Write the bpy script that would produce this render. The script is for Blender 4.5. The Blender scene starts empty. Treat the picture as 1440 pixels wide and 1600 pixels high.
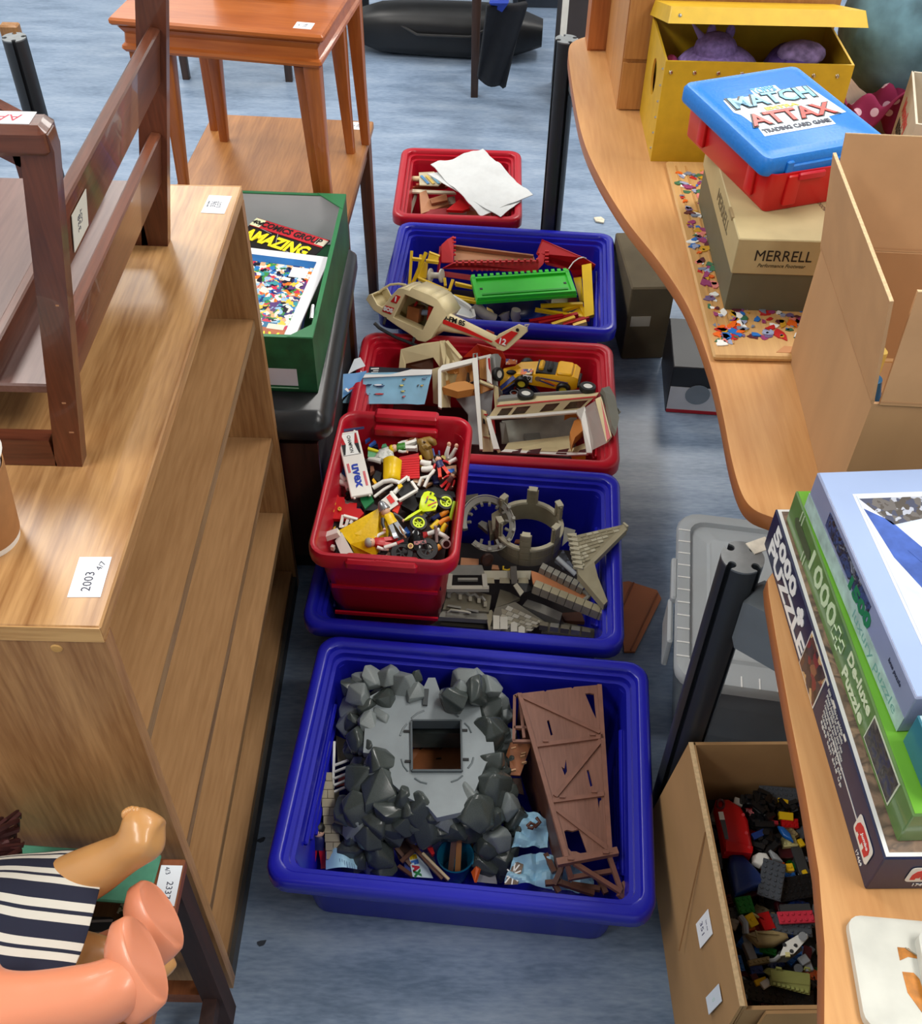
import bpy, bmesh, math, random
from mathutils import Vector as V, Matrix as MX, noise
C = bpy.context.scene.collection
SC = bpy.context.scene
R = math.radians

# ---------------------------------------------------------------- camera
FPX, CAMH = 1653.0, 1.70                      # focal length in pixels of a 1440-wide frame, eye height
PIT, ROL = R(45.74), R(1.297)
_f = V((0, math.cos(PIT), -math.sin(PIT))); _r = V((1, 0, 0)); _u = _r.cross(_f)
CR = _r*math.cos(ROL) + _u*math.sin(ROL); CU = -_r*math.sin(ROL) + _u*math.cos(ROL); CF = _f
cam = bpy.data.cameras.new('camera'); cam.sensor_fit = 'HORIZONTAL'; cam.sensor_width = 36.0
cam.lens = FPX/1440*36; cam.clip_start = .02
co = bpy.data.objects.new('camera', cam); C.objects.link(co)
co.matrix_world = MX(((CR.x, CU.x, -CF.x, 0), (CR.y, CU.y, -CF.y, 0), (CR.z, CU.z, -CF.z, CAMH), (0, 0, 0, 1)))
SC.camera = co
# ---------------------------------------------------------------- world, lamps, exposure
SC.view_settings.view_transform = 'Standard'; SC.view_settings.look = 'None'
SC.view_settings.gamma = 1; SC.view_settings.use_curve_mapping = False
SC.view_settings.exposure = 0.32
w = bpy.data.worlds.new('world'); SC.world = w; w.use_nodes = True
w.node_tree.nodes['Background'].inputs[0].default_value = (.8, .88, 1, 1)
w.node_tree.nodes['Background'].inputs[1].default_value = .12
CEIL = 2.75
LAMPS = [(x, y) for x in (-1.45, 1.2) for y in (.1, 2.3, 4.5)]
for (x, y) in LAMPS:
    l = bpy.data.lights.new('ceiling_lamp', 'AREA'); l.shape = 'RECTANGLE'; l.size = .58; l.size_y = 1.18
    l.energy = 33 if y > 1 else 27; l.color = (1, .965, .91)
    o = bpy.data.objects.new('ceiling_lamp', l); C.objects.link(o); o.location = (x, y, CEIL-.035)

# ---------------------------------------------------------------- helpers
def at(px, py, z):
    "floor-plan point under pixel (px,py) on the real horizontal plane at height z"
    d = CF*FPX + CR*(px-720) - CU*(py-800); t = (z-CAMH)/d.z
    return V((0, 0, CAMH)) + d*t
def aty(px, py, y):
    d = CF*FPX + CR*(px-720) - CU*(py-800)
    return V((0, 0, CAMH)) + d*(y/d.y)
def lin(c):
    c = c/255
    return c/12.92 if c <= .04045 else ((c+.055)/1.055)**2.4
def rgb(t): return (lin(t[0]), lin(t[1]), lin(t[2]), 1)
MATS = {}
def _new(key):
    m = bpy.data.materials.new(key); m.use_nodes = True
    return m, m.node_tree, m.node_tree.nodes['Principled BSDF']
def mat(col, rough=.5, var=.06, scale=12, bump=0, metal=0, spec=.5, trans=0, alpha=1, coat=0, streak=None, sss=0):
    "plain surface with a little tonal mottling"
    key = 'm%s_%s_%s_%s_%s_%s_%s_%s_%s' % (col, rough, var, scale, bump, metal, trans, alpha, streak)
    if key in MATS: return MATS[key]
    m, nt, b = _new('surface'); N, L = nt.nodes, nt.links
    b.inputs['Roughness'].default_value = rough; b.inputs['Metallic'].default_value = metal
    b.inputs['Specular IOR Level'].default_value = spec; b.inputs['Coat Weight'].default_value = coat
    if trans: b.inputs['Transmission Weight'].default_value = trans; b.inputs['IOR'].default_value = 1.3
    if alpha < 1: b.inputs['Alpha'].default_value = alpha
    if sss: b.inputs['Subsurface Weight'].default_value = sss; b.inputs['Subsurface Radius'].default_value = (.01, .005, .003)
    c = rgb(col); b.inputs['Base Color'].default_value = c
    if var or bump:
        tc = N.new('ShaderNodeTexCoord'); nz = N.new('ShaderNodeTexNoise')
        nz.inputs['Scale'].default_value = scale; nz.inputs['Detail'].default_value = 4
        mp = N.new('ShaderNodeMapping'); L.new(tc.outputs['Object'], mp.inputs[0]); L.new(mp.outputs[0], nz.inputs['Vector'])
        if streak: mp.inputs['Scale'].default_value = streak
        if var:
            cr = N.new('ShaderNodeValToRGB'); L.new(nz.outputs[0], cr.inputs[0])
            cr.color_ramp.elements[0].position = .3; cr.color_ramp.elements[1].position = .7
            cr.color_ramp.elements[0].color = [v*(1-var*1.6) for v in c[:3]]+[1]
            cr.color_ramp.elements[1].color = [min(1, v*(1+var*1.6)) for v in c[:3]]+[1]
            L.new(cr.outputs[0], b.inputs['Base Color'])
        if bump:
            bp = N.new('ShaderNodeBump'); bp.inputs['Strength'].default_value = bump; bp.inputs['Distance'].default_value = .002
            L.new(nz.outputs[0], bp.inputs['Height']); L.new(bp.outputs[0], b.inputs['Normal'])
    MATS[key] = m; return m
def wood(c1, c2, axis='y', scale=1.0, rough=.4, bump=.15, contrast=1.0, ring=6.0, coat=0):
    "veneer: long fibres along axis plus broad cathedral figure"
    key = 'w%s%s%s%s%s%s' % (c1, c2, axis, scale, rough, ring)
    if key in MATS: return MATS[key]
    m, nt, b = _new('veneer'); N, L = nt.nodes, nt.links
    b.inputs['Roughness'].default_value = rough; b.inputs['Coat Weight'].default_value = coat
    tc = N.new('ShaderNodeTexCoord'); mp = N.new('ShaderNodeMapping'); L.new(tc.outputs['Object'], mp.inputs[0])
    s = [1, 1, 1]; s['xyz'.index(axis)] = .07; mp.inputs['Scale'].default_value = [v*scale for v in s]
    n1 = N.new('ShaderNodeTexNoise'); n1.inputs['Scale'].default_value = 190; n1.inputs['Detail'].default_value = 3
    L.new(mp.outputs[0], n1.inputs['Vector'])
    n2 = N.new('ShaderNodeTexNoise'); n2.inputs['Scale'].default_value = ring; n2.inputs['Detail'].default_value = 1.5
    L.new(mp.outputs[0], n2.inputs['Vector'])
    mu = N.new('ShaderNodeMath'); mu.operation = 'MULTIPLY'; mu.inputs[1].default_value = 11
    L.new(n2.outputs[0], mu.inputs[0])
    fr = N.new('ShaderNodeMath'); fr.operation = 'PINGPONG'; fr.inputs[1].default_value = .5; L.new(mu.outputs[0], fr.inputs[0])
    a = N.new('ShaderNodeMath'); a.operation = 'MULTIPLY_ADD'; a.inputs[1].default_value = .55; L.new(fr.outputs[0], a.inputs[0])
    h = N.new('ShaderNodeMath'); h.operation = 'MULTIPLY'; h.inputs[1].default_value = .75; L.new(n1.outputs[0], h.inputs[0])
    L.new(h.outputs[0], a.inputs[2])
    cr = N.new('ShaderNodeValToRGB'); L.new(a.outputs[0], cr.inputs[0])
    cr.color_ramp.elements[0].position = .5-.24/contrast; cr.color_ramp.elements[1].position = .5+.2/contrast
    cr.color_ramp.elements[0].color = rgb(c2); cr.color_ramp.elements[1].color = rgb(c1)
    L.new(cr.outputs[0], b.inputs['Base Color'])
    if bump:
        bp = N.new('ShaderNodeBump'); bp.inputs['Strength'].default_value = bump; bp.inputs['Distance'].default_value = .001
        L.new(n1.outputs[0], bp.inputs['Height']); L.new(bp.outputs[0], b.inputs['Normal'])
    MATS[key] = m; return m
def patches(cols, scale=30, rough=.4, seed=0, distort=.4, stretch=(1, 1, 1), smooth=False):
    "printed picture made of irregular colour patches"
    key = 'p%s%s%s%s' % (cols, scale, seed, stretch)
    if key in MATS: return MATS[key]
    m, nt, b = _new('print'); N, L = nt.nodes, nt.links
    b.inputs['Roughness'].default_value = rough
    tc = N.new('ShaderNodeTexCoord'); mp = N.new('ShaderNodeMapping'); L.new(tc.outputs['Object'], mp.inputs[0])
    mp.inputs['Location'].default_value = (seed*1.7, seed*.9, 0); mp.inputs['Scale'].default_value = stretch
    nz = N.new('ShaderNodeTexNoise'); nz.inputs['Scale'].default_value = scale*.6; L.new(mp.outputs[0], nz.inputs['Vector'])
    ad = N.new('ShaderNodeVectorMath'); ad.operation = 'MULTIPLY_ADD'; ad.inputs[1].default_value = (distort/scale*4,)*3
    L.new(nz.outputs['Color'], ad.inputs[0]); L.new(mp.outputs[0], ad.inputs[2])
    if smooth:
        vo = N.new('ShaderNodeTexNoise'); vo.inputs['Scale'].default_value = scale; vo.inputs['Detail'].default_value = 6; out = vo.outputs[0]
    else:
        vo = N.new('ShaderNodeTexVoronoi'); vo.inputs['Scale'].default_value = scale; out = vo.outputs['Color']
    L.new(ad.outputs[0], vo.inputs['Vector'])
    sp = N.new('ShaderNodeSeparateColor'); L.new(out, sp.inputs[0])
    cr = N.new('ShaderNodeValToRGB'); cr.color_ramp.interpolation = 'LINEAR' if smooth else 'CONSTANT'; L.new(sp.outputs[0], cr.inputs[0])
    e = cr.color_ramp.elements; n = len(cols)
    lo, hi = (.32, .68) if smooth else (0, 1)
    while len(e) < n: e.new(.5)
    for i, c in enumerate(cols): e[i].position = lo + (hi-lo)*i/(n-1 if smooth else n)
    for i, c in enumerate(cols): e[i].color = rgb(c)
    L.new(cr.outputs[0], b.inputs['Base Color'])
    MATS[key] = m; return m

def rrect(w, d, z, r, n=4, cx=0, cy=0):
    r = min(r, w/2-1e-4, d/2-1e-4); P = []
    for k, (sx, sy) in enumerate(((1, 1), (-1, 1), (-1, -1), (1, -1))):
        for i in range(n+1):
            a = math.pi/2*(k+i/n)
            P.append((cx+sx*(w/2-r)+r*math.cos(a), cy+sy*(d/2-r)+r*math.sin(a), z))
    return P
def circ(r, z, n=24, ry=None, cx=0, cy=0):
    return [(cx+r*math.cos(2*math.pi*i/n), cy+(ry or r)*math.sin(2*math.pi*i/n), z) for i in range(n)]
class MB:
    def __init__(self): self.v = []; self.f = []; self.mi = []; self.m = MX(); self.k = 0
    def add(self, vs, fs):
        b = len(self.v); m = self.m
        self.v += [tuple(m @ V(p)) for p in vs]; self.f += [tuple(b+i for i in f) for f in fs]; self.mi += [self.k]*len(fs)
        return self
    def box(self, c, s):
        x, y, z = c; a, b, d = s[0]/2, s[1]/2, s[2]/2
        vs = [(x+i*a, y+j*b, z+k*d) for k in (-1, 1) for j in (-1, 1) for i in (-1, 1)]
        return self.add(vs, [(0, 2, 3, 1), (4, 5, 7, 6), (0, 1, 5, 4), (2, 6, 7, 3), (1, 3, 7, 5), (0, 4, 6, 2)])
    def loft(self, rings, cap0=True, cap1=True, loop=False):
        n = len(rings[0]); vs = [p for r in rings for p in r]; fs = []
        m = len(rings)
        for a in range(m if loop else m-1):
            b = (a+1) % m
            for i in range(n):
                j = (i+1) % n; fs.append((a*n+i, a*n+j, b*n+j, b*n+i))
        if cap0 and not loop: fs.append(tuple(range(n))[::-1])
        if cap1 and not loop: fs.append(tuple((m-1)*n+i for i in range(n)))
        return self.add(vs, fs)
    def rbox(self, c, s, r=.003, ch=None, n=2):
        "box with rounded vertical edges and chamfered top and bottom"
        ch = min(r, s[2]*.3) if ch is None else ch; old = self.m
        self.m = old @ MX.Translation(c); h = s[2]/2
        self.loft([rrect(s[0]-2*ch, s[1]-2*ch, -h, max(r-ch, 1e-4), n), rrect(s[0], s[1], -h+ch, r, n), rrect(s[0], s[1], h-ch, r, n), rrect(s[0]-2*ch, s[1]-2*ch, h, max(r-ch, 1e-4), n)])
        self.m = old; return self
    def cyl(self, a, b, r0, r1=None, n=12, caps=True):
        r1 = r0 if r1 is None else r1; a = V(a); b = V(b); q = (b-a).to_track_quat('Z', 'Y').to_matrix()
        rings = [[tuple(p+q @ V((r*math.cos(2*math.pi*i/n), r*math.sin(2*math.pi*i/n), 0))) for i in range(n)] for p, r in ((a, r0), (b, r1))]
        return self.loft(rings, caps, caps)
    def tube(self, pts, r, n=8, closed=False, flat=1.0):
        pts = [V(p) for p in pts]; rs = r if isinstance(r, (list, tuple)) else [r]*len(pts); rings = []
        nrm = None; m = len(pts)
        for i, p in enumerate(pts):
            t = (pts[(i+1) % m]-pts[i-1]) if closed else (pts[min(i+1, m-1)]-pts[max(i-1, 0)])
            t.normalize()
            if nrm is None: nrm = t.orthogonal().normalized()
            nrm = (nrm-t*nrm.dot(t)).normalized(); bn = t.cross(nrm)
            rings.append([tuple(p+(nrm*math.cos(2*math.pi*k/n)+bn*flat*math.sin(2*math.pi*k/n))*rs[i]) for k in range(n)])
        return self.loft(rings, loop=closed)
    def bar(self, a, b, w, h, up=(0, 0, 1)):
        "square bar from a to b, w across, h along up"
        a = V(a); b = V(b); old = self.m; self.m = old @ frame(a, b, up); L = (b-a).length
        self.box((L/2, 0, 0), (L, w, h)); self.m = old; return self
    def prism(self, poly, z0, z1):
        return self.loft([[(p[0], p[1], z0) for p in poly], [(p[0], p[1], z1) for p in poly]])
    def lathe(self, prof, n=24, loop=False):
        return self.loft([circ(max(r, 1e-5), z, n) for r, z in prof], loop=loop)
    def ball(self, c, r, nu=12, nv=8):
        r = r if isinstance(r, (tuple, list)) else (r, r, r)
        rings = [[(c[0]+r[0]*math.sin(t)*math.cos(2*math.pi*i/nu), c[1]+r[1]*math.sin(t)*math.sin(2*math.pi*i/nu), c[2]-r[2]*math.cos(t)) for i in range(nu)] for t in [math.pi*(j+.12)/(nv+.24) for j in range(nv+1)]]
        return self.loft(rings)
    def sheet(self, f, nu, nv, th=None):
        "surface point f(u,v), u,v in 0..1; th closes it into a thin slab along -z"
        vs = [f(i/nu, j/nv) for j in range(nv+1) for i in range(nu+1)]; w = nu+1
        fs = [(j*w+i, j*w+i+1, (j+1)*w+i+1, (j+1)*w+i) for j in range(nv) for i in range(nu)]
        if th:
            n = len(vs); vs += [(p[0], p[1], p[2]-th) for p in vs]
            fs += [tuple(n+i for i in q[::-1]) for q in fs]
            e = [i for i in range(w)]+[j*w+nu for j in range(1, nv+1)]+[nv*w+i for i in range(nu-1, -1, -1)]+[j*w for j in range(nv-1, 0, -1)]
            fs += [(e[k], n+e[k], n+e[(k+1) % len(e)], e[(k+1) % len(e)]) for k in range(len(e))]
        return self.add(vs, fs)
    def build(self, name, m, parent=None, sm=35, mx=None):
        me = bpy.data.meshes.new(name); me.from_pydata(self.v, [], self.f)
        ms = m if isinstance(m, (list, tuple)) else [m]
        for q in ms: me.materials.append(q)
        if len(ms) > 1: me.polygons.foreach_set('material_index', self.mi)
        if sm:
            me.polygons.foreach_set('use_smooth', [True]*len(me.polygons))
            me.set_sharp_from_angle(angle=R(sm))
        me.update()
        return link(name, me, parent, mx)
def link(name, me, parent=None, mx=None):
    o = bpy.data.objects.new(name, me); C.objects.link(o)
    if parent is not None: o.parent = parent
    if mx is not None: o.matrix_local = mx
    return o
def frame(a, b, up=(0, 0, 1), roll=0):
    "matrix with origin a, x axis towards b, z axis as near up as can be"
    a = V(a); x = (V(b)-a).normalized(); u = V(up)
    y = u.cross(x)
    if y.length < 1e-5: y = V((0, 1, 0)).cross(x)
    y.normalize(); z = x.cross(y)
    m = MX(((x.x, y.x, z.x, a.x), (x.y, y.y, z.y, a.y), (x.z, y.z, z.z, a.z), (0, 0, 0, 1)))
    return m @ MX.Rotation(roll, 4, 'X') if roll else m
def T(x=0, y=0, z=0, rx=0, ry=0, rz=0, s=1):
    m = MX.Translation((x, y, z)) @ MX.Rotation(R(rz), 4, 'Z') @ MX.Rotation(R(ry), 4, 'Y') @ MX.Rotation(R(rx), 4, 'X')
    return m @ MX.Scale(s, 4) if s != 1 else m
def tag(o, label, cat, group=None):
    o['label'] = label; o['category'] = cat; o['kind'] = 'thing'
    if group: o['group'] = group
    return o
def thing(name, label, cat, mx=None, group=None):
    o = bpy.data.objects.new(name, None); C.objects.link(o); o.empty_display_size = .02
    if mx is not None: o.matrix_world = mx
    return tag(o, label, cat, group)
def struct(o): o['kind'] = 'structure'; return o
def stuff(o): o['kind'] = 'stuff'; return o
def lab(o, s): o['label'] = s; return o
def copy_tree(o, mx=None, label=None):
    c = o.copy(); C.objects.link(c)
    if mx is not None: c.matrix_world = mx
    if label: c['label'] = label
    for ch in o.children:
        k = ch.copy(); C.objects.link(k); k.parent = c
        for g in ch.children:
            q = g.copy(); C.objects.link(q); q.parent = k
    return c
_tx = {}
def text(name, s, size, m, parent, mx, ext=.0003, bold=0, shear=0, width=None, space=1.0, align='CENTER'):
    "raised or printed lettering as its own thin mesh, centred on mx"
    key = (s, size, ext, bold, shear, width, space, align)
    if key not in _tx:
        cu = bpy.data.curves.new('lettering', 'FONT'); cu.body = s; cu.size = size; cu.extrude = ext; cu.offset = bold
        cu.shear = shear; cu.align_x = align; cu.align_y = 'CENTER'; cu.space_character = space; cu.resolution_u = 2
        o = bpy.data.objects.new('lettering', cu); C.objects.link(o)
        me = bpy.data.meshes.new_from_object(o.evaluated_get(bpy.context.evaluated_depsgraph_get()))
        bpy.data.objects.remove(o)
        if width:
            xs = [v.co.x for v in me.vertices]; k = width/(max(xs)-min(xs))
            for v in me.vertices: v.co.x *= k
        _tx[key] = me
    me = _tx[key].copy(); me.materials.clear(); me.materials.append(m)
    return link(name, me, parent, mx)
def plate(name, outer, holes, th, m, parent=None, mx=None, bev=0):
    "flat plate with holes cut right through; lies at z 0..th"
    cu = bpy.data.curves.new(name, 'CURVE'); cu.dimensions = '2D'; cu.fill_mode = 'BOTH'; cu.extrude = th/2-bev; cu.bevel_depth = bev; cu.bevel_resolution = 0
    for poly in [outer]+list(holes):
        s = cu.splines.new('POLY'); s.points.add(len(poly)-1); s.use_cyclic_u = True
        for p, q in zip(s.points, poly): p.co = (q[0], q[1], 0, 1)
    o = bpy.data.objects.new(name, cu); C.objects.link(o)
    me = bpy.data.meshes.new_from_object(o.evaluated_get(bpy.context.evaluated_depsgraph_get()))
    bpy.data.objects.remove(o)
    for v in me.vertices: v.co.z += th/2
    me.materials.clear(); me.materials.append(m)
    return link(name, me, parent, mx)
def label_card(parent, mx, w, h, lines, ink=None, name='price_label', col=(236, 238, 242)):
    "paper sticker with its writing as a child"
    o = MB().box((0, 0, .0003), (w, h, .0006)).build(name, mat(col, .6, .02), parent, 0, mx)
    o['label'] = 'white paper sticker'
    for (s, x, y, size, rot) in lines:
        text('lettering', s, size, ink or INK, o, T(x, y, .0007, rz=rot), .0001)
    return o
INK = mat((45, 48, 70), .6, 0)
BLACK = mat((16, 16, 18), .45, 0)
WHITE = mat((238, 238, 236), .4, .02)
# ---------------------------------------------------------------- the room
def floor_mat():
    m, nt, b = _new('vinyl_floor'); N, L = nt.nodes, nt.links
    b.inputs['Roughness'].default_value = .33
    tc = N.new('ShaderNodeTexCoord'); mp = N.new('ShaderNodeMapping'); L.new(tc.outputs['Object'], mp.inputs[0]); mp.inputs['Scale'].default_value = (.35, 1.5, 1)
    n1 = N.new('ShaderNodeTexNoise'); n1.inputs['Scale'].default_value = 9; n1.inputs['Detail'].default_value = 8; n1.inputs['Roughness'].default_value = .65; L.new(mp.outputs[0], n1.inputs['Vector'])
    n2 = N.new('ShaderNodeTexNoise'); n2.inputs['Scale'].default_value = 120; n2.inputs['Detail'].default_value = 3; L.new(mp.outputs[0], n2.inputs['Vector'])
    mx = N.new('ShaderNodeMix'); mx.inputs[0].default_value = .3; L.new(n1.outputs[0], mx.inputs[2]); L.new(n2.outputs[0], mx.inputs[3])
    cr = N.new('ShaderNodeValToRGB'); L.new(mx.outputs[0], cr.inputs[0]); e = cr.color_ramp.elements
    e[0].position = .36; e[0].color = rgb((104, 124, 148)); e[1].position = .66; e[1].color = rgb((158, 174, 194))
    e.new(.5).color = rgb((132, 151, 176))
    L.new(cr.outputs[0], b.inputs['Base Color'])
    bp = N.new('ShaderNodeBump'); bp.inputs['Strength'].default_value = .12; bp.inputs['Distance'].default_value = .001
    L.new(n2.outputs[0], bp.inputs['Height']); L.new(bp.outputs[0], b.inputs['Normal'])
    return m
X0, X1, Y0, Y1 = -2.7, 2.7, -1.8, 5.6
struct(MB().box(((X0+X1)/2, (Y0+Y1)/2, -.05), (X1-X0+.4, Y1-Y0+.4, .1)).build('floor', floor_mat(), None, 0))
wm = mat((205, 208, 208), .7, .03, 3)
struct(MB().box((X0-.05, (Y0+Y1)/2, CEIL/2), (.1, Y1-Y0, CEIL)).build('wall_left', wm, None, 0))
struct(MB().box((X1+.05, (Y0+Y1)/2, CEIL/2), (.1, Y1-Y0, CEIL)).build('wall_right', wm, None, 0))
struct(MB().box((0, Y1+.05, CEIL/2), (X1-X0+.2, .1, CEIL)).build('wall_back', wm, None, 0))
struct(MB().box((0, Y0-.05, CEIL/2), (X1-X0+.2, .1, CEIL)).build('wall_front', wm, None, 0))
struct(MB().box(((X0+X1)/2, (Y0+Y1)/2, CEIL+.05), (X1-X0+.2, Y1-Y0+.2, .1)).build('ceiling', mat((225, 225, 222), .8, .02), None, 0))
struct(MB().box((0, Y1-.01, .05), (X1-X0, .02, .1)).build('baseboard_back', mat((70, 76, 84), .5), None, 0))
for i, (x, y) in enumerate(LAMPS):
    f = MB(); f.loft([rrect(.66, 1.26, 0, .01), rrect(.66, 1.26, -.03, .01), rrect(.6, 1.2, -.03, .005), rrect(.6, 1.2, 0, .005)], loop=True)
    t = thing('ceiling_light', 'white framed rectangular ceiling light panel', 'light', T(x, y, CEIL), 'ceiling light panels')
    f.build('light_frame', WHITE, t, 30)
    MB().box((0, 0, -.008), (.6, 1.2, .008)).build('diffuser', mat((240, 240, 236), .4, 0), t, 0)

# ---------------------------------------------------------------- oak bookcase
OAK = wood((196, 150, 98), (148, 102, 58), 'y', 1.0, .33, .12, 1.0, 7)
OAKS = wood((180, 138, 94), (146, 106, 66), 'y', 1.0, .4, .12, .7, 3)
OAKZ = wood((186, 141, 92), (142, 98, 58), 'z', 1.0, .4, .12, 1.0, 5)
OAKE = wood((214, 170, 110), (176, 128, 74), 'x', 1.2, .4, .1)
BX, BY0, BY1, BZ, BD = -.337, .612, 1.442, .905, .42
bc = thing('bookcase', 'low oak veneer bookcase with empty open shelves beside the toy crates', 'bookcase', T(BX, BY0, 0))
BL = BY1-BY0
tp = MB().rbox((-BD/2, BL/2, BZ-.011), (BD, BL, .022), .002).build('top_panel', OAK, bc)
MB().box((-BD/2, -.0006, BZ-.011), (BD-.002, .0012, .021)).build('edge_strip', OAKE, tp)
MB().box((-BD/2, BL+.0006, BZ-.011), (BD-.002, .0012, .021)).build('edge_strip', OAKE, tp)
label_card(tp, T(-.026, .062, BZ, rz=2), .032, .052, [('2003', 0, -.006, .013, 90), ('4/7', .008, .014, .009, 70)])
label_card(tp, T(-.028, BL-.055, BZ, rz=-3), .034, .05, [('LOT', .004, 0, .009, 90), ('336', -.004, 0, .011, 90), ('sale label', -.0125, 0, .0045, 90)], col=(225, 228, 232))
for k, y in enumerate((.009, BL-.009)):
    p = MB().box((-BD/2+.001, y, (BZ-.022)/2), (BD-.002, .018, BZ-.022)).build('side_panel', OAKZ, bc, 0)
    if k == 0: MB().lathe([(0, -.0015), (.005, -.0012), (.006, 0), (0, 0)], 12).build('dowel_cap', mat((196, 150, 84), .5), p, 35, T(-.05, 0, BZ-.034, rx=90) @ MX.Rotation(R(180), 4, 'X'))
MB().box((-BD+.004, BL/2, BZ/2), (.006, BL-.036, BZ-.05)).build('back_panel', OAKZ, bc, 0)
for z in (.678, .4195, .2247, .0535):
    s = MB().box((-BD/2, BL/2, z-.009), (BD-.016, BL-.037, .018)).build('shelf', OAKS, bc, 0)
    MB().box((-.0075, BL/2, z-.009), (.001, BL-.037, .0178)).build('edge_strip', wood((150, 118, 82), (110, 80, 50), 'y', 1, .5, .1), s, 0)
MB().box((-.006, BL/2, .018), (.012, BL-.037, .036)).build('plinth', mat((66, 62, 58), .5), bc, 0)

# ---------------------------------------------------------------- dark wooden rack on the bookcase
MAH = wood((116, 66, 44), (70, 34, 22), 'y', 1.2, .28, .08, .8, 4, .3)
MAHZ = wood((108, 58, 38), (64, 30, 20), 'z', 1.2, .3, .08, .8, 4, .3)
MAHX = wood((112, 60, 40), (66, 31, 20), 'x', 1.2, .3, .08, .8, 4, .3)
rk = thing('wooden_rack', 'dark mahogany rack with sloping slatted side standing on the oak bookcase', 'rack', T(-.412, .83, BZ))
SL = .176
def leanx(z): return SL*z
for y0, hgt in ((0, .385), (.443, .42)):
    # end frame: bottom rail, two leaning posts, top rail with a rounded shoulder
    for sgn in (1, -1):
        xs = (lambda z: leanx(z)) if sgn > 0 else (lambda z: -.36-leanx(z))
        p = MB(); w2 = .029 if y0 == 0 else .036
        ring = []
        for z in [0, .02, hgt*.5, hgt-.02, hgt-.006, hgt]:
            k = 0 if z < hgt-.01 else (.004 if z < hgt else .012)
            x1 = xs(z); xa, xb = (x1-w2, x1-k) if sgn > 0 else (x1+k, x1+w2)
            ring.append([(xa, y0, z), (xb, y0, z), (xb, y0+.018, z), (xa, y0+.018, z)])
        p.loft(ring); post = p.build('post', MAHZ, rk, 20)
        if y0 == 0 and sgn > 0:
            for (zz, xx, l) in ((.09, -.013, .004), (.21, -.01, .003), (.05, -.008, .005)):
                MB().box((leanx(zz)+xx, -.0002, zz), (l, .0006, .0016)).build('scratch', mat((170, 120, 84), .6), post, 0)
    MB().box((-.18, y0+.009, .019), (.306, .018, .036)).build('bottom_rail', MAHX, rk, 0)
    if y0 == 0: MB().rbox((-.18, y0+.012, hgt-.012), (.36+2*leanx(hgt)-.012, .032, .028), .006, .006, 3).build('top_rail', MAHX, rk, 30)
for z, h in ((.296, .068), (.166, .07)):
    for sgn in (1, -1):
        cx = leanx(z-h/2)-.014 if sgn > 0 else -.36-leanx(z-h/2)+.014
        a = MB(); a.m = T(cx, .2305, z-h/2, ry=10*sgn); a.rbox((0, 0, 0), (.014, .425, h), .002)
        sl = a.build('slat', MAH, rk, 30)
        if sgn > 0 and z > .2:
            label_card(sl, T(cx+.0072, .075, z-h/2-.006) @ MX.Rotation(R(10), 4, 'Y') @ MX(((0, 0, 1, 0), (1, 0, 0, 0), (0, 1, 0, 0), (0, 0, 0, 1))), .05, .04, [('LOT', .004, .004, .008, 90), ('338', -.004, 0, .012, 90)], col=(214, 210, 196))
sh = MB().rbox((-.19, .231, .092), (.37, .425, .012), .002).build('shelf', wood((124, 92, 84), (94, 64, 58), 'y', 1, .35, .08, .7, 4), rk, 20)
MB().rbox((-.075, .231, .113), (.012, .42, .03), .002).build('divider', MAH, rk, 30)
label_card(rk, T(leanx(.385)-.062, .014, .3870), .085, .022, [('AAP', .018, 0, .016, 180), ('fine auctions', -.02, -.004, .006, 180)], mat((190, 60, 80), .6, 0))

# ---------------------------------------------------------------- coffee cup
cup = thing('coffee_cup', 'brown paper coffee cup with white rim at the near end of the bookcase', 'cup', T(-.479, .722, BZ))
MB().lathe([(0, .004), (.030, .004), (.0405, .108), (.0445, .1105), (.0455, .113), (.044, .1155), (.0415, .115), (.0395, .108), (.029, .008), (0, .008)], 40).build('paper_body', mat((238, 236, 230), .5, .02), cup, 40)
MB().lathe([(.0335, .0085), (.0425, .098), (.0412, .098), (.0318, .0085)], 40, True).build('sleeve', mat((166, 116, 70), .8, .05, 60), cup, 40)
MB().lathe([(0, 0), (.0315, 0), (.033, .008), (.030, .008), (0, .006)], 40).build('base_ring', mat((240, 238, 232), .5, .01), cup, 40)

# ---------------------------------------------------------------- nest of orange tables on a teak table
TEAK = wood((176, 120, 66), (140, 88, 44), 'y', 1, .4, .1, .9, 6)
SHADED_TEAK = wood((96, 52, 24), (66, 34, 16), 'z', 1, .45, .1, .9, 5)  # leg and apron teak with the shade under the top in its colour
lt = thing('side_table', 'teak side table with white label under the orange tables', 'table', T(-.45, 2.29, 0, rz=-3))
tt = MB().rbox((0, 0, .49), (.402, .46, .02), .003).build('tabletop', TEAK, lt)
label_card(tt, T(.165, .2, .5), .03, .04, [('336', .002, 0, .011, 90), ('lot', -.008, 0, .006, 90)])
for sx in (1, -1):
    for sy in (1, -1):
        MB().loft([rrect(.024, .034, 0, .003, 2, sx*.185, sy*.2), rrect(.03, .045, .48, .003, 2, sx*.18, sy*.195)]).build('leg', SHADED_TEAK, lt)
for sx in (1, -1): MB().box((sx*.18, 0, .455), (.018, .35, .05)).build('apron', SHADED_TEAK, lt, 0)
for sy in (1, -1): MB().box((0, sy*.195, .455), (.33, .018, .05)).build('apron', SHADED_TEAK, lt, 0)
ORG = wood((186, 104, 46), (154, 76, 28), 'x', 1, .3, .08, .8, 5, .2)
ORGZ = wood((176, 100, 44), (140, 72, 28), 'z', 1, .35, .08, .8, 5, .2)
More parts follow.
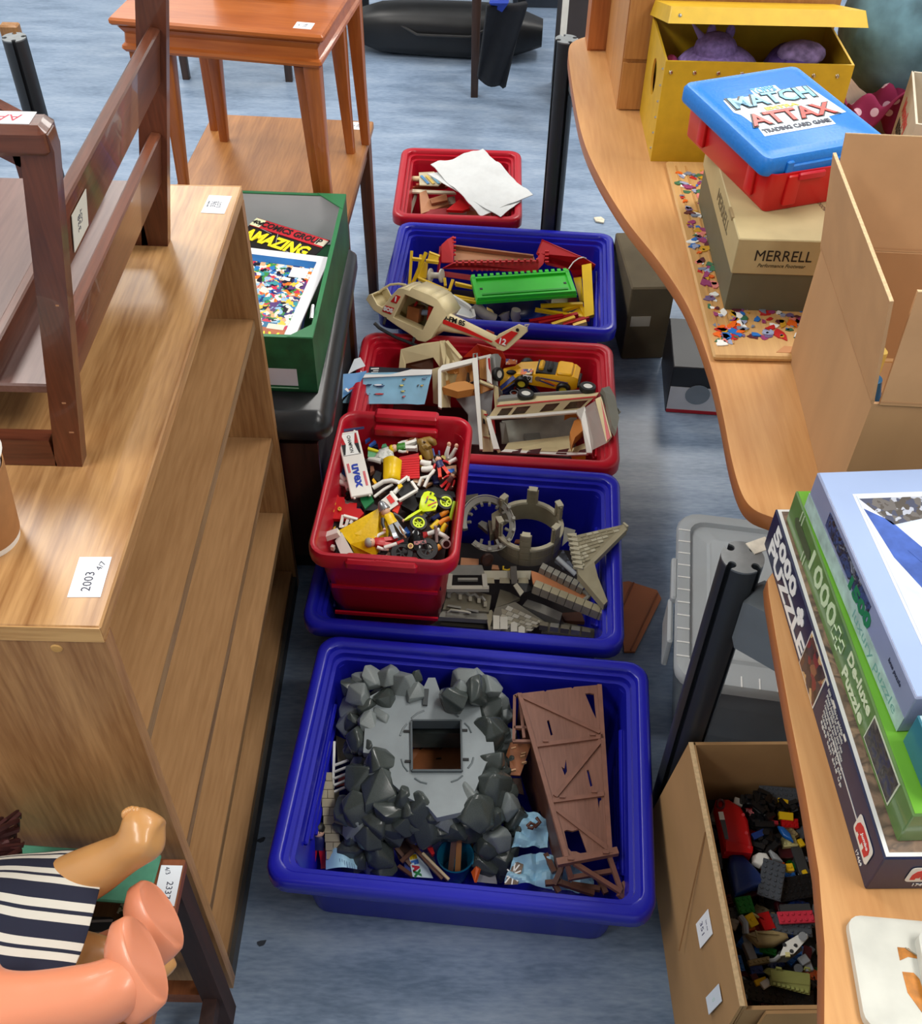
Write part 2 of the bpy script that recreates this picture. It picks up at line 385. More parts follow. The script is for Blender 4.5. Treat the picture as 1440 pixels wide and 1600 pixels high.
def orange_table(w, d, h, name_label, mx, leg_in, apron):
    t = thing('nesting_table', name_label, 'table', mx)
    top = MB(); top.rbox((0, 0, h-.007), (w, d, .014), .006, .004)
    tp = top.build('tabletop', ORG, t)
    a = MB(); W, D = w-.03, d-.03
    prof = [(0, h-.014), (.004, h-.02), (-.004, h-.034), (-.002, h-.052), (.003, h-.056), (.004, h-.062), (.0, h-.068)]
    a.loft([rrect(W+2*o, D+2*o, z, .004, 1) for o, z in prof]+[rrect(W-.03, D-.03, h-.068, .004, 1), rrect(W-.03, D-.03, h-.014, .004, 1)], loop=True)
    if apron: a.build('apron', ORG, t, 30)
    for sx in (1, -1):
        for sy in (1, -1):
            l = MB(); x1, y1, x0, y0 = sx*(w/2-leg_in), sy*(d/2-leg_in), sx*(w/2-leg_in+.012), sy*(d/2-leg_in+.006)
            l.loft([rrect(.020, .020, 0, .004, 2, x0, y0), rrect(.026, .024, h*.4, .004, 2, (x0+x1)/2, (y0+y1)/2), rrect(.036, .030, h-.03, .004, 2, x1, y1)])
            l.m = MX(); l.build('leg', ORGZ, t)
    return t, tp
om = T(-.458, 2.248, .5, rz=-8.5)
ot, otp = orange_table(.425, .41, .4, 'outer orange wooden table of a nest with moulded apron', om, .037, True)
label_card(otp, T(.165, -.165, .4, rz=0), .035, .03, [('336', .003, 0, .011, 90), ('lot', -.01, 0, .006, 90)])
orange_table(.325, .30, .345, 'inner orange wooden table tucked beneath the moulded nest table', T(-.452, 2.235, .5, rz=-8.5), .02, False)
gb = thing('metal_box', 'grey metal box standing on the orange table', 'box', T(-.42, 2.31, .9, rz=-12))
MB().rbox((0, 0, .05), (.17, .22, .1), .008).build('body', mat((120, 124, 126), .35, .05, 20, 0, .7), gb)
MB().rbox((0, 0, .112), (.176, .226, .022), .008).build('lid', mat((150, 154, 156), .3, .04, 20, 0, .7), gb)

# ---------------------------------------------------------------- black padded stool with a box file of comics
st = thing('padded_stool', 'black vinyl padded stool beneath the green comic box', 'stool', T(-.42, 1.74, 0))
MB().rbox((0, 0, .415), (.36, .60, .07), .03, .022, 5).build('seat', mat((24, 25, 27), .3, .1, 30, .2), st, 60)
MB().box((-.005, .005, .2), (.31, .55, .36)).build('skirt', mat((14, 14, 16), .8, .1), st, 0)
MB().box((-.005, -.275, .22), (.31, .012, .31)).build('front_panel', wood((56, 24, 18), (34, 14, 12), 'z', 1, .4, .1), st, 0)
for sx in (1, -1):
    for sy in (1, -1): MB().cyl((sx*.14, sy*.25, 0), (sx*.14, sy*.25, .03), .014, .018, 12).build('foot', BLACK, st)
GRN = mat((26, 84, 50), .45, .25, 18)
GRNL = mat((44, 116, 72), .45, .05)
GRY = mat((206, 206, 210), .7, .03)
bf = thing('box_file', 'open green marbled box file holding old comics', 'box file', T(-.412, 1.77, .451, rz=-1.5))
W, D, H = .30, .50, .122
MB().box((0, 0, .002), (W, D, .004)).build('base', GRN, bf, 0)
for nm, c, s in (('front_wall', (0, -D/2+.002, H/2), (W, .004, H)), ('back_wall', (0, D/2-.002, H/2), (W, .004, H)), ('side_wall', (W/2-.002, 0, H/2), (.004, D-.008, H)), ('side_wall', (-W/2+.002, 0, H/2), (.004, D-.008, H))):
    p = MB().box(c, s).build(nm, GRN, bf, 0)
    if nm == 'front_wall':
        MB().box((.03, -D/2-.0004, .034), (.17, .0008, .038)).build('paper_label', mat((196, 190, 198), .6, .02), p, 0)
        MB().box((.03, -D/2-.0004, .009), (.17, .0008, .0018)).build('printed_line', mat((150, 190, 160), .6, 0), p, 0)
rimm = MB().loft([rrect(W+.002, D+.002, H, .002, 1), rrect(W+.002, D+.002, H+.002, .002, 1), rrect(W-.014, D-.014, H+.002, .012, 1), rrect(W-.014, D-.014, H, .012, 1)], loop=True)
rimm.build('rim_tape', GRNL, bf, 0)
MB().loft([rrect(W-.009, D-.009, .006, .002, 1), rrect(W-.009, D-.009, H-.001, .002, 1), rrect(W-.011, D-.011, H-.001, .002, 1), rrect(W-.011, D-.011, .006, .002, 1)], loop=True).build('lining', GRY, bf, 0)
for (x, y) in ((W/2-.03, -D/2+.02), (W/2-.02, D/2-.03)): pass
MB().prism([(W/2-.06, D/2), (W/2, D/2-.06), (W/2, D/2)], H+.0005, H+.003).build('corner', GRNL, bf, 0)
MB().prism([(W/2-.045, -D/2), (W/2, -D/2), (W/2, -D/2+.045)], H+.0005, H+.003).build('corner', GRNL, bf, 0)
cl = MB(); cl.cyl((W/2-.01, -D/2+.06, H), (W/2-.01, -D/2+.085, H+.012), .004, .003, 8); cl.build('clasp', mat((190, 190, 190), .3, 0, metal=1), bf)
# comics: a pile of plain ones, then the two whose covers show
base = T(-.412, 1.785, .458, rz=-1.5)
for k in range(4):
    tag(MB().box((0, 0, .0075), (.165, .26, .014)).build('comic_book', [mat((200, 190, 160), .6), mat((150, 60, 60), .5), mat((70, 90, 150), .5), mat((210, 200, 180), .6)][k], None, 0, T(-.40+.003*k, 1.70+.012*k, .4561+.0152*k, rz=[2, -3, 1, -2][k])), 'old comic lying beneath the two top comics in the box file', 'comic', 'comics beneath the top two')
cz = .5185
c1 = thing('comic_book', 'black comic cover with yellow and red masthead lettering at the back of the box', 'comic', T(-.418, 1.805, cz+.018, rz=-27, rx=4))
MB().box((0, 0, -.002), (.178, .27, .003)).build('cover', mat((20, 20, 22), .35, .1), c1, 0)
MB().box((0, .119, .0002), (.176, .028, .001)).build('red_band', mat((186, 38, 48), .35, .05), c1, 0)
text('lettering', 'COMICS GROUP', .024, BLACK, c1, T(.006, .119, .0012), bold=.0008, width=.145)
text('lettering', 'AMAZING', .045, mat((240, 220, 30), .4, 0), c1, T(-.004, .077, .0006), bold=.002, width=.155)
text('lettering', '40¢', .016, BLACK, c1, T(-.077, .119, .0012), bold=.0008)
MB().box((-.077, .119, .0006), (.024, .026, .001)).build('price_panel', mat((214, 220, 180), .5), c1, 0)
MB().box((.078, .119, .0006), (.022, .02, .001)).build('code_panel', mat((196, 190, 170), .5), c1, 0)
for (a, b) in (((-.02, .11), (.0, .07)), ((.0, .07), (.05, .06)), ((.05, .06), (.086, .075)), ((.04, .1), (.086, .05)), ((-.086, .11), (-.03, .1))):
    MB().bar((a[0], a[1], .0001), (b[0], b[1], .0001), .0012, .0008).build('web_line', mat((150, 150, 150), .5, 0), c1, 0)
c2 = thing('comic_book', 'white bordered comic with a crowded colourful cover lying upside down on top', 'comic', T(-.384, 1.69, cz+.0195, rz=-10, rx=5))
MB().box((0, 0, -.0015), (.18, .285, .003)).build('cover', mat((228, 230, 234), .35, .02), c2, 0)
art = patches([(40, 120, 190), (235, 225, 210), (200, 50, 80), (60, 150, 160), (240, 200, 70), (90, 60, 120), (235, 120, 40), (30, 50, 110), (150, 190, 220), (60, 140, 70), (225, 170, 130), (20, 24, 40), (240, 236, 230)], 105, .3, 3, .9)
MB().box((-.006, .012, .0004), (.15, .215, .001)).build('cover_art', art, c2, 0)
MB().box((-.006, .112, .0010), (.15, .02, .001)).build('sky_strip', mat((40, 100, 160), .3, .2), c2, 0)
MB().box((-.006, -.105, .0009), (.15, .045, .0012)).build('masthead_panel', mat((176, 96, 60), .35, .15, 40), c2, 0)
text('lettering', 'AVENGERS', .044, mat((242, 226, 40), .35, 0), c2, T(-.012, -.108, .0018, rz=180), bold=.001, width=.145)
MB().box((-.012, -.075, .0011), (.12, .015, .001)).build('title_strip', mat((40, 110, 150), .35), c2, 0)
text('lettering', 'GATHERING', .014, WHITE, c2, T(-.015, -.075, .0017, rz=180), bold=.0005)
for k in range(4): text('lettering', ['SUCH', 'FOES', 'LIKE', 'THESE'][k], .011, mat((30, 50, 110), .4, 0), c2, T(-.02+.0, -.06+.011*k, .0012, rz=180))
MB().box((.048, -.078, .0012), (.032, .014, .001)).build('code_panel', mat((228, 222, 200), .4), c2, 0)
MB().box((.045, .083, .0012), (.034, .03, .001)).build('corner_panel', mat((225, 228, 230), .4), c2, 0)
# ---------------------------------------------------------------- desks on the right
BEE = wood((212, 160, 104), (190, 134, 80), 'y', .8, .38, .06, .7, 4)
BEED = mat((168, 104, 58), .4, .1, 20, 0, streak=(1, .1, 1))
LEGM = mat((40, 43, 47), .42, .05)
CAPM = mat((138, 142, 144), .55, .06, 60, .1, .7)
BRK = mat((112, 120, 126), .45, .04)
def leg_profile(r=.0275):
    P = []; d = R(8)
    for k in range(4):
        a0 = math.pi/2*k; a1 = a0+math.pi/2; c = r-.0068
        P += [(r*math.cos(a0+d+(math.pi/2-2*d)*i/7), r*math.sin(a0+d+(math.pi/2-2*d)*i/7)) for i in range(8)]
        P += [(c*math.cos(a1)+.0056*math.cos(a1-q), c*math.sin(a1)+.0056*math.sin(a1-q)) for q in [R(48+264*i/9) for i in range(10)]]
    return P
LP = leg_profile()
def desk_leg(parent, x, y, rz, h=.70, bracket=None):
    mx = T(x, y, 0, rz=rz)
    lg = MB().prism(LP, .012, h-.002).build('leg', LEGM, parent, 30, mx)
    MB().prism(LP, h-.002, h+.001).build('cap', CAPM, lg, 0)
    MB().lathe([(0, 0), (.025, 0), (.025, .008), (.012, .014), (0, .014)], 16).build('foot', BLACK, lg)
    if bracket:
        b = MB(); b.m = T(0, 0, 0, rz=bracket-rz)
        b.loft([[(x0, p[0]*s, p[1]*s+.615) for p in [(-.024, -.06), (.0, -.07), (.024, -.06), (.026, .04), (.0, .048), (-.026, .04)]] for x0, s in ((.022, .75), (.03, .95), (.10, 1), (.16, .8))])
        b.build('bracket', BRK, lg, 50)
def desk_top(t, poly, h=.73, th=.026):
    n = len(poly)
    o = bmesh.new(); vs = [o.verts.new((p[0], p[1], h)) for p in poly]; f = o.faces.new(vs)
    if f.normal.z < 0: bmesh.ops.reverse_faces(o, faces=[f])
    me = bpy.data.meshes.new('tabletop')
    r = bmesh.ops.extrude_face_region(o, geom=[f]); 
    for v in [g for g in r['geom'] if isinstance(g, bmesh.types.BMVert)]: v.co.z -= th
    bmesh.ops.recalc_face_normals(o, faces=o.faces)
    bmesh.ops.bevel(o, geom=[e for e in o.edges if abs(e.verts[0].co.z-e.verts[1].co.z) < 1e-4], offset=.0025, segments=2, affect='EDGES', profile=.5)
    for q in o.faces: q.material_index = 1 if abs(q.normal.z) < .5 else 0
    o.to_mesh(me); o.free(); me.materials.append(BEE); me.materials.append(BEED)
    for p in me.polygons: p.use_smooth = True
    me.set_sharp_from_angle(angle=R(40))
    return link('tabletop', me, t)
def smooth_poly(P, n=5):
    out = []
    for i in range(len(P)-1):
        a, b, c, d = V(P[max(i-1, 0)]), V(P[i]), V(P[i+1]), V(P[min(i+2, len(P)-1)])
        for k in range(n):
            t = k/n; out.append(tuple(.5*((2*b)+(c-a)*t+(2*a-5*b+4*c-d)*t*t+(3*b-a-3*c+d)*t**3)))
    return out+[P[-1]]
wave = smooth_poly([(.262, 2.475), (.234, 2.45), (.218, 2.407), (.214, 2.288), (.219, 2.018), (.238, 1.851), (.276, 1.680), (.322, 1.538), (.353, 1.410), (.366, 1.263), (.367, 1.160), (.364, 1.053), (.367, .990), (.378, .962), (.40, .948)])
d1 = thing('desk', 'far beech desk with wavy front edge and boxes on it', 'desk')
desk_top(d1, [(1.15, .946), (1.15, 2.478)]+wave)
desk_leg(d1, .227, 2.577, 20, .682, bracket=-25)
for (x, y) in ((1.1, 1.0), (1.1, 2.52)): desk_leg(d1, x, y, 0)
d2 = thing('desk', 'near beech desk carrying the puzzle boxes', 'desk')
desk_top(d2, [(1.15, .862), (.40, .862), (.383, .857), (.373, .843), (.370, .82), (.366, .75), (.361, .647), (.358, .554), (.353, .47), (.343, .40), (.327, .33), (.30, .22), (.28, .05), (1.15, .05)][::-1])
desk_leg(d2, .36, .905, 40, bracket=-35)
for (x, y) in ((1.1, .12),): desk_leg(d2, x, y, 0)
lp = MB().box((0, 0, 0), (.03, .02, .0012)).build('paper_scrap', mat((214, 206, 190), .6, .1, 60), None, 0, T(.385, .925, .7016, rz=25)); tag(lp, 'torn paper scrap on the leg top between the desks', 'paper')
d3 = thing('desk', 'desk edge and grooved dark leg behind the rack', 'desk')
desk_top(d3, [(-1.26, 2.0), (-1.26, 2.7), (-1.6, 2.7), (-1.6, 2.0)])
desk_leg(d3, -1.055, 2.47, 15)
wb = tag(MB().rbox((0, 0, .2), (.05, .03, .55), .004).build('wooden_post', wood((176, 128, 76), (140, 96, 54), 'z'), None, 30, T(-1.255, 2.93, .075)), 'pale wooden post at the upper left behind the dark leg', 'post')
wb.location.z = .075
rb = thing('wooden_chair', 'dark red wooden chair beside the grooved leg at the left edge', 'chair', T(-.885, 1.96, 0, rz=0))
MB().bar((-.34, 0, .92), (.02, 0, .70), .03, .10).build('top_rail', MAHX, rb, 0)
MB().box((0, 0, .35), (.03, .03, .70)).build('leg', MAHZ, rb, 0)
MB().box((-.32, 0, .44), (.03, .03, .88)).build('leg', MAHZ, rb, 0)

# wooden cabinet and the box behind it
CAB = wood((196, 142, 84), (166, 110, 58), 'z', 1, .4, .08, .8, 4)
cb = thing('wooden_cabinet', 'beech cabinet standing behind the yellow storage box', 'cabinet', T(.299, 2.106, .73))
MB().box((.20, .14, .21), (.40, .28, .42)).build('body', CAB, cb, 0)
fr = MB().box((.20, -.003, .05), (.396, .006, .094)).build('drawer', CAB, cb, 0)
MB().box((.20, -.003, .26), (.396, .006, .31)).build('door', CAB, cb, 0)
cb2 = thing('wooden_crate', 'upright wooden case behind the cabinet at the desk end', 'case', T(.256, 2.395, .73))
MB().box((.12, .035, .17), (.235, .07, .34)).build('body', wood((190, 118, 62), (156, 88, 42), 'z', 1, .4), cb2, 0)
MB().box((.03, -.002, .17), (.05, .004, .33)).build('panel', wood((184, 112, 58), (150, 84, 40), 'z', 1, .4), cb2, 0)

# ---------------------------------------------------------------- yellow box
YEL = mat((208, 168, 34), .5, .05, 40, .1)
YELD = mat((196, 158, 36), .5, .05, 40, .1)
yb = thing('storage_box', 'yellow card storage box with metal studs and ajar lid', 'box', T(.345, 1.888, .73))
yw, yd, yh = .335, .205, .19
for nm, c, s in (('front_wall', (yw/2, .002, yh/2), (yw, .004, yh)), ('back_wall', (yw/2, yd-.002, yh/2), (yw, .004, yh)), ('side_wall', (yw-.002, yd/2, yh/2), (.004, yd-.008, yh)), ('base', (yw/2, yd/2, .003), (yw-.008, yd-.008, .006))):
    p = MB().box(c, s).build(nm, YEL, yb, 0)
    if nm == 'front_wall':
        for k in range(8): MB().lathe([(0, .003), (.003, .0022), (.0042, 0), (0, 0)], 10).build('stud', mat((200, 196, 180), .25, 0, metal=1), p, 40, T(.012+.0425*k, 0, yh-.02, rx=90))
hole = [(yd/2+.026*math.cos(a), yh*.62+.034*math.sin(a)*(1 if math.sin(a) > 0 else 1)) for a in [2*math.pi*i/16 for i in range(16)]]
sd = plate('side_wall', [(.0042, 0), (yd-.0042, 0), (yd-.0042, yh), (.0042, yh)], [hole], .004, YELD, yb, MX(((0, 0, 1, 0), (1, 0, 0, 0), (0, 1, 0, 0), (0, 0, 0, 1))))
for k in range(6):
    MB().lathe([(0, .003), (.002, .0022), (.0028, 0), (0, 0)], 8).build('stud', mat((200, 196, 180), .25, 0, metal=1), sd, 40, T(.014, .02+.03*k, 0, rx=180))
ld = MB(); lw, ldp, lh = yw+.012, yd+.014, .026
ld.loft([rrect(lw, ldp, 0, .002, 1), rrect(lw-.01, ldp-.03, lh, .002, 1), ]); 
ll = ld.build('lid', YEL, yb, 20, T(yw/2, yd/2+.002, yh+.004) @ T(0, ldp/2, 0, rx=-14) @ T(0, -ldp/2, 0))
ll.matrix_local = T(yw/2, yd+.004, yh+.001) @ MX.Rotation(R(-17), 4, 'X') @ T(0, -ldp/2, 0)
MB().lathe([(0, .003), (.003, .0022), (.0042, 0), (0, 0)], 10).build('stud', mat((200, 196, 180), .25, 0, metal=1), ll, 40, T(-lw/2+.02, -ldp/2+.008, .012, rx=75))
# plush toys in the yellow box
PUR = mat((134, 112, 172), .95, .2, 120, .6)
pu = thing('plush_unicorn', 'lilac plush unicorn lying in the yellow box', 'plush toy', T(.345, 1.888, .73))
MB().ball((.115, .10, .13), (.08, .07, .05), 16, 10).build('body', PUR, pu, 60)
MB().ball((.105, .095, .175), (.04, .034, .03), 16, 10).build('head', PUR, pu, 60)
MB().cyl((.085, .10, .185), (.055, .105, .218), .009, .001, 10).build('horn', mat((150, 130, 190), .8), pu, 60)
for dx in (0, .035): MB().ball((.095+dx, .11, .20), (.009, .006, .014), 10, 6).build('ear', PUR, pu, 60)
pv = thing('plush_toy', 'deep violet plush toy beside the lilac unicorn in the box', 'plush toy', T(.345, 1.888, .73))
MB().ball((.255, .10, .125), (.055, .07, .06), 16, 10).build('body', mat((86, 62, 128), .95, .2, 120, .6), pv, 60)
MB().ball((.262, .085, .175), (.045, .03, .022), 14, 8).build('mane', mat((150, 128, 176), .95, .3, 60, .6), pv, 60)
pk = thing('pink_toy', 'pink and lilac toy showing through the hand hole of the yellow box', 'plush toy', T(.345, 1.888, .73))
MB().ball((.03, .095, .09), (.022, .06, .07), 12, 8).build('body', mat((206, 80, 140), .8, .3, 60), pk, 60)
MB().ball((.016, .09, .13), (.008, .012, .012), 10, 6).build('button', mat((220, 215, 225), .4), pk, 60)

# ---------------------------------------------------------------- painted board, shoe box, card tin
bd = thing('painting_board', 'plywood board spattered with dried paint under the shoe box', 'board', T(.371, 1.272, .73))
bw, bl = .30, .60
PLY = wood((208, 164, 104), (184, 138, 82), 'y', .8, .5, .1, .8, 4)
MB().rbox((bw/2, bl/2, .005), (bw, bl, .010), .004).build('board_base', PLY, bd)
fr = MB(); 
for a, b in (((.016, .03), (.016, bl-.02)), ((.034, .03), (.034, bl-.02))): fr.bar((a[0], a[1], .0105), (b[0], b[1], .0105), .0025, .0015)
fr.build('score_line', mat((190, 140, 80), .5), bd, 0)
random.seed(5)
PC = [(40, 110, 190), (226, 100, 30), (190, 40, 40), (110, 90, 130), (120, 130, 150), (60, 110, 80), (235, 235, 230), (200, 150, 40), (150, 60, 110), (90, 40, 50), (150, 160, 190), (220, 130, 120)]
def blob(r, e, a):
    k = random.random()*6; n = 9
    return [(r*(1+.35*math.sin(3*t+k))*math.cos(t)*e*math.cos(a)-r*(1+.3*math.cos(2*t+k))*math.sin(t)*math.sin(a), r*(1+.35*math.sin(3*t+k))*math.cos(t)*e*math.sin(a)+r*(1+.3*math.cos(2*t+k))*math.sin(t)*math.cos(a)) for t in [2*math.pi*i/n for i in range(n)]]
PM = [mat(c, .3, .1) for c in PC]
for i in range(270):
    if i < 165: x, y = random.choice((random.uniform(.012, .03), random.uniform(.034, .075))), random.uniform(.03, bl-.03)
    else: x, y = random.uniform(.04, .2), random.uniform(.035, .13)
    z = .0103+.0004*(i % 5)
    MB().prism([(x+p[0], y+p[1]) for p in blob(random.uniform(.002, .0075), random.uniform(.8, 2.0), random.uniform(0, 3))], .0098, z+.0006).build('paint_blob', random.choice(PM), bd, 0)
MB().prism([(.095, .012), (.15, .010), (.148, .024), (.11, .028)], .0098, .0106).build('torn_patch', mat((190, 130, 80), .6), bd, 0)
MB().prism([(.14, .03), (.20, .03), (.20, .065), (.16, .05)], .0098, .0104).build('bare_patch', mat((196, 140, 72), .6), bd, 0)

KRL = mat((178, 160, 116), .6, .03, 30)
KRD = mat((96, 92, 70), .6, .03, 30)
sb = thing('shoe_box', 'olive shoe box with tan lid supporting the card game tin', 'box', T(.402, 1.389, .7402, rz=-1))
sw, sl_, shh = .27, .34, .127
MB().box((sw/2, sl_/2, .05), (sw-.006, sl_-.006, .10)).build('body', KRD, sb, 0)
ld = MB().rbox((sw/2, sl_/2, shh-.03), (sw, sl_, .06), .0015).build('lid', KRL, sb, 20)
text('lettering', 'MERRELL', .026, BLACK, ld, T(.072, -.0004, shh-.028, rx=90), width=.085)
text('lettering', 'Performance Footwear', .009, mat((90, 80, 55), .6, 0), ld, T(.072, -.0004, shh-.044, rx=90), shear=.3, width=.072)
text('lettering', 'MERRELL', .04, BLACK, ld, T(.175, .15, shh+.0002, rz=-78), width=.155, bold=.0003)
text('lettering', 'performance footwear', .014, mat((110, 80, 60), .6, 0), ld, T(.138, .13, shh+.0002, rz=-78), width=.12)
text('lettering', 'MERRELL', .03, mat((110, 98, 70), .6, 0), ld, MX(((0, 0, -1, -.0004), (-1, 0, 0, .13), (0, 1, 0, shh-.03), (0, 0, 0, 1))), width=.11)
MB().box((0, .075, shh-.002), (.004, .03, .006)).build('slot', mat((150, 130, 90), .6), ld, 0)
MB().box((0, .26, shh-.002), (.004, .03, .006)).build('slot', mat((150, 130, 90), .6), ld, 0)
MB().lathe([(.007, 0), (.007, .0003), (.0055, .0003), (.0055, 0)], 16, True).build('round_mark', mat((90, 70, 50), .6, 0), ld, 0, T(.04, .165, shh))

RED = mat((196, 18, 22), .32, .03)
tb = thing('card_tin', 'bright red plastic tray of a card game tin under its blue lid', 'tin', frame(V((.43, 1.452, .868)), V((.43+.14, 1.452+.062, .868))))
# tray sits square on the shoe box lid
tw, td, th = .205, .27, .062
tb.matrix_world = T(.450, 1.462, .8675, rz=19)
o = MB(); o.loft([rrect(tw-.008, td-.008, 0, .008, 3, tw/2, td/2), rrect(tw-.004, td-.004, .003, .01, 3, tw/2, td/2), rrect(tw, td, th, .012, 3, tw/2, td/2), rrect(tw-.006, td-.006, th, .01, 3, tw/2, td/2), rrect(tw-.01, td-.01, .005, .008, 3, tw/2, td/2)])
tr = o.build('tray', RED, tb)
for x in (.04, .165): MB().rbox((x, -.001, .034), (.022, .006, .05), .002).build('rib', RED, tr)
for y in (.05, .21): MB().rbox((-.001, y, .034), (.006, .022, .05), .002).build('rib', RED, tr)
MB().rbox((tw*.33, -.004, th-.006), (.045, .006, .012), .002).build('latch', mat((190, 20, 40), .35), tr)
for k in range(2): tag(MB().box((0, 0, .0), (.063, .088, .006)).build('trading_cards', [mat((210, 205, 200), .4), mat((60, 70, 130), .4), mat((225, 215, 180), .4)][k % 3], None, 0, tb.matrix_world @ T(.05, .07+.11*k, .045)), ['near stack of trading cards in the red tray under the blue lid', 'far stack of trading cards in the red tray under the blue lid'][k], 'cards')
BLU = mat((28, 122, 212), .42, .04, 200, .25)
LA, LB = at(1195, 258, .95), at(1391, 222, .95)
lid = thing('blue_cover', 'blue plastic lid printed with a card game title lying askew on the red tray', 'lid', None)
pA, pB, pC = at(1197, 252, .953), at(1390, 217, .953), at(1112, 124, .962)
ex = (pB-pA); lw_ = ex.length; ld_ = (pC-pA).length
lid.matrix_world = frame(pA, pB, ex.cross(pC-pA))
o = MB(); o.loft([rrect(lw_-.004, ld_-.004, -.028, .012, 4, lw_/2, ld_/2), rrect(lw_, ld_, -.024, .014, 4, lw_/2, ld_/2), rrect(lw_, ld_, -.006, .014, 4, lw_/2, ld_/2), rrect(lw_-.008, ld_-.008, 0, .012, 4, lw_/2, ld_/2), rrect(lw_-.03, ld_-.03, .0, .012, 4, lw_/2, ld_/2), rrect(lw_-.036, ld_-.036, .002, .012, 4, lw_/2, ld_/2)])
lp_ = o.build('lid_shell', BLU, lid, 40)
MB().rbox((lw_*.5, -.001, -.022), (lw_*.62, .005, .018), .002).build('catch', BLU, lid)
for x in (.2, .8): MB().rbox((lw_*x, -.002, -.016), (.012, .005, .02), .002).build('hinge', BLU, lid)
GL = mat((225, 242, 250), .35, 0)
def glow_plate(pts, z): MB().prism(pts, z-.0006, z).build('title_outline', GL, lp_, 0)
cx, cy = lw_*.5, ld_*.52
glow_plate([(cx-.082, cy+.005), (cx-.078, cy+.045), (cx-.02, cy+.045), (cx-.018, cy+.066), (cx+.03, cy+.066), (cx+.03, cy+.05), (cx+.08, cy+.05), (cx+.085, cy+.0), (cx+.09, cy-.046), (cx+.055, cy-.05), (cx+.052, cy-.074), (cx-.075, cy-.074), (cx-.07, cy-.045), (cx-.075, cy-.005)], .0028)
text('lettering', 'TOPPS', .022, mat((40, 150, 200), .35, 0), lp_, T(cx+.003, cy+.056, .0034), bold=.0006, width=.043)
for s, y, c1_, wd in (('MATCH', .027, (110, 185, 220), .15), ('ATTAX', -.03, (206, 52, 40), .155)):
    text('lettering', s, .05, mat((20, 22, 30), .4, 0), lp_, T(cx+.0, cy+y, .0032), bold=.003, width=wd+.006, shear=.06)
    text('lettering', s, .047, mat(c1_, .35, .25, 25), lp_, T(cx+.0, cy+y, .0042), bold=.001, width=wd-.002, shear=.06)
text('lettering', 'EXTRA', .012, mat((210, 190, 60), .4, 0), lp_, T(cx, cy-.001, .0034), bold=.0006, width=.06)
text('lettering', 'TRADING CARD GAME', .015, mat((20, 30, 60), .4, 0), lp_, T(cx-.01, cy-.062, .0034), bold=.0006, width=.12)

# ---------------------------------------------------------------- open cardboard carton on the desk
CARD = mat((182, 140, 98), .75, .05, 14, .08, streak=(1, 1, .25))
CARDI = mat((172, 130, 90), .8, .05, 14)
CEDGE = mat((206, 176, 134), .8, .1, 200)
cx0, cy0 = at(1362, 631, .917).xy; cx1, cy1 = at(1283, 388, .917).xy
ct = thing('cardboard_carton', 'tall open brown carton with raised flaps on the far desk', 'carton', T(cx0, cy0, .7305))
ux = V((cx1-cx0, cy1-cy0, 0)); cl_ = ux.length
ct.rotation_euler.z = math.atan2(ux.y, ux.x)-math.pi/2
cw, ch = .36, .187
for nm, c, s in (('side_wall', (.002, cl_/2, ch/2), (.004, cl_, ch)), ('side_wall', (cw-.002, cl_/2, ch/2), (.004, cl_, ch)), ('end_wall', (cw/2, .002, ch/2), (cw-.008, .004, ch)), ('end_wall', (cw/2, cl_-.002, ch/2), (cw-.008, .004, ch)), ('base', (cw/2, cl_/2, .002), (cw-.008, cl_-.008, .004))):
    MB().box(c, s).build(nm, CARD, ct, 0)
def flap(name, a, b, h, ang, inset):
    "flap hinged along a-b, raised by ang degrees from level"
    a = V(a); b = V(b); m = frame(a, b); L = (b-a).length
    o = MB(); o.prism([(0, 0), (L, 0), (L-inset, h), (inset, h)], -.002, .002)
    e = o.build(name, CARD, ct, 0, m @ MX.Rotation(R(ang), 4, 'X'))
    MB().box((L/2, h, 0), (L-2*inset, .0012, .0042)).build('cut_edge', CEDGE, e, 0)
    MB().box((L/2, .004, 0), (L, .0025, .0046)).build('crease', CARDI, e, 0)
    return e
flap('flap', (0, cl_, ch), (0, 0, ch), .14, 98, .001)
flap('flap', (.002, cl_, ch), (cw-.002, cl_, ch), .15, 70, .002)
flap('flap', (cw, 0, ch), (.008, 0, ch), .145, 96, .001)
tag(MB().rbox((0, 0, .0), (.05, .02, .10), .006).build('wooden_block', mat((216, 186, 96), .5), None, 30, T(.55, 1.17, .7866, rz=10)), 'pale yellow block with a dark mark inside the tall carton', 'block')
vs = thing('blue_ornament', 'shiny blue ornament inside the tall carton', 'ornament', T(.525, 1.08, .735))
MB().lathe([(0, 0), (.02, 0), (.022, .01), (.012, .03), (.028, .06), (.03, .08), (.016, .1), (.012, .12), (0, .12)], 20).build('body', mat((30, 90, 130), .1, .2, 30, 0, 0, .6), vs, 60)
tag(MB().rbox((.0, 0, .02), (.06, .05, .04), .01).build('trinket', mat((170, 60, 90), .3, .2), None, 40, T(.515, 1.02, .7346)), 'small pink and black trinket inside the tall carton', 'trinket')

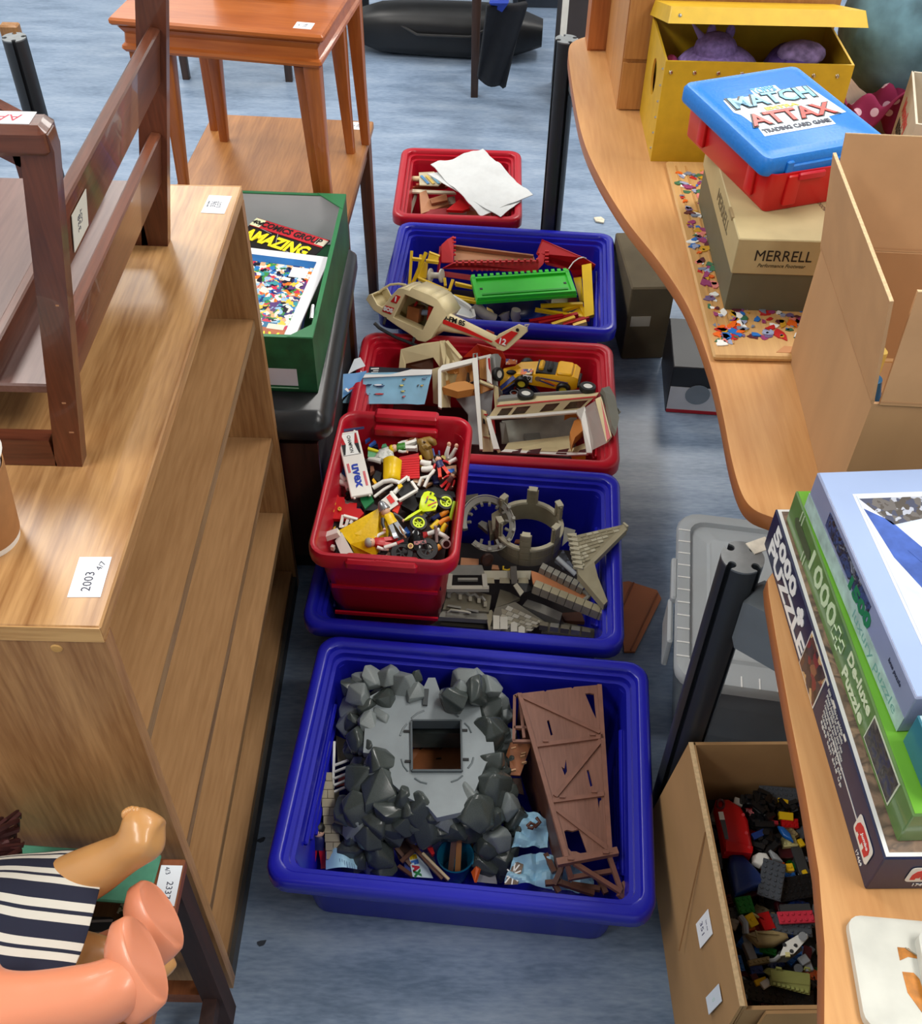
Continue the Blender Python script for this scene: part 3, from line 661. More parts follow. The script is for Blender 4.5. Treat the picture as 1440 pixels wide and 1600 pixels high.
# toaster carton, plank, plush and dotted cloth at the far end
tc_ = at(1383, 238, .73); 
tk = thing('toaster_carton', 'white appliance carton lettered in red and black at the right edge', 'carton', T(tc_.x, tc_.y, .7305, rz=-14))
TW = mat((196, 186, 166), .7, .06, 20)
th_ = .158
for nm, c, s in (('side_wall', (.002, -.11, th_/2), (.004, .22, th_)), ('end_wall', (.12, -.002, th_/2), (.236, .004, th_)), ('side_wall', (.238, -.11, th_/2), (.004, .22, th_)), ('end_wall', (.12, -.218, th_/2), (.232, .004, th_))):
    p = MB().box(c, s).build(nm, TW, tk, 0)
    if c[0] < .01:
        mm = MX(((0, 0, -1, -.0004), (-1, 0, 0, 0), (0, 1, 0, 0), (0, 0, 0, 1)))
        text('lettering', 'AUTOMATIC', .036, mat((30, 30, 30), .6, 0), p, MX.Translation((0, -.09, .072)) @ mm, bold=.001, width=.12)
        text('lettering', 'TOASTER', .036, mat((30, 30, 30), .6, 0), p, MX.Translation((0, -.078, .035)) @ mm, bold=.001, width=.10)
        text('lettering', 'Morphy', .04, mat((204, 90, 84), .6, 0), p, MX.Translation((0, -.085, .112)) @ mm, bold=.0015, shear=.3, width=.1)
        MB().prism([(.15, .03), (.19, .03), (.19, .07)], 0, .0005).build('arrow_mark', mat((50, 50, 50), .6), p, 0, mm)
MB().box((.12, -.11, .004), (.23, .21, .006)).build('base', CARD, tk, 0)
pl = aty(1369, 172, 1.98)
tag(MB().rbox((0, 0, .0), (.018, .16, .06), .004).build('wooden_plank', wood((206, 156, 96), (180, 126, 70), 'y'), None, 30, T(.712, 1.80, .7605, rz=14)), 'tan wooden plank between the tin and the white carton', 'plank')
tag(MB().box((0, 0, 0), (.03, .04, .003)).build('paper_slip', WHITE, None, 0, T(.705, 1.80, .79, rz=20)), 'white paper slip by the tan plank', 'paper').location.z = .7922
TEALF = mat((92, 128, 142), .85, .35, 14, .5)
ps = thing('plush_sphere', 'large grey teal velvety plush with a pale belly at the top right', 'plush toy', T(.90, 2.16, .735))
MB().ball((0, 0, .15), (.17, .15, .15), 28, 18).build('body', TEALF, ps, 60)
MB().ball((.06, -.06, .09), (.13, .10, .085), 20, 12).build('belly', mat((186, 168, 166), .9, .15, 30, .4), ps, 60)
MB().ball((-.02, -.06, .24), (.05, .05, .03), 14, 8).build('tuft', TEALF, ps, 60)
def dotted():
    m, nt, b = _new('dotted_cloth'); N, L = nt.nodes, nt.links; b.inputs['Roughness'].default_value = .9
    tc = N.new('ShaderNodeTexCoord'); vo = N.new('ShaderNodeTexVoronoi'); vo.inputs['Scale'].default_value = 34; vo.inputs['Randomness'].default_value = .25
    L.new(tc.outputs['Object'], vo.inputs['Vector']); cr = N.new('ShaderNodeValToRGB'); cr.color_ramp.interpolation = 'CONSTANT'
    L.new(vo.outputs['Distance'], cr.inputs[0]); e = cr.color_ramp.elements; e[0].color = rgb((206, 170, 184)); e[1].position = .3; e[1].color = rgb((128, 20, 66))
    L.new(cr.outputs[0], b.inputs['Base Color']); return m
random.seed(2)
def cloth(u, v): return ((u-.5)*.17, (v-.5)*.085, .040+.035*math.sin(9*u+2)*math.cos(7*v)+.02*math.sin(17*u*v+1)+.03*(1-2*abs(u-.5)))
MAG = dotted()
tag(MB().sheet(cloth, 24, 24, .004).build('dotted_cloth', MAG, None, 60, T(.80, 2.002, .7305, rz=0)), 'crumpled magenta cloth with pale dots beneath the teal plush', 'cloth')
tag(MB().rbox((0, 0, .035), (.045, .08, .07), .02, .015, 4).build('black_bag', mat((18, 18, 22), .7, .2), None, 50, T(.714, 2.03, .7303, rz=0)), 'small black bag beside the dotted cloth', 'bag')

# ---------------------------------------------------------------- three jigsaw boxes
def jig(name_label, p, q, w_, h, body, topm, border, z):
    "box whose left edge runs from p (near) to q (far)"
    p = V((p[0], p[1], z)); q = V((q[0], q[1], z)); L = (q-p).length
    t = thing('jigsaw_box', name_label, 'puzzle box', T(p.x, p.y, z+.0006, rz=math.degrees(math.atan2(q.y-p.y, q.x-p.x))-90))
    b = MB().rbox((w_/2, L/2, h/2), (w_, L, h), .0015).build('box_lid', body, t, 20)
    if border:
        MB().box((w_/2, L/2, h+.0002), (w_-.004, L-.004, .0005)).build('white_border', border, b, 0)
    return t, b, L
LEFTF = lambda y, z: MX(((0, 0, -1, -.0005), (-1, 0, 0, y), (0, 1, 0, z), (0, 0, 0, 1)))   # writing on the side that faces the aisle
NAVY = mat((22, 28, 66), .35, .08, 20)
t, b, L = jig('navy 5000 piece jigsaw box at the bottom of the stack on the near desk', (.3935, .4535), (.3795, .901), .45, .063, NAVY, None, WHITE, .73)
MB().box((.225, L/2, .0637), (.438, L-.012, .0006)).build('picture', patches([(120, 96, 80), (150, 124, 104), (100, 86, 76), (168, 140, 116), (84, 74, 70)], 22, .4, 1, 1, (1, 1, 1), True), t, 0)
text('lettering', '5000', .031, WHITE, b, LEFTF(L-.07, .045), bold=.0011, width=.1)
text('lettering', 'PUZZLE', .031, WHITE, b, LEFTF(L-.1, .018), bold=.0011, width=.165)
for (y, z, s) in ((L-.15, .048, .006), (L-.158, .042, .005), (L-.142, .042, .005), (L-.15, .036, .006)):
    MB().cyl((-.0003, y, z), (-.0012, y, z), s, s, 10).build('jigsaw_mark', WHITE, b, 0)
MB().box((-.0004, L-.215, .032), (.0006, .062, .058)).build('photo_border', mat((225, 222, 215), .4), b, 0)
MB().box((-.0008, L-.215, .032), (.0006, .058, .054)).build('photo_panel', patches([(40, 26, 24), (90, 54, 40), (30, 24, 30), (140, 90, 60), (120, 30, 36), (60, 46, 50), (196, 160, 110)], 90, .35, 4), b, 0)
for k in range(7):
    text('lettering', ['5000 teile puzzle fur geduldige', 'pieces puzzle for the family', 'puzzle de 5000 pieces pour tous', 'rompecabezas con muchas piezas', 'made of strong board', 'keep the box lid safe', 'ages ten and up'][k], .0065, mat((214, 212, 206), .5, 0), b, LEFTF(L-.285-.004*k, .056-.0066*k), width=.055+.004*k)
MB().box((-.0004, .10, .030), (.0006, .09, .0016)).build('printed_line', mat((214, 212, 206), .5, 0), b, 0)
for (y, z, s) in ((.20, .059, .014), (.17, .058, .01), (.235, .06, .02), (.13, .059, .008)): MB().box((-.0004, y, z), (.0008, s, .003)).build('worn_edge', mat((220, 214, 200), .7), b, 0)
JRED = mat((200, 28, 40), .4, .02)
def elephant(mx, s):
    "red elephant badge on a cream panel"
    e = MB(); e.m = MX.Scale(s, 4); e.rbox((0, 0, .02), (2.5, 1.7, .04), .28, .01, 3)
    p = e.build('badge', mat((226, 222, 212), .4, 0), b, 0, mx)
    P = [(-1.0, -.55), (-.72, -.55), (-.72, -.35), (-.52, -.35), (-.52, -.1), (-.38, -.55), (.05, -.55), (.05, -.2), (.42, -.2), (.42, -.55), (.85, -.55), (1.02, .1), (.9, .45), (.5, .62), (-.45, .62), (-.85, .4), (-1.02, 0)]
    MB().prism([(x*s, y*s) for x, y in P], .04*s, .07*s).build('elephant_mark', JRED, p, 0)
    text('lettering', 'Jumbo', .42*s, WHITE, p, T(.25*s, .2*s, .075*s), shear=.2, bold=.01*s)
elephant(LEFTF(.035, .032), .0165)
elephant(MX(((1, 0, 0, .052), (0, 0, -1, -.0005), (0, 1, 0, .032), (0, 0, 0, 1))), .0165)
text('lettering', '17469', .007, WHITE, b, LEFTF(.028, .008)); text('lettering', '17469', .007, WHITE, b, MX(((1, 0, 0, .05), (0, 0, -1, -.0005), (0, 1, 0, .01), (0, 0, 0, 1))))
LIME = mat((112, 178, 52), .4, .05, 10)
LIMED = mat((92, 128, 66), .25, .12, 10, coat=.4)
t, b, L = jig('lime green 1000 piece de luxe puzzle box in the middle of the stack', (.4085, .470), (.388, .882), .42, .0485, LIMED, None, LIME, .7945)
MB().box((.225, L/2, .0491), (.36, L-.05, .0006)).build('picture', patches([(40, 60, 80), (30, 40, 50), (80, 120, 130), (50, 90, 110)], 18, .3, 2, 1, (1, 1, 1), True), t, 0)
text('lettering', '1000', .038, mat((200, 220, 180), .4, 0), b, LEFTF(L-.13, .028), width=.092, bold=.0006)
text('lettering', 'De-luxe', .020, mat((214, 226, 190), .4, 0), b, LEFTF(L-.262, .036), width=.07, bold=.0006)
text('lettering', 'Puzzle', .020, mat((214, 226, 190), .4, 0), b, LEFTF(L-.26, .014), width=.064, bold=.0006)
MB().loft([[(-.0003, L-.055+p[0], .026+p[1]) for p in [(-.026, -.007), (.026, -.007), (.032, 0), (.026, .007), (-.026, .007), (-.032, 0)]], [(-.0012, L-.055+p[0], .026+p[1]) for p in [(-.026, -.007), (.026, -.007), (.032, 0), (.026, .007), (-.026, .007), (-.032, 0)]]]).build('oval_mark', mat((70, 84, 56), .4, 0), b, 0)
for (y, z) in ((L-.035, .039), (L-.042, .039), (L-.068, .012), (L-.075, .012)): MB().box((-.0006, y, z), (.0008, .0018, .018)).build('oval_rule', mat((190, 205, 170), .4, 0), b, 0)
J = [(-.03, -.012), (-.012, -.012), (-.012, -.004), (-.004, -.004), (-.004, -.014), (.008, -.014), (.008, -.006), (.024, -.006), (.024, .01), (.01, .01), (.01, .004), (0, .004), (0, .014), (-.016, .014), (-.016, .004), (-.03, .004)]
MB().tube([(-.0008, L-.2-y*.6, .026+z*.8) for y, z in J], .0008, 4, True).build('jigsaw_outline', mat((200, 220, 180), .4, 0), b, 0)
MB().box((-.0004, .07, .026), (.0006, .075, .038)).build('photo_border', mat((206, 214, 190), .4), b, 0)
MB().box((-.0008, .07, .026), (.0006, .071, .034)).build('photo_panel', patches([(50, 46, 40), (40, 44, 80), (76, 70, 60), (30, 30, 40), (96, 92, 84)], 60, .3, 6, 1, (1, 1, 1), True), b, 0)
ICE = mat((152, 172, 210), .6, .03, 8, spec=.3)
ICES = mat((138, 148, 180), .25, .05, 8, coat=.4)
t, b, L = jig('pale blue 1500 piece puzzle box with a snow scene on top of the stack', (.4165, .556), (.392, .8535), .42, .0555, ICES, None, ICE, .8442)
MB().box((.21, L/2-.012, .0561), (.365, L-.05, .0006)).build('picture_border', mat((214, 218, 226), .65, 0), t, 0)
SNOWS = patches([(150, 172, 214), (190, 204, 230), (206, 214, 228), (214, 220, 230), (196, 204, 222), (218, 222, 230)], 9, .65, 9, .8, (1.6, .8, 1), True)
MB().box((.21, L/2-.012, .0566), (.359, L-.056, .0006)).build('picture', SNOWS, t, 0)
SBL = mat((62, 92, 170), .65, .2, 40, spec=.3)
MB().prism([(.032, L-.06), (.055, L-.08), (.08, L-.13), (.085, L-.17), (.12, L-.2), (.17, L-.25), (.17, L-.29), (.1, L-.235), (.06, L-.19), (.04, L-.13)][::-1], .0565, .0572).build('picture_shadow', SBL, t, 0)
for x0, y0, x1, y1 in ((.1, .16, .14, .24), (.125, .15, .16, .22), (.09, .12, .12, .17), (.06, .12, .075, .15)): MB().bar((x0, L-y0, .0571), (x1, L-y1, .0571), .006, .0008).build('picture_shadow', SBL, t, 0)
MB().prism([(.10, L-.045), (.385, L-.045), (.385, L-.15), (.235, L-.15), (.20, L-.085), (.12, L-.075)], .0565, .0572).build('picture_forest', patches([(46, 46, 42), (60, 60, 54), (34, 36, 36), (84, 80, 72)], 40, .65, 11, 1, (1, 1, 1), True), t, 0)
MB().prism([(.115, L-.055), (.15, L-.07), (.205, L-.12), (.245, L-.128), (.24, L-.108), (.19, L-.085), (.145, L-.05)], .0571, .0577).build('picture_branch', mat((214, 226, 242), .3, .1, 60), t, 0)
MB().prism([(.032, L-.045), (.11, L-.045), (.10, L-.075), (.055, L-.085)], .0565, .0572).build('picture_twigs', patches([(70, 64, 58), (96, 92, 90), (60, 66, 90), (170, 176, 190)], 160, .65, 12), t, 0)
MB().box((-.0004, L-.12, .038), (.0006, .13, .02)).build('photo_panel', patches([(40, 40, 44), (60, 80, 130), (30, 32, 36), (150, 160, 180)], 60, .3, 13, 1, (1, 1, 1), True), b, 0)
MB().box((-.0004, L/2, .012), (.0006, L, .022)).build('side_band', mat((168, 196, 190), .3, .15, 60), b, 0)
text('lettering', '1500', .022, mat((30, 120, 80), .4, 0), b, LEFTF(.135, .030), width=.06, bold=.0012)
text('lettering', 'luxury puzzle', .017, mat((110, 160, 156), .4, 0), b, LEFTF(.075, .012), width=.12)
text('lettering', 'luxe puzzle', .007, mat((60, 66, 90), .4, 0), b, LEFTF(.04, .04))
t2 = thing('jigsaw_box', 'petrol blue box with a white label behind the pale blue puzzle', 'puzzle box', T(.424, .480, .8442, rz=4))
MB().rbox((.19, .034, .022), (.38, .066, .044), .0015).build('box_lid', mat((40, 110, 130), .3, .1, coat=.4), t2, 20)
MB().box((.19, .034, .0443), (.37, .056, .0006)).build('dark_panel', mat((20, 60, 100), .3, .2), t2, 0)
MB().box((.05, .036, .0448), (.07, .03, .0006)).build('white_panel', WHITE, t2, 0)
text('lettering', 'PUZZLE', .012, mat((30, 60, 100), .4, 0), t2, T(.052, .036, .0452))

# ---------------------------------------------------------------- white lid with tape stains at the lower right
FRO = mat((222, 222, 212), .35, .05, 30, trans=.12)
wl = thing('plastic_tray', 'frosted white plastic tray with torn brown tape on the near desk', 'tray', T(.36, .325, .7306, rz=-4))
MB().loft([rrect(.22, .10, 0, .012, 4, .11, .05), rrect(.22, .10, .009, .013, 4, .11, .05), rrect(.212, .092, .0115, .012, 4, .11, .05)]).build('lid_panel', FRO, wl)
TAPE = mat((190, 120, 40), .35, .25, 90)
MB().prism([(.040, .072), (.050, .072), (.058, .063), (.048, .064), (.040, .060)], .011, .0119).build('tape_scrap', TAPE, wl, 0)
MB().prism([(.040, .050), (.050, .050), (.054, .045), (.057, .012), (.05, .016), (.041, .032)], .011, .0119).build('tape_scrap', TAPE, wl, 0)
MB().bar((.047, .072, .0122), (.06, .063, .0122), .001, .001).build('tape_edge', mat((150, 140, 120), .5), wl, 0)
ws = thing('frosted_tub', 'clear frosted tub at the lower right corner of the desk', 'tub', T(.416, .345, .7426, rz=-6))
MB().loft([rrect(.12, .06, 0, .008, 4, .06, .03), rrect(.12, .06, .012, .008, 4, .06, .03), rrect(.11, .05, .012, .006, 4, .06, .03), rrect(.11, .05, .003, .006, 4, .06, .03)]).build('tub_body', FRO, ws)
MB().ball((.028, .032, .008), (.018, .018, .008), 14, 8).build('dome', mat((236, 236, 230), .25, .04), ws, 60)
# ---------------------------------------------------------------- plastic crates on the floor
BLUEP = mat((27, 30, 166), .27, .03, 6)
REDP = mat((176, 18, 38), .3, .03, 6)
def crate(label, mx, w, d, h, m, grp=None, ribs=True):
    t = thing('storage_crate', label, 'crate', mx, grp)
    b = MB()
    R_ = lambda o, z, r: rrect(w-2*o, d-2*o, z, r, 5)
    b.loft([R_(.052, 0, .03), R_(.047, .004, .032), R_(.034, h-.032, .035), R_(.004, h-.034, .036), R_(0, h-.03, .036), R_(0, h-.008, .036), R_(.003, h-.002, .034), R_(.008, h, .03), R_(.018, h, .026), R_(.021, h-.002, .025),
            R_(.0225, h-.011, .024), R_(.0295, h-.012, .021), R_(.031, h-.022, .02), R_(.037, h-.023, .018), R_(.039, h-.034, .017), R_(.050, .009, .02), R_(.054, .005, .018)])
    b.build('crate_shell', m, t, 50)
    if ribs:
        for sx in (-1, 1):
            for k in range(3):
                L = (d-.2)*(1-.16*k); z = h-.055-.024*k; o = .0405+.0105*(h-.034-z)/(h-.043)
                MB().rbox((sx*(w/2-o-.001), -.01, z), (.008, L, .011), .003).build('grip_rib', m, t)
    return t
CRF = T(.026, .900, .001, rz=-4.6); CRB3 = T(.021, 1.378, .001, rz=-3.9); CRR2 = T(.044, 1.827, .001, rz=-2.6); CRB2 = T(.089, 2.312, .001, rz=-3.9); CRRB = T(-.026, 2.772, .001, rz=-1)
crate('deep blue plastic crate nearest the camera holding the grey rock and brown wall', CRF, .580, .462, .2, BLUEP)
crate('blue plastic crate with grey castle parts and the small red tub on it', CRB3, .580, .455, .2, BLUEP)
crate('wide red plastic crate holding toy vans beneath the helicopter', CRR2, .590, .43, .2, REDP)
crate('blue plastic crate with green and red wall pieces and yellow frames', CRB2, .578, .45, .2, BLUEP)
crate('far red plastic crate with folded paper towels on top', CRRB, .356, .40, .2, REDP, None, False)

# small red tub standing in the third crate
sw_, sd_, sh_ = .262, .388, .225
TUB = T(-.122, 1.389, .126, rz=-3.6)
tub = thing('plastic_tub', 'small dark red plastic tub heaped with little toy figures', 'tub', TUB)
b = MB(); R_ = lambda o, z, r: rrect(sw_-2*o, sd_-2*o, z, r, 5)
b.loft([R_(.042, 0, .03), R_(.036, .006, .032), R_(.028, .06, .034), R_(.026, .062, .034), R_(.015, sh_-.03, .034), R_(.001, sh_-.031, .036), R_(0, sh_-.026, .036), R_(0, sh_-.006, .036), R_(.003, sh_, .034), R_(.009, sh_, .028), R_(.012, sh_-.003, .026), R_(.014, sh_-.012, .026), R_(.04, .010, .03), R_(.044, .006, .02)])
ts = b.build('tub_shell', REDP, tub, 50)
for sy, dz in ((-1, -.004), (1, .008)):
    g = MB(); y = sy*(sd_/2-.006)
    g.rbox((0, y, sh_-.011+dz*.6), (.125, .026, .022), .006, .005, 3); g.build('grip_lip', REDP, tub)
    g = MB(); g.rbox((0, sy*(sd_/2-.026), sh_-.035+dz), (.125, .014, .022), .004, .004, 3)
    if sy > 0: g.build('grip_ledge', REDP, tub)
    if sy < 0:
        text('lettering', 'Addis', .013, REDP, tub, T(0, y-.003, sh_+.0002+dz*.6), .0005, bold=.0008)
for z in (.045, .125): MB().box((0, -sd_/2+.0275-.012*z/.2, z), (.19, .004, .007)).build('moulded_band', REDP, tub, 0)

def crop(ox, oy, s): return lambda x, y, z: at(ox+x/s, oy+y/s, z)
def W(t): m = MB(); m.m = t.matrix_basis.inverted(); return m
def tm(name, label, cat, p, grp=None): return thing(name, label, cat, MX.Translation(V(p)), grp)
def slab(name, label, cat, pts, th, m, grp=None, sm=0):
    "flat piece whose top outline is the list of world points"
    pts = [V(p) for p in pts]; c = sum(pts, V())/len(pts); n = V()
    for i in range(len(pts)): n += (pts[i]-c).cross(pts[(i+1) % len(pts)]-c)
    n.normalize()
    if n.z < 0: pts = pts[::-1]; n = -n
    o = MB().loft([[tuple(p-c-n*th) for p in pts], [tuple(p-c) for p in pts]]).build(name, m, None, sm, MX.Translation(c))
    return tag(o, label, cat, grp) if label else o
def bars(t, segs, w, h, m, name='bar', up=(0, 0, 1)):
    for a, b in segs:
        W(t).bar(a, b, w, h, up).build(name, m, t, 0)
def tubes(t, segs, r, m, name='bar', n=8):
    for s in segs: W(t).tube(s, r, n).build(name, m, t, 60)
random.seed(11)
def hull(n=15, k=(1, 1, 1), bev=.09, seed=0):
    rnd = random.Random(seed); bm = bmesh.new()
    for i in range(n):
        v = V((rnd.gauss(0, 1), rnd.gauss(0, 1), rnd.gauss(0, 1))).normalized()*rnd.uniform(.85, 1.05)
        bm.verts.new((v.x*k[0], v.y*k[1], v.z*k[2]))
    r = bmesh.ops.convex_hull(bm, input=bm.verts)
    bmesh.ops.delete(bm, geom=list({g for g in r['geom_interior'] if isinstance(g, bmesh.types.BMVert)}), context='VERTS')
    bmesh.ops.dissolve_limit(bm, angle_limit=R(14), verts=bm.verts, edges=bm.edges)
    bmesh.ops.bevel(bm, geom=list(bm.edges), offset=bev, segments=2, affect='EDGES', profile=.6, clamp_overlap=True)
    me = bpy.data.meshes.new('boulder'); bm.to_mesh(me); bm.free()
    for p in me.polygons: p.use_smooth = True
    me.set_sharp_from_angle(angle=R(50)); return me

# ---------------------------------------------------------------- grey rock mountain base in the front crate
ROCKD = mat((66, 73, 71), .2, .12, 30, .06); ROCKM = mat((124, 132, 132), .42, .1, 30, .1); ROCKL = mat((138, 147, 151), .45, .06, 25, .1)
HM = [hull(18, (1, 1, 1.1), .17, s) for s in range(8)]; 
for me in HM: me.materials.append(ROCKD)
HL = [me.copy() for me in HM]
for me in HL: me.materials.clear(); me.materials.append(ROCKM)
c3 = crop(470, 1020, 4.0)
ZT = .178
hc = c3(848, 590, ZT)
rock = thing('toy_mountain', 'grey plastic toy mountain base with a square hole in the front blue crate', 'toy mountain', MX.Translation((hc.x, hc.y, .012)))
outl = [(470, 300), (560, 250), (660, 262), (750, 300), (800, 195), (840, 195), (880, 310), (1000, 320), (1090, 340), (1130, 560), (1170, 560), (1180, 640), (1130, 680), (1060, 850), (985, 960), (850, 990), (800, 930), (690, 880), (600, 800), (560, 640), (430, 620), (440, 480)]
toL = lambda p: (p.x-hc.x, p.y-hc.y)
hole = [(690, 432), (1000, 432), (1006, 745), (694, 745)]
pl_ = plate('plateau', [toL(c3(848+(x-848)*1.1, 590+(y-590)*1.1, ZT)) for x, y in outl], [[toL(c3(x, y, ZT)) for x, y in hole]], .014, ROCKL, rock, T(0, 0, ZT-.026))
hp = [c3(x, y, ZT) for x, y in hole]
for i in range(4):
    a, b_ = hp[i], hp[(i+1) % 4]
    W(rock).bar(a+V((0, 0, -.006)), b_+V((0, 0, -.006)), .003, .024).build('hole_rim', mat((78, 86, 90), .4, .05), rock, 0)
for x0, y0, x1, y1 in ((690, 410, 770, 362), (910, 362, 985, 402), (620, 520, 662, 445), (1022, 440, 1064, 500), (628, 665, 668, 742), (1044, 722, 1078, 655), (710, 785, 788, 818), (938, 808, 1010, 768)):
    a, b_ = c3(x0, y0, ZT), c3(x1, y1, ZT); m_ = (a+b_)/2+((a+b_)/2-hc).normalized()*.002
    W(rock).tube([a, m_, b_], .0017, 6).build('ridge', mat((96, 106, 110), .45, .05), rock)
for x, y in ((660, 492), (1022, 486), (668, 680), (1030, 668)):
    W(rock).box(tuple(c3(x, y, ZT+.0005)), (.010, .004, .004)).build('notch', BLACK, rock, 0)
W(rock).bar(c3(785, 230, ZT+.004), c3(775, 330, ZT+.002), .008, .006).build('channel', mat((60, 66, 68), .5), rock, 0)
B = [(300, 190, 50, .165, 0), (365, 150, 38, .165, 1), (360, 250, 62, .168, 1), (450, 140, 62, .172, 1), (545, 135, 66, .172, 1), (645, 180, 78, .172, 1), (715, 240, 52, .170, 1), (720, 140, 34, .165, 0), (512, 270, 60, .184, 0), (285, 330, 66, .158, 1), (262, 430, 58, .145, 1), (340, 420, 52, .160, 0), (405, 340, 58, .174, 0), (375, 520, 72, .166, 0), (430, 430, 60, .176, 1), (500, 400, 56, .172, 1), (330, 590, 50, .14, 0), (415, 585, 46, .17, 0),
     (960, 255, 78, .178, 0), (1030, 150, 72, .170, 1), (1095, 220, 74, .178, 0), (1190, 195, 56, .165, 1), (1100, 140, 50, .16, 1), (1235, 300, 62, .16, 1), (1180, 340, 74, .168, 0), (1185, 465, 84, .174, 0), (1285, 380, 42, .14, 1), (1285, 515, 48, .145, 1), (1000, 210, 40, .18, 1),
     (1190, 655, 66, .174, 0), (1255, 740, 48, .15, 0), (1190, 815, 100, .168, 0), (1060, 875, 70, .170, 1), (1090, 970, 95, .160, 0), (950, 955, 68, .160, 0), (1185, 1005, 66, .14, 0), (1290, 930, 66, .140, 1), (1325, 1010, 70, .11, 0), (890, 1010, 66, .150, 1), (1350, 1100, 46, .09, 0), (1270, 850, 56, .15, 0),
     (490, 685, 80, .178, 0), (370, 780, 90, .160, 0), (495, 850, 105, .166, 0), (640, 885, 56, .170, 0), (440, 735, 44, .174, 1), (265, 960, 74, .135, 0), (350, 950, 84, .145, 0), (550, 950, 84, .155, 0), (735, 945, 92, .160, 0), (655, 1050, 64, .140, 0), (570, 1040, 78, .13, 0), (440, 1040, 84, .13, 0), (345, 1085, 64, .12, 1), (240, 1060, 56, .105, 0), (425, 1140, 70, .115, 0), (700, 1070, 64, .125, 0), (800, 1060, 84, .135, 0), (880, 1080, 62, .13, 0), (970, 1060, 72, .135, 0), (1060, 1070, 70, .13, 0),
     (505, 1230, 84, .085, 0), (510, 1310, 70, .065, 0), (420, 1290, 50, .06, 1), (320, 1200, 62, .09, 0), (360, 1270, 50, .07, 0), (590, 1120, 60, .11, 0), (290, 1140, 50, .1, 0),
     (1230, 1140, 74, .105, 1), (1160, 1190, 62, .095, 0), (1160, 1290, 72, .065, 0), (1250, 1270, 68, .07, 0), (1310, 1190, 58, .08, 0), (1150, 1345, 52, .045, 0), (1240, 1340, 50, .05, 0)]
for k in range(46):
    a = 2*math.pi*k/46; x, y = 810+470*math.cos(a)*(1-.22*(k % 3)/2), 650+430*math.sin(a)*(1-.2*(k % 3)/2)
    if y > 400: B.append((x, y, 70, .128+.012*(k % 3), 0))
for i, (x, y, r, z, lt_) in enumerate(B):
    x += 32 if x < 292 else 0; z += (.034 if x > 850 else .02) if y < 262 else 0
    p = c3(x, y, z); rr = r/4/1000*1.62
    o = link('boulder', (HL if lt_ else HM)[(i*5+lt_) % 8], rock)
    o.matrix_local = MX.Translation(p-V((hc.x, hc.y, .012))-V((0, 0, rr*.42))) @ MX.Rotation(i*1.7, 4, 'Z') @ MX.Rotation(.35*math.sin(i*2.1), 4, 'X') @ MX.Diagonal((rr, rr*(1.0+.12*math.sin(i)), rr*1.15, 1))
body = [(300, 260), (420, 150), (540, 130), (680, 190), (790, 260), (900, 250), (1030, 150), (1180, 200), (1260, 320), (1280, 500), (1220, 640), (1260, 800), (1310, 960), (1300, 1080), (1220, 1120), (1060, 1060), (960, 1050), (850, 1050), (740, 1040), (640, 1060), (560, 1120), (420, 1140), (270, 1040), (300, 900), (400, 760), (440, 640), (330, 560), (270, 430)]
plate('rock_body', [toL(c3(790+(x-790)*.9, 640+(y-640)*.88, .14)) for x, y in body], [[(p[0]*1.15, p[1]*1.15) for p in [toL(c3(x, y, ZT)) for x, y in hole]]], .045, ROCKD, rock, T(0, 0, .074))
rndb = random.Random(3)
for x, y, z in ((330, 1200, .06), (1230, 1250, .06), (380, 450, .1), (1150, 420, .1)):
    p = c3(x, y, z); W(rock).loft([circ(.03, .013, 8, None, p.x, p.y), circ(.024, z, 8, None, p.x, p.y)]).build('leg', ROCKD, rock)

# ---------------------------------------------------------------- brown ruined wall panel
BRN = wood((134, 92, 76), (110, 72, 58), 'y', 2.2, .5, .1, .8, 3)
BRNB = mat((126, 84, 68), .5, .08, 60); BRND = mat((96, 60, 44), .5, .1, 40); ORB = mat((146, 86, 46), .45, .1, 30)
c4 = crop(740, 1040, 4.21); ZW = .180
pc = c4(600, 720, ZW)
rw = thing('toy_ruin', 'brown timber framed toy wall with ragged holes at the right of the rock', 'toy wall', MX.Translation(pc))
cv = lambda x, y: tuple((c4(x, y, ZW)-pc).xy)
plate('panel', [cv(*q) for q in [(290, 185), (460, 165), (470, 172), (480, 163), (640, 143), (650, 150), (660, 140), (835, 125), (910, 1235), (590, 1268)]],
      [[cv(*q) for q in h] for h in ([(732, 184), (762, 180), (790, 186), (796, 260), (806, 352), (780, 300)], [(480, 362), (494, 358), (520, 455), (506, 460)], [(576, 664), (596, 678), (606, 616), (614, 692), (598, 722)], [(742, 688), (756, 685), (782, 790), (766, 796)], [(812, 858), (838, 852), (840, 884), (828, 890), (822, 940)],
       [(594, 1088), (612, 1080), (648, 1088), (690, 1076), (745, 1228), (700, 1234), (672, 1222), (640, 1222), (620, 1200)])], .004, BRN, rw, T(0, 0, -.004))
L4 = lambda q, z=ZW+.001: c4(q[0], q[1], z)
bars(rw, [(L4(a), L4(b)) for a, b in (((300, 185), (610, 1260)), ((826, 128), (895, 1235)), ((310, 200), (830, 440)), ((410, 527), (850, 468)), ((835, 492), (535, 862)), ((515, 892), (862, 846)), ((530, 935), (880, 1205)))], .0075, .005, BRNB, 'batten')
bars(rw, [(L4((545, 1298), ZW-.002), L4((945, 1222), ZW-.002))], .011, .01, BRNB, 'cross_bar')
for x, y in ((780, 455), (472, 497), (790, 830), (582, 864), (868, 1230), (638, 1272)): W(rw).box(tuple(c4(x, y, ZW+.004)), (.009, .004, .004)).build('peg', BRNB, rw, 0)
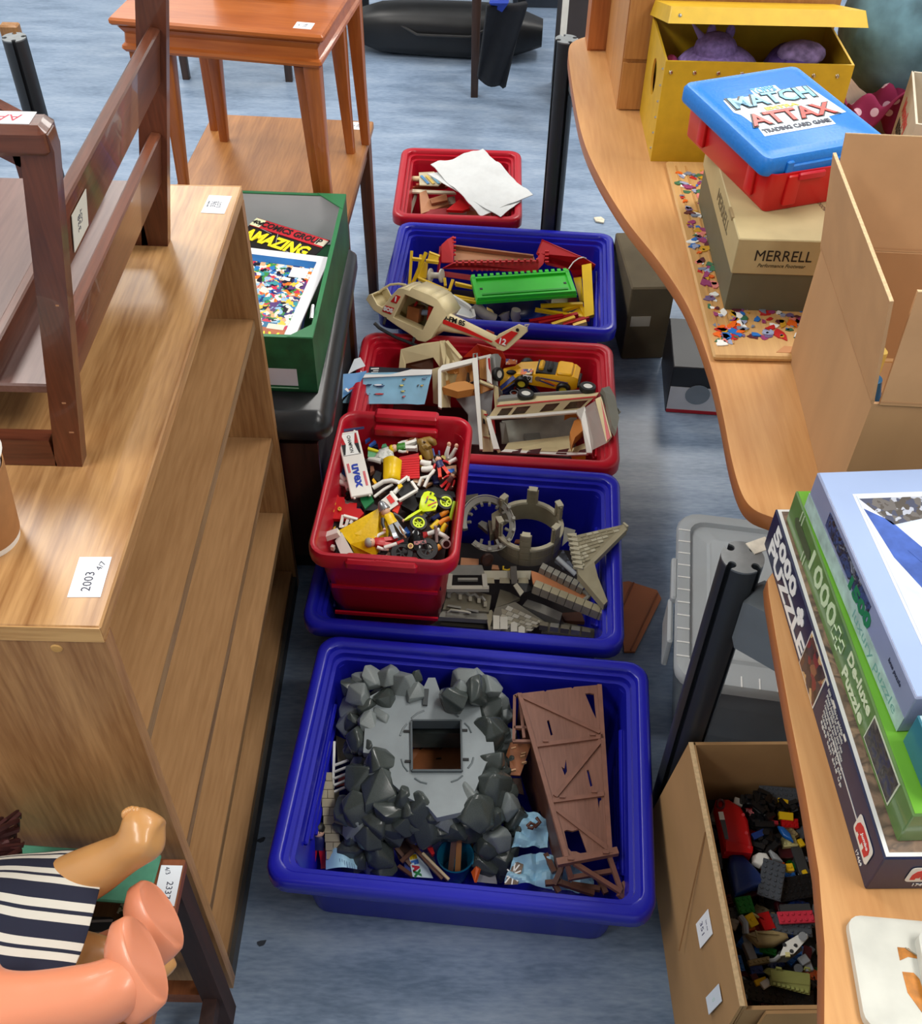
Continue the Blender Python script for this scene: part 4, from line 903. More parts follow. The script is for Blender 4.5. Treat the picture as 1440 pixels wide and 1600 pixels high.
W(rw).loft([[tuple(c4(x, y, ZW-.004)) for x, y in ((300, 195), (600, 1265), (606, 1262), (308, 195))], [tuple(c4(x, y, ZW-.004)+V((0, 0, -.09))) for x, y in ((300, 195), (600, 1265), (606, 1262), (308, 195))]]).build('side_wall', BRND, rw, 0)
bars(rw, [(L4(a, ZW-.01), L4(b, ZW-.01)) for a, b in (((268, 200), (262, 500)), ((300, 200), (330, 480)), ((268, 205), (300, 190)), ((262, 410), (368, 410)), ((255, 500), (375, 500)))], .005, .006, BRNB, 'side_bar')
tr = thing('toy_trestle', 'brown toy timber trestle at the near end of the wall panel', 'toy trestle', MX.Translation(c4(780, 1380, .15)))
bars(tr, [(c4(*a), c4(*b)) for a, b in (((660, 1300, .172), (965, 1490, .15)), ((890, 1255, .172), (965, 1475, .15)), ((612, 1310, .168), (640, 1400, .15)), ((620, 1400, .15), (905, 1352, .15)), ((960, 1440, .15), (1000, 1545, .14)), ((950, 1500, .15), (1000, 1545, .14)))], .007, .007, BRNB, 'bar')
W(tr).tube([c4(965, 1430, .15), c4(1010, 1500, .145), c4(1080, 1530, .14)], .007, 8, flat=.5).build('rope_end', BRNB, tr)
tr2 = thing('toy_trestle', 'dark brown loose toy timbers lying under the trestle', 'toy trestle', MX.Translation(c4(640, 1430, .11)))
bars(tr2, [(c4(*a), c4(*b)) for a, b in (((470, 1432, .11), (580, 1425, .11)), ((530, 1435, .11), (585, 1310, .13)), ((560, 1425, .11), (790, 1500, .1)), ((640, 1440, .1), (830, 1470, .1)), ((470, 1240, .09), (530, 1360, .09)), ((520, 1420, .105), (560, 1490, .1)), ((820, 1400, .1), (870, 1500, .1)))], .008, .008, BRND, 'bar')
sh_ = slab('toy_shutter', 'small orange brown scratched toy shutter between rock and wall panel', 'toy shutter', [c4(*q) for q in ((240, 505, .15), (378, 515, .15), (305, 722, .135), (240, 720, .135), (235, 620, .14), (212, 590, .145))], .006, ORB)
for k, (x, y) in enumerate(((260, 545), (325, 580), (320, 598), (330, 640), (260, 690))): W(sh_).bar(c4(x-14, y+4, .1465), c4(x+16, y-4, .1465), .002, .006).build('scratch', mat((196, 150, 110), .5), sh_, 0)
slab('toy_board', 'rust brown toy board seen through the square hole of the rock', 'toy board', [c3(*q) for q in ((830, 480, .06), (910, 500, .06), (1090, 690, .06), (900, 800, .055), (660, 730, .055), (700, 600, .06))], .006, ORB)
for (x, y, a) in ((755, 595, 1), (878, 595, 1), (860, 660, .3)): tag(MB().rbox((0, 0, 0), (.009, .0022, .001), .0008).build('slot_mark', mat((20, 12, 8), .6), None, 0, MX.Translation(c3(x, y, .0612)) @ MX.Rotation(a*.7, 4, 'Z')), 'dark slot in the rust brown board inside the rock hole', 'slot', 'slots in the rust brown board')
slab('toy_board', 'dark brown slotted toy wall standing between rock and panel', 'toy board', [c4(*q) for q in ((395, 560, .14), (480, 900, .13), (400, 1000, .04), (300, 700, .05))], .005, BRND)
slab('toy_plank', 'plain brown toy plank beneath the orange shutter', 'toy plank', [c4(*q) for q in ((250, 740, .1), (310, 740, .1), (330, 850, .09), (260, 830, .09))], .008, BRND)

# crumpled pale blue leaflets
def crumple(name, label, pts, z0, amp, m, seed, n=14, cat='leaflet'):
    rnd = V((seed*3.1, seed*1.7, 0)); c = sum((V(p) for p in pts), V())/4
    def f(u, v):
        p = V(pts[0])*(1-u)*(1-v)+V(pts[1])*u*(1-v)+V(pts[2])*u*v+V(pts[3])*(1-u)*v
        h = abs(noise.noise(p*38+rnd))*amp*2.2+noise.noise(p*85+rnd)*amp*.5
        return tuple(p-c+V((noise.noise(p*40-rnd)*amp*.5, noise.noise(p*44+rnd*2)*amp*.5, h)))
    o = MB().sheet(f, n, n, .0006).build(name, m, None, 25, MX.Translation(c)); return tag(o, label, cat)
LBL = mat((160, 206, 230), .55, .06, 40); LBL2 = mat((140, 194, 224), .55, .05, 30)
crumple('leaflet', 'crumpled pale blue leaflet between the rock and the wall panel', [c4(*q) for q in ((240, 1200, .085), (490, 1200, .09), (480, 1010, .11), (330, 960, .11))], 0, .012, LBL, 1)
crumple('leaflet', 'creased pale blue leaflet with white marks under the trestle', [c4(*q) for q in ((200, 1440, .07), (560, 1480, .07), (520, 1240, .085), (270, 1270, .085))], 0, .012, LBL, 2)
crumple('leaflet', 'pale blue leaflet scrap at the near right corner under the timbers', [c4(*q) for q in ((520, 1480, .08), (790, 1500, .08), (780, 1380, .085), (560, 1230, .085))], 0, .008, LBL, 4)
mk = tm('printed_scrap', 'scrap printed with white and brown marks beside the blue leaflet', 'leaflet', c4(250, 1350, .088))
W(mk).loft([[tuple(c4(x, y, .084)) for x, y in ((200, 1440), (290, 1440), (330, 1300), (270, 1280))], [tuple(c4(x, y, .0848)) for x, y in ((200, 1440), (290, 1440), (330, 1300), (270, 1280))]]).build('paper', mat((120, 100, 84), .6, .2, 80), mk, 0)
for a, b_ in (((205, 1430), (300, 1310)), ((220, 1340), (290, 1420)), ((215, 1390), (310, 1350)), ((250, 1440), (270, 1300))): W(mk).bar(c4(*a, .0852), c4(*b_, .0852), .0022, .0008).build('white_stroke', WHITE, mk, 0)
c6 = crop(470, 1140, 6.953)
def fl(u, v):
    p = c6(270+340*u, 1520-230*v*(1-.55*max(0, u-.2))-25*math.sin(3*u), .07+.015*math.sin(math.pi*u)); return tuple(p)
lf = tag(MB().sheet(fl, 12, 6, .0008).build('leaflet', LBL, None, 40), 'pale blue leaflet with fine print at the near left corner of the front crate', 'leaflet')
for k in range(7): MB().bar(c6(420+26*k, 1400+10*k, .0855), c6(430+26*k, 1490+4*k, .083), .0006, .0006).build('print_line', mat((70, 90, 140), .6), lf, 0)

# brick strip, ladders, fence and figures at the left inside
STN = mat((158, 148, 124), .55, .08, 40); STND = mat((118, 110, 92), .6, .08, 40)
bs = tm('toy_brick_wall', 'tall pale grey toy brick wall strip at the left of the rock', 'toy wall', c6(300, 900, .10))
rows = 10
for k in range(rows):
    y0, y1 = 465+k*95, 465+(k+1)*95-8; xl = 205+k*8; xr = 335+(12*k if k < 7 else 12*k)
    halves = [(xl, xr)] if k % 2 else [(xl, (xl+xr)/2-3), ((xl+xr)/2+3, xr)]
    for a, b_ in halves:
        z0, z1 = .125-.005*k, .12-.005*k
        W(bs).loft([[tuple(c6(x, y, z)+V((0, 0, -.004))) for x, y, z in ((a, y1, z1), (b_, y1, z1), (b_, y0, z0), (a, y0, z0))], [tuple(c6(x, y, z)) for x, y, z in ((a, y1, z1), (b_, y1, z1), (b_, y0, z0), (a, y0, z0))]]).build('brick', STN, bs, 0)
W(bs).loft([[tuple(c6(x, y, z)+V((0, 0, -.012))) for x, y, z in ((285, 1410, .074), (450, 1410, .074), (335, 470, .122), (205, 470, .122))], [tuple(c6(x, y, z)+V((0, 0, -.002))) for x, y, z in ((285, 1410, .074), (450, 1410, .074), (335, 470, .122), (205, 470, .122))]]).build('backing', STND, bs, 0)
slab('toy_ruin', 'dim grey toy wall piece leaning on the left inside of the front crate', 'toy wall', [c6(*q) for q in ((10, 900, .11), (80, 470, .11), (190, 460, .11), (20, 960, .10))], .006, STND)
slab('toy_ruin', 'dark grey toy gate strip behind the tall brick strip', 'toy wall', [c6(*q) for q in ((95, 960, .075), (160, 620, .09), (210, 620, .09), (230, 960, .075))], .006, mat((66, 60, 52), .6))
ldr = tm('toy_ladder', 'grey toy ladder at the upper left inside the front crate', 'toy ladder', c6(200, 260, .1))
bars(ldr, [(c6(300, 130, .11), c6(220, 440, .10))], .004, .004, mat((130, 130, 124), .5), 'rail')
bars(ldr, [(c6(x, y, .11), c6(x+90, y+16, .11)) for x, y in ((200, 100), (180, 180), (160, 280), (100, 390), (120, 420))], .0035, .0035, mat((130, 130, 124), .5), 'rung')
fe = tm('toy_fence', 'small white toy fence beside the brick strip in the front crate', 'toy fence', c6(440, 500, .11))
bars(fe, [(c6(365, 130, .125), c6(350, 640, .105))], .004, .004, WHITE, 'post')
bars(fe, [(c6(360, 390+72*k, .115-.002*k), c6(520, 330+70*k, .115-.002*k)) for k in range(5)], .0035, .0035, WHITE, 'rail')
for k, (pp, mm_, nm) in enumerate((([(380, 60, .11), (490, 110, .11), (500, 320, .1), (440, 330, .1), (400, 360, .1)], STND, 'grey toy wall scrap above the small white fence'), ([(340, 690, .1), (420, 660, .1), (400, 840, .09), (360, 860, .09)], STND, 'grey toy wall scrap under the boulders beside the brick strip'), ([(250, 300, .06), (340, 300, .06), (330, 520, .06), (240, 470, .06)], mat((80, 14, 18), .5), 'dark red toy piece in the shade beneath the ladder'), ([(430, 480, .09), (500, 470, .09), (480, 600, .085), (380, 620, .085)], mat((180, 24, 24), .4), 'bright red toy piece behind the white fence bars'))):
    slab('toy_piece', nm, 'toy piece', [c6(*q) for q in pp], .006, mm_)

# teal bucket with planks in it, cross beam, lettered card
c7 = crop(580, 1280, 4.5)
TEAL = mat((18, 92, 122), .25, .06, 20)
bk = c7(590, 290, .06); bt = thing('toy_bucket', 'teal plastic toy bucket holding two short planks', 'toy bucket', MX.Translation((bk.x, bk.y, .02)))
MB().lathe([(0, 0), (.022, 0), (.029, .055), (.0305, .058), (.029, .06), (.027, .057), (.020, .004), (0, .004)], 28).build('bucket_body', TEAL, bt, 50)
MB().tube([(.03*math.cos(a), .03*math.sin(a), .058-.006*math.cos(a*.5)) for a in [math.pi*i/10-.4 for i in range(11)]], .0013, 6).build('handle', mat((50, 140, 170), .3), bt)
for dx, l, mm_, nm in ((-.008, 0, mat((112, 84, 72), .5, .1), 'mauve brown toy plank standing in the teal bucket'), (.004, .008, mat((176, 120, 72), .5, .1), 'tan toy plank standing in the teal bucket')):
    a = V((bk.x+dx, bk.y-.012, .03)); b_ = V((bk.x+dx*.6+.004, bk.y+.03+l, .125+l))
    q = tm('toy_plank', nm, 'toy plank', a); W(q).bar(a, b_, .009, .004, (0, -1, .4)).build('plank', mm_, q, 0)
xb = tm('toy_beams', 'brown crossed toy beams under the front of the rock', 'toy beams', c7(300, 200, .07))
bars(xb, [(c7(*a), c7(*b_)) for a, b_ in (((240, 130, .08), (500, 420, .07)), ((210, 300, .06), (330, 190, .07)), ((170, 200, .06), (280, 330, .05)), ((190, 330, .05), (290, 400, .05)), ((400, 300, .075), (540, 425, .07)))], .006, .006, BRND, 'beam')
bars(xb, [(c7(335, 195, .085), c7(500, 105, .085))], .007, .005, ORB, 'beam')
slab('toy_board', 'dark brown slatted toy panel behind the crossed beams', 'toy board', [c7(*q) for q in ((160, 200, .05), (260, 130, .055), (290, 220, .05), (200, 300, .045))], .006, BRND)
fx = tm('lettered_card', 'white card with rainbow letters near the teal bucket', 'card', c7(330, 350, .05))
W(fx).loft([[tuple(c7(x, y, .052)) for x, y in ((260, 240), (290, 220), (400, 340), (435, 415), (290, 405))], [tuple(c7(x, y, .0535)) for x, y in ((260, 240), (290, 220), (400, 340), (435, 415), (290, 405))]]).build('card', mat((206, 226, 236), .5, .03), fx, 0)
for s, x, y, cc in (('E', 292, 265, (230, 190, 20)), ('F', 303, 302, (60, 110, 190)), ('A', 312, 343, (190, 40, 60)), ('X', 322, 381, (40, 130, 70))):
    p = c7(x, y, .0541); text('lettering', s, .014, mat(cc, .4, 0), fx, MX.Translation(p-fx.location) @ MX.Rotation(R(-75), 4, 'Z'), .0003, bold=.0012)
slab('toy_card', 'indigo edged paper scrap left of the lettered card', 'card', [c7(*q) for q in ((230, 310, .045), (262, 270, .05), (290, 400, .05), (240, 390, .045))], .001, mat((70, 84, 160), .4, .2, 60))
slab('toy_piece', 'orange toy slab leaning beside the teal bucket', 'toy piece', [c7(*q) for q in ((700, 370, .06), (735, 330, .07), (755, 350, .07), (725, 445, .06))], .006, mat((226, 96, 30), .4))
slab('toy_piece', 'orange toy wedge touching the right rim of the teal bucket', 'toy piece', [c7(*q) for q in ((730, 230, .06), (765, 195, .06), (750, 240, .06), (728, 280, .06))], .006, mat((226, 96, 30), .4))
slab('toy_piece', 'flat grey toy plate near the front wall below the rock', 'toy piece', [c7(*q) for q in ((735, 440, .045), (755, 380, .05), (870, 385, .05), (885, 455, .045))], .006, mat((128, 128, 134), .4))
slab('toy_piece', 'grey toy slab left of the teal bucket', 'toy piece', [c7(*q) for q in ((370, 240, .05), (430, 230, .05), (460, 330, .045), (430, 330, .045))], .006, mat((150, 152, 158), .4))
slab('toy_piece', 'little red toy peg left of the teal bucket', 'toy piece', [c7(*q) for q in ((395, 205, .07), (430, 195, .07), (445, 240, .07), (425, 250, .07))], .008, mat((190, 30, 34), .4))
tubes(tm('toy_pole', 'cream toy pole lying across beneath the crossed beams', 'toy pole', c7(450, 340, .07)), [[c7(360, 240, .08), c7(545, 425, .075)]], .0028, mat((196, 176, 140), .5), 'pole')
tubes(tm('toy_pole', 'thin tan toy rod behind the teal bucket', 'toy pole', c7(705, 160, .06)), [[c7(700, 110, .08), c7(712, 210, .06)]], .0022, mat((170, 120, 70), .5), 'pole')
tubes(tm('toy_hook', 'brown toy hook with two rings on the blue leaflet', 'toy hook', c7(1130, 40, .13)), [[c7(1095, 50, .13), c7(1120, 25, .135), c7(1150, 40, .13), c7(1130, 65, .13), c7(1100, 55, .13)], [c7(1150, 55, .13), c7(1185, 20, .14), c7(1160, -10, .14)]], .003, mat((80, 44, 30), .4), 'hook_ring')

# ---------------------------------------------------------------- generic little figures (reused in several crates)
SKIN = mat((232, 186, 156), .4, .03)
def figure(label, foot, head, up, legc, bodyc, armc, hairc, grp=None, helm=None, size=None, arms=(25, -25), split=8, name='toy_figure', skin=None, nohead=False):
    foot = V(foot); head = V(head); m = frame(foot, head, up); L = size or (head-foot).length; s = L/.075
    t = thing(name, label, 'toy figure', m)
    if grp: t['group'] = grp
    sk = skin or SKIN
    for sy in (1, -1):
        b = MB(); b.m = MX.Scale(s, 4) @ MX.Translation((.034, sy*.0055, 0)) @ MX.Rotation(R(-split*sy), 4, 'Z')
        b.loft([[(-x, y, z) for y, z in ((-.005*w_, -.006*k), (.005*w_, -.006*k), (.005*w_, .006*k), (-.005*w_, .006*k))] for x, w_, k in ((0, 1, 1), (.02, .9, .95), (.028, .95, .95), (.034, 1.05, 1.5))]); b.build('leg', legc, t, 40)
    b = MB(); b.m = MX.Scale(s, 4); b.loft([[(x, y*w_, z*k) for y, z in ((-.011, -.005), (-.008, -.0075), (.008, -.0075), (.011, -.005), (.011, .005), (.008, .0075), (-.008, .0075), (-.011, .005))] for x, w_, k in ((.031, 1.05, 1.0), (.04, .9, .95), (.05, .95, 1.0), (.054, .7, .8))]); b.build('torso', bodyc, t, 40)
    for sy, a in ((1, arms[0]), (-1, arms[1])):
        b = MB(); b.m = MX.Scale(s, 4); ar = R(a); e = V((.049, sy*.0125, 0)); f = e+V((-.022*math.cos(ar)+0, sy*.004+.022*math.sin(ar)*.6, .022*abs(math.sin(ar))*.5))
        b.tube([e, (e+f)/2+V((0, sy*.002, 0)), f], [.0042, .0038, .0034], 8); am = b.build('arm', armc, t, 60)
        b = MB(); b.m = MX.Scale(s, 4); b.tube([f, f+(f-e).normalized()*.004], [.003, .0036], 8); b.build('hand', sk, am, 60)
    if not nohead:
        b = MB(); b.m = MX.Scale(s, 4); b.loft([[(x, r*math.cos(q), r*math.sin(q)) for q in [2*math.pi*i/14 for i in range(14)]] for x, r in ((.053, .004), (.0545, .008), (.058, .0098), (.066, .0098), (.070, .0078), (.071, .003))]); hd = b.build('head', sk, t, 60)
        for sy in (1, -1):
            b = MB(); b.m = MX.Scale(s, 4); b.ball((.063, sy*.0034, .0093), (.0011, .0011, .0007), 6, 4); b.build('eye', BLACK, hd, 60)
        b = MB(); b.m = MX.Scale(s, 4)
        if helm: b.loft([[(x, r*math.cos(q), r*math.sin(q)) for q in [2*math.pi*i/16 for i in range(16)]] for x, r in ((.0635, .0125), (.066, .0118), (.070, .0112), (.077, .0085), (.083, .004), (.084, .001))]); b.build('helmet', helm, t, 60)
        elif hairc: b.loft([[(x, r*math.cos(q), r*math.sin(q)-.0012) for q in [2*math.pi*i/14 for i in range(14)]] for x, r in ((.0625, .0108), (.068, .0112), (.073, .0085), (.075, .003))]); b.build('hair', hairc, t, 60)
    return t
NV = mat((24, 30, 86), .4); RD = mat((196, 26, 30), .38, .05); WH = mat((232, 230, 222), .4, .02); BK = mat((16, 16, 18), .5, .1); YE = mat((240, 200, 20), .35, .04); BRH = mat((60, 36, 22), .4); SV = mat((150, 154, 158), .3, .05, metal=.7); LG = mat((170, 168, 158), .45); DGN = mat((20, 110, 60), .4)
figure('navy and red toy figure with black hat standing at the left of the brick strip', c6(190, 1480, .04), c6(190, 1020, .10), (0, -.8, .6), RD, NV, NV, BK)
tag(MB().ball((0, 0, 0), (.008, .008, .008), 10, 6).build('toy_head', mat((120, 70, 60), .4), None, 60, MX.Translation(c6(40, 1045, .09))), 'dim toy head peeping at the far left beside the blue rib', 'doll head')  # a lone toy head, modelled as one small ball
# ---------------------------------------------------------------- contents of the far red crate
cA = crop(400, 0, 2.88)
PAP = mat((204, 206, 206), .75, .02, 60, .2)
def towel(label, pts, z, amp, seed, th=.0022):
    rnd = V((seed, seed*2.3, 0)); P = [V(p) for p in pts]; c = sum(P, V())/4
    def f(u, v):
        p = P[0]*(1-u)*(1-v)+P[1]*u*(1-v)+P[2]*u*v+P[3]*(1-u)*v
        return tuple(p-c+V((0, 0, amp*(noise.noise(p*14+rnd)+.35*noise.noise(p*45+rnd)))))
    return tag(MB().sheet(f, 22, 22, th).build('paper_towel', PAP, None, 40, MX.Translation(c)), label, 'paper towel')
towel('white folded paper towel lying on the far red crate', [cA(1010, 963, .205), cA(1245, 884, .21), cA(1020, 668, .222), cA(785, 740, .215)], .2, .010, 3)
towel('second paper towel peeping out beneath the folded white one', [cA(1100, 975, .206), cA(1190, 905, .206), cA(960, 760, .21), cA(770, 782, .204)], .19, .004, 5, .0015)
TAN = mat((176, 122, 84), .45, .06); TAND = mat((150, 96, 62), .45, .06)
slab('toy_wall', 'tan toy building piece with notch in the far red crate', 'toy wall', [cA(*q) for q in ((735, 868, .15), (765, 855, .15), (778, 895, .15), (855, 872, .15), (868, 918, .14), (742, 962, .14))], .02, TAN)
slab('toy_step', 'darker tan toy ledge on the notched piece in the far red crate', 'toy ledge', [cA(*q) for q in ((782, 895, .16), (855, 876, .16), (862, 900, .155), (790, 915, .155))], .008, TAND)
slab('toy_piece', 'bright red ribbed toy triangle beneath the paper towel', 'toy piece', [cA(*q) for q in ((856, 944, .16), (925, 888, .165), (962, 936, .16), (930, 948, .16))], .008, RD)
pt = slab('picture_tile', 'little toy picture tile with blue and yellow stripes in the far red crate', 'toy tile', [cA(*q) for q in ((732, 776, .165), (800, 772, .165), (845, 812, .16), (820, 836, .16), (735, 832, .16))], .003, mat((190, 180, 150), .4))
for k, cc in enumerate(((80, 140, 190), (220, 190, 90), (110, 170, 200))): MB().bar(cA(742+k*24, 790, .1665)-pt.location, cA(775+k*24, 826, .1625)-pt.location, .008, .001).build('stripe', mat(cc, .4), pt, 0)
fm = tm('toy_trestle', 'rust brown toy frame under the picture tile', 'toy frame', cA(760, 830, .14))
bars(fm, [(cA(680, 815, .15), cA(690, 850, .14)), (cA(680, 848, .14), cA(850, 842, .14)), (cA(720, 835, .15), cA(850, 828, .15)), (cA(850, 815, .15), cA(855, 845, .14))], .009, .009, mat((150, 66, 36), .45), 'bar')
tubes(tm('toy_rod', 'beige toy rod at the back left of the far red crate', 'toy rod', cA(700, 810, .15)), [[cA(676, 810, .155), cA(700, 803, .16), cA(735, 806, .155)]], [.005, .007, .009], mat((214, 190, 150), .5), 'rod')
slab('toy_piece', 'grey toy blade standing at the left wall of the far red crate', 'toy piece', [cA(*q) for q in ((684, 960, .12), (720, 850, .14), (726, 880, .13), (700, 960, .12))], .006, mat((132, 124, 110), .4))
slab('toy_piece', 'cream toy strip below the rust brown frame', 'toy piece', [cA(*q) for q in ((690, 850, .145), (890, 860, .15), (900, 870, .15), (690, 864, .145))], .005, mat((216, 206, 180), .5))
slab('toy_piece', 'taupe toy block right of the notched tan piece', 'toy piece', [cA(*q) for q in ((862, 888, .14), (893, 882, .14), (898, 915, .135), (868, 920, .135))], .01, mat((150, 134, 116), .5))
slab('toy_piece', 'dark red toy slab at the near edge of the far red crate', 'toy piece', [cA(*q) for q in ((760, 945, .14), (860, 935, .145), (865, 965, .135), (750, 975, .135))], .01, mat((140, 26, 30), .4))
slab('toy_board', 'pale tan toy sheet at the near wall of the far red crate', 'toy board', [cA(*q) for q in ((950, 945, .14), (1045, 960, .14), (1050, 1000, .13), (940, 990, .13))], .004, mat((196, 148, 104), .5))
slab('toy_board', 'tan toy strip left of the pale sheet in the far red crate', 'toy board', [cA(*q) for q in ((770, 965, .13), (910, 970, .13), (920, 995, .125), (740, 985, .125))], .004, mat((186, 150, 116), .5))
tubes(tm('toy_track', 'red toy rails beneath the towel corner', 'toy rail', cA(1100, 970, .14)), [[cA(1058+20*k, 958, .15), cA(1070+20*k, 1004, .14)] for k in range(4)], .003, mat((200, 60, 44), .4), 'rail')
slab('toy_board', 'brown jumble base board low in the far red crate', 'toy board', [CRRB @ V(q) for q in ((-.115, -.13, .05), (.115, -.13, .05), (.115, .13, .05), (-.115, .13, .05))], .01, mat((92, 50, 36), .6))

# ---------------------------------------------------------------- contents of the second blue crate
cL = crop(600, 360, 8.0); cR = crop(760, 360, 6.857)
CRED = mat((198, 40, 46), .4, .06); CREDD = mat((176, 14, 24), .35, .05)
cw_ = tm('toy_castle_wall', 'red toy castle rampart with brown walkway in the blue crate', 'toy wall', cL(1000, 450, .16))
def quad(t, name, pts, th, m):
    P = [V(p) for p in pts]; n = V()
    c = sum(P, V())/len(P)
    for i in range(len(P)): n += (P[i]-c).cross(P[(i+1) % len(P)]-c)
    n.normalize()
    return W(t).loft([[tuple(p-n*th) for p in P], [tuple(p) for p in P]]).build(name, m, t, 0)
quad(cw_, 'walkway', [cL(872, 372, .165), cR(520, 318, .165), cR(500, 270, .17), cL(880, 195, .17)], .005, TAN)
W(cw_).bar(cL(870, 205, .176), cR(500, 282, .176), .006, .010).build('walkway_rim', TAND, cw_, 0)
fA, fB = cL(730, 440, .165), cR(545, 440, .165)
quad(cw_, 'front_wall', [cL(730, 480, .150), cR(545, 452, .150), cR(560, 330, .178), cL(870, 410, .178)], .005, CRED)
for k in range(14):
    a = cL(870, 410, .180).lerp(cR(575, 325, .184), (k+.5)/14); W(cw_).box(tuple(a), (.006, .005, .012)).build('merlon', CRED, cw_, 0)
quad(cw_, 'end_tower', [cL(715, 400, .165), cL(866, 400, .168), cL(868, 68, .205), cL(790, 110, .205), cL(715, 180, .195)], .006, CRED)
for k in range(5): W(cw_).box(tuple(cL(872, 95+52*k, .203-.007*k)), (.010, .005, .004)).build('tooth', CRED, cw_, 0)
quad(cw_, 'end_tower', [cR(540, 430, .155), cR(610, 355, .165), cR(640, 210, .185), cR(590, 215, .185), cR(545, 290, .175)], .006, CRED)
for k in range(4): W(cw_).box(tuple(cR(645, 225+38*k, .186-.005*k)), (.010, .005, .004)).build('tooth', CRED, cw_, 0)
quad(cw_, 'base_strip', [cL(655, 560, .140), cL(1100, 630, .135), cL(1110, 560, .145), cL(680, 500, .150)], .004, CREDD)
quad(cw_, 'base_strip', [cL(655, 560, .140), cL(680, 480, .155), cL(720, 190, .19), cL(690, 200, .185)], .004, CREDD)
for k in range(6): W(cw_).cyl(cL(1100+62*k, 500-2*k, .158), cL(1100+62*k, 500-2*k, .162), .003, .003, 8).build('stud', CREDD, cw_, 0)
GRE = mat((48, 190, 42), .35, .04); GRED = mat((30, 150, 34), .35, .04)
gA, gB, gC = cL(1155, 895, .168), cR(968, 690, .168), cL(1095, 585, .172)
gw = thing('toy_castle_wall', 'bright green toy rampart with a row of battlements in the blue crate', 'toy wall', frame(gA, gB, (gB-gA).cross(gC-gA)))
gl, gd = (gB-gA).length, (gC-gA).length
MB().box((gl/2, gd/2, -.004), (gl, gd, .008)).build('wall_plate', GRE, gw, 0)
for y, h_ in ((.006, .010), (gd*.24, .004), (gd-.012, .006)): MB().box((gl/2, y, h_/2), (gl*(.98 if y != gd*.24 else .86), .006, h_)).build('ridge', GRED if h_ == .004 else GRE, gw, 0)
for x in (.006, gl-.006): MB().box((x, gd/2, .003), (.010, gd*.96, .006)).build('ridge', GRE, gw, 0)
for k in range(16): MB().box((gl*(k+.5)/16, gd+.003, -.001), (gl/16*.55, .010, .007)).build('merlon', GRE, gw, 0)
for x in (.02, gl-.02): MB().box((x, gd*.5, .0005), (.007, .007, .001)).build('slot', BLACK, gw, 0)
slab('toy_board', 'big dark red toy plate leaning at the back right of the blue crate', 'toy board', [cR(*q) for q in ((590, 100, .20), (1050, 300, .19), (1165, 370, .18), (1150, 420, .16), (1020, 515, .12), (930, 510, .12), (900, 430, .14), (640, 370, .15), (530, 250, .18))], .004, CREDD)
tubes(tm('white_string', 'thin white string looping over the dark red plate', 'string', cR(950, 350, .2)), [[cR(880, 410, .19), cR(930, 340, .2), cR(985, 300, .205), cR(1035, 288, .2), (cR(1065, 300, .19))]], .0016, WHITE, 'strand')
YELP = mat((228, 186, 20), .38, .05)
yb_ = tm('toy_column', 'yellow toy post standing at the right end of the blue crate', 'toy post', cR(1080, 650, .15))
quad(yb_, 'post_face', [cR(1050, 930, .13), cR(1150, 900, .135), cR(1122, 350, .185), cR(1018, 372, .18)], .012, YELP)
quad(yb_, 'foot_plate', [cR(930, 520, .13), cR(1015, 510, .135), cR(1040, 770, .12), cR(1000, 770, .12)], .004, YELP)
yf = tm('toy_trestle', 'yellow toy frame with spread bars at the right of the blue bowl', 'toy frame', cR(800, 830, .12))
bars(yf, [(cR(*a), cR(*b_)) for a, b_ in (((580, 810, .13), (1030, 790, .135)), ((520, 850, .125), (890, 910, .12)), ((820, 860, .125), (1000, 800, .13)), ((880, 900, .12), (1050, 930, .12)), ((1000, 790, .13), (1060, 930, .12)))], .009, .008, YELP, 'bar')
quad(yf, 'plate', [cR(880, 900, .118), cR(1040, 930, .118), cR(1030, 800, .125), cR(960, 850, .122)], .004, YELP)
ys = tm('toy_scaffold', 'yellow toy scaffold of crossed bars at the left of the red rampart', 'toy scaffold', cL(450, 500, .15))
bars(ys, [(cL(*a), cL(*b_)) for a, b_ in (((345, 260, .20), (315, 720, .14)), ((525, 275, .20), (350, 680, .14)), ((460, 310, .18), (420, 600, .15)), ((350, 355, .19), (480, 370, .185)), ((430, 600, .15), (800, 760, .14)), ((560, 280, .19), (690, 330, .18)), ((520, 380, .18), (680, 400, .175)), ((755, 600, .15), (765, 700, .14)), ((860, 620, .15), (800, 800, .13)), ((885, 660, .15), (1100, 710, .14)), ((860, 850, .13), (1150, 900, .13)), ((870, 820, .125), (1130, 870, .125)))], .0072, .0072, YELP, 'bar')
quad(ys, 'panel', [cL(430, 580, .145), cL(530, 600, .145), cL(545, 400, .165), cL(470, 380, .165)], .004, YELP)
quad(ys, 'panel', [cL(530, 400, .175), cL(670, 420, .175), cL(680, 330, .185), cL(560, 290, .19)], .004, YELP)
quad(ys, 'panel', [cL(890, 700, .14), cL(1100, 740, .135), cL(1090, 680, .145), cL(900, 640, .15)], .004, YELP)
tag(MB().lathe([(0, 0), (.018, 0), (.018, .004), (.008, .005), (.008, .03), (.018, .031), (.018, .035), (0, .035)], 20).build('toy_reel', mat((220, 214, 196), .4), None, 40, MX.Translation(cL(570, 560, .15)) @ MX.Rotation(R(80), 4, 'Y') @ MX.Rotation(.3, 4, 'X')), 'cream toy reel between the scaffold and the red rampart', 'toy reel')
tray = tm('toy_tray', 'long white toy tray lying behind the helicopter', 'toy tray', cL(800, 850, .13))
tp_ = [(420, 700), (460, 620), (640, 720), (860, 830), (1040, 940), (1110, 1000), (1130, 1090), (1080, 1110), (900, 1060), (600, 880)]
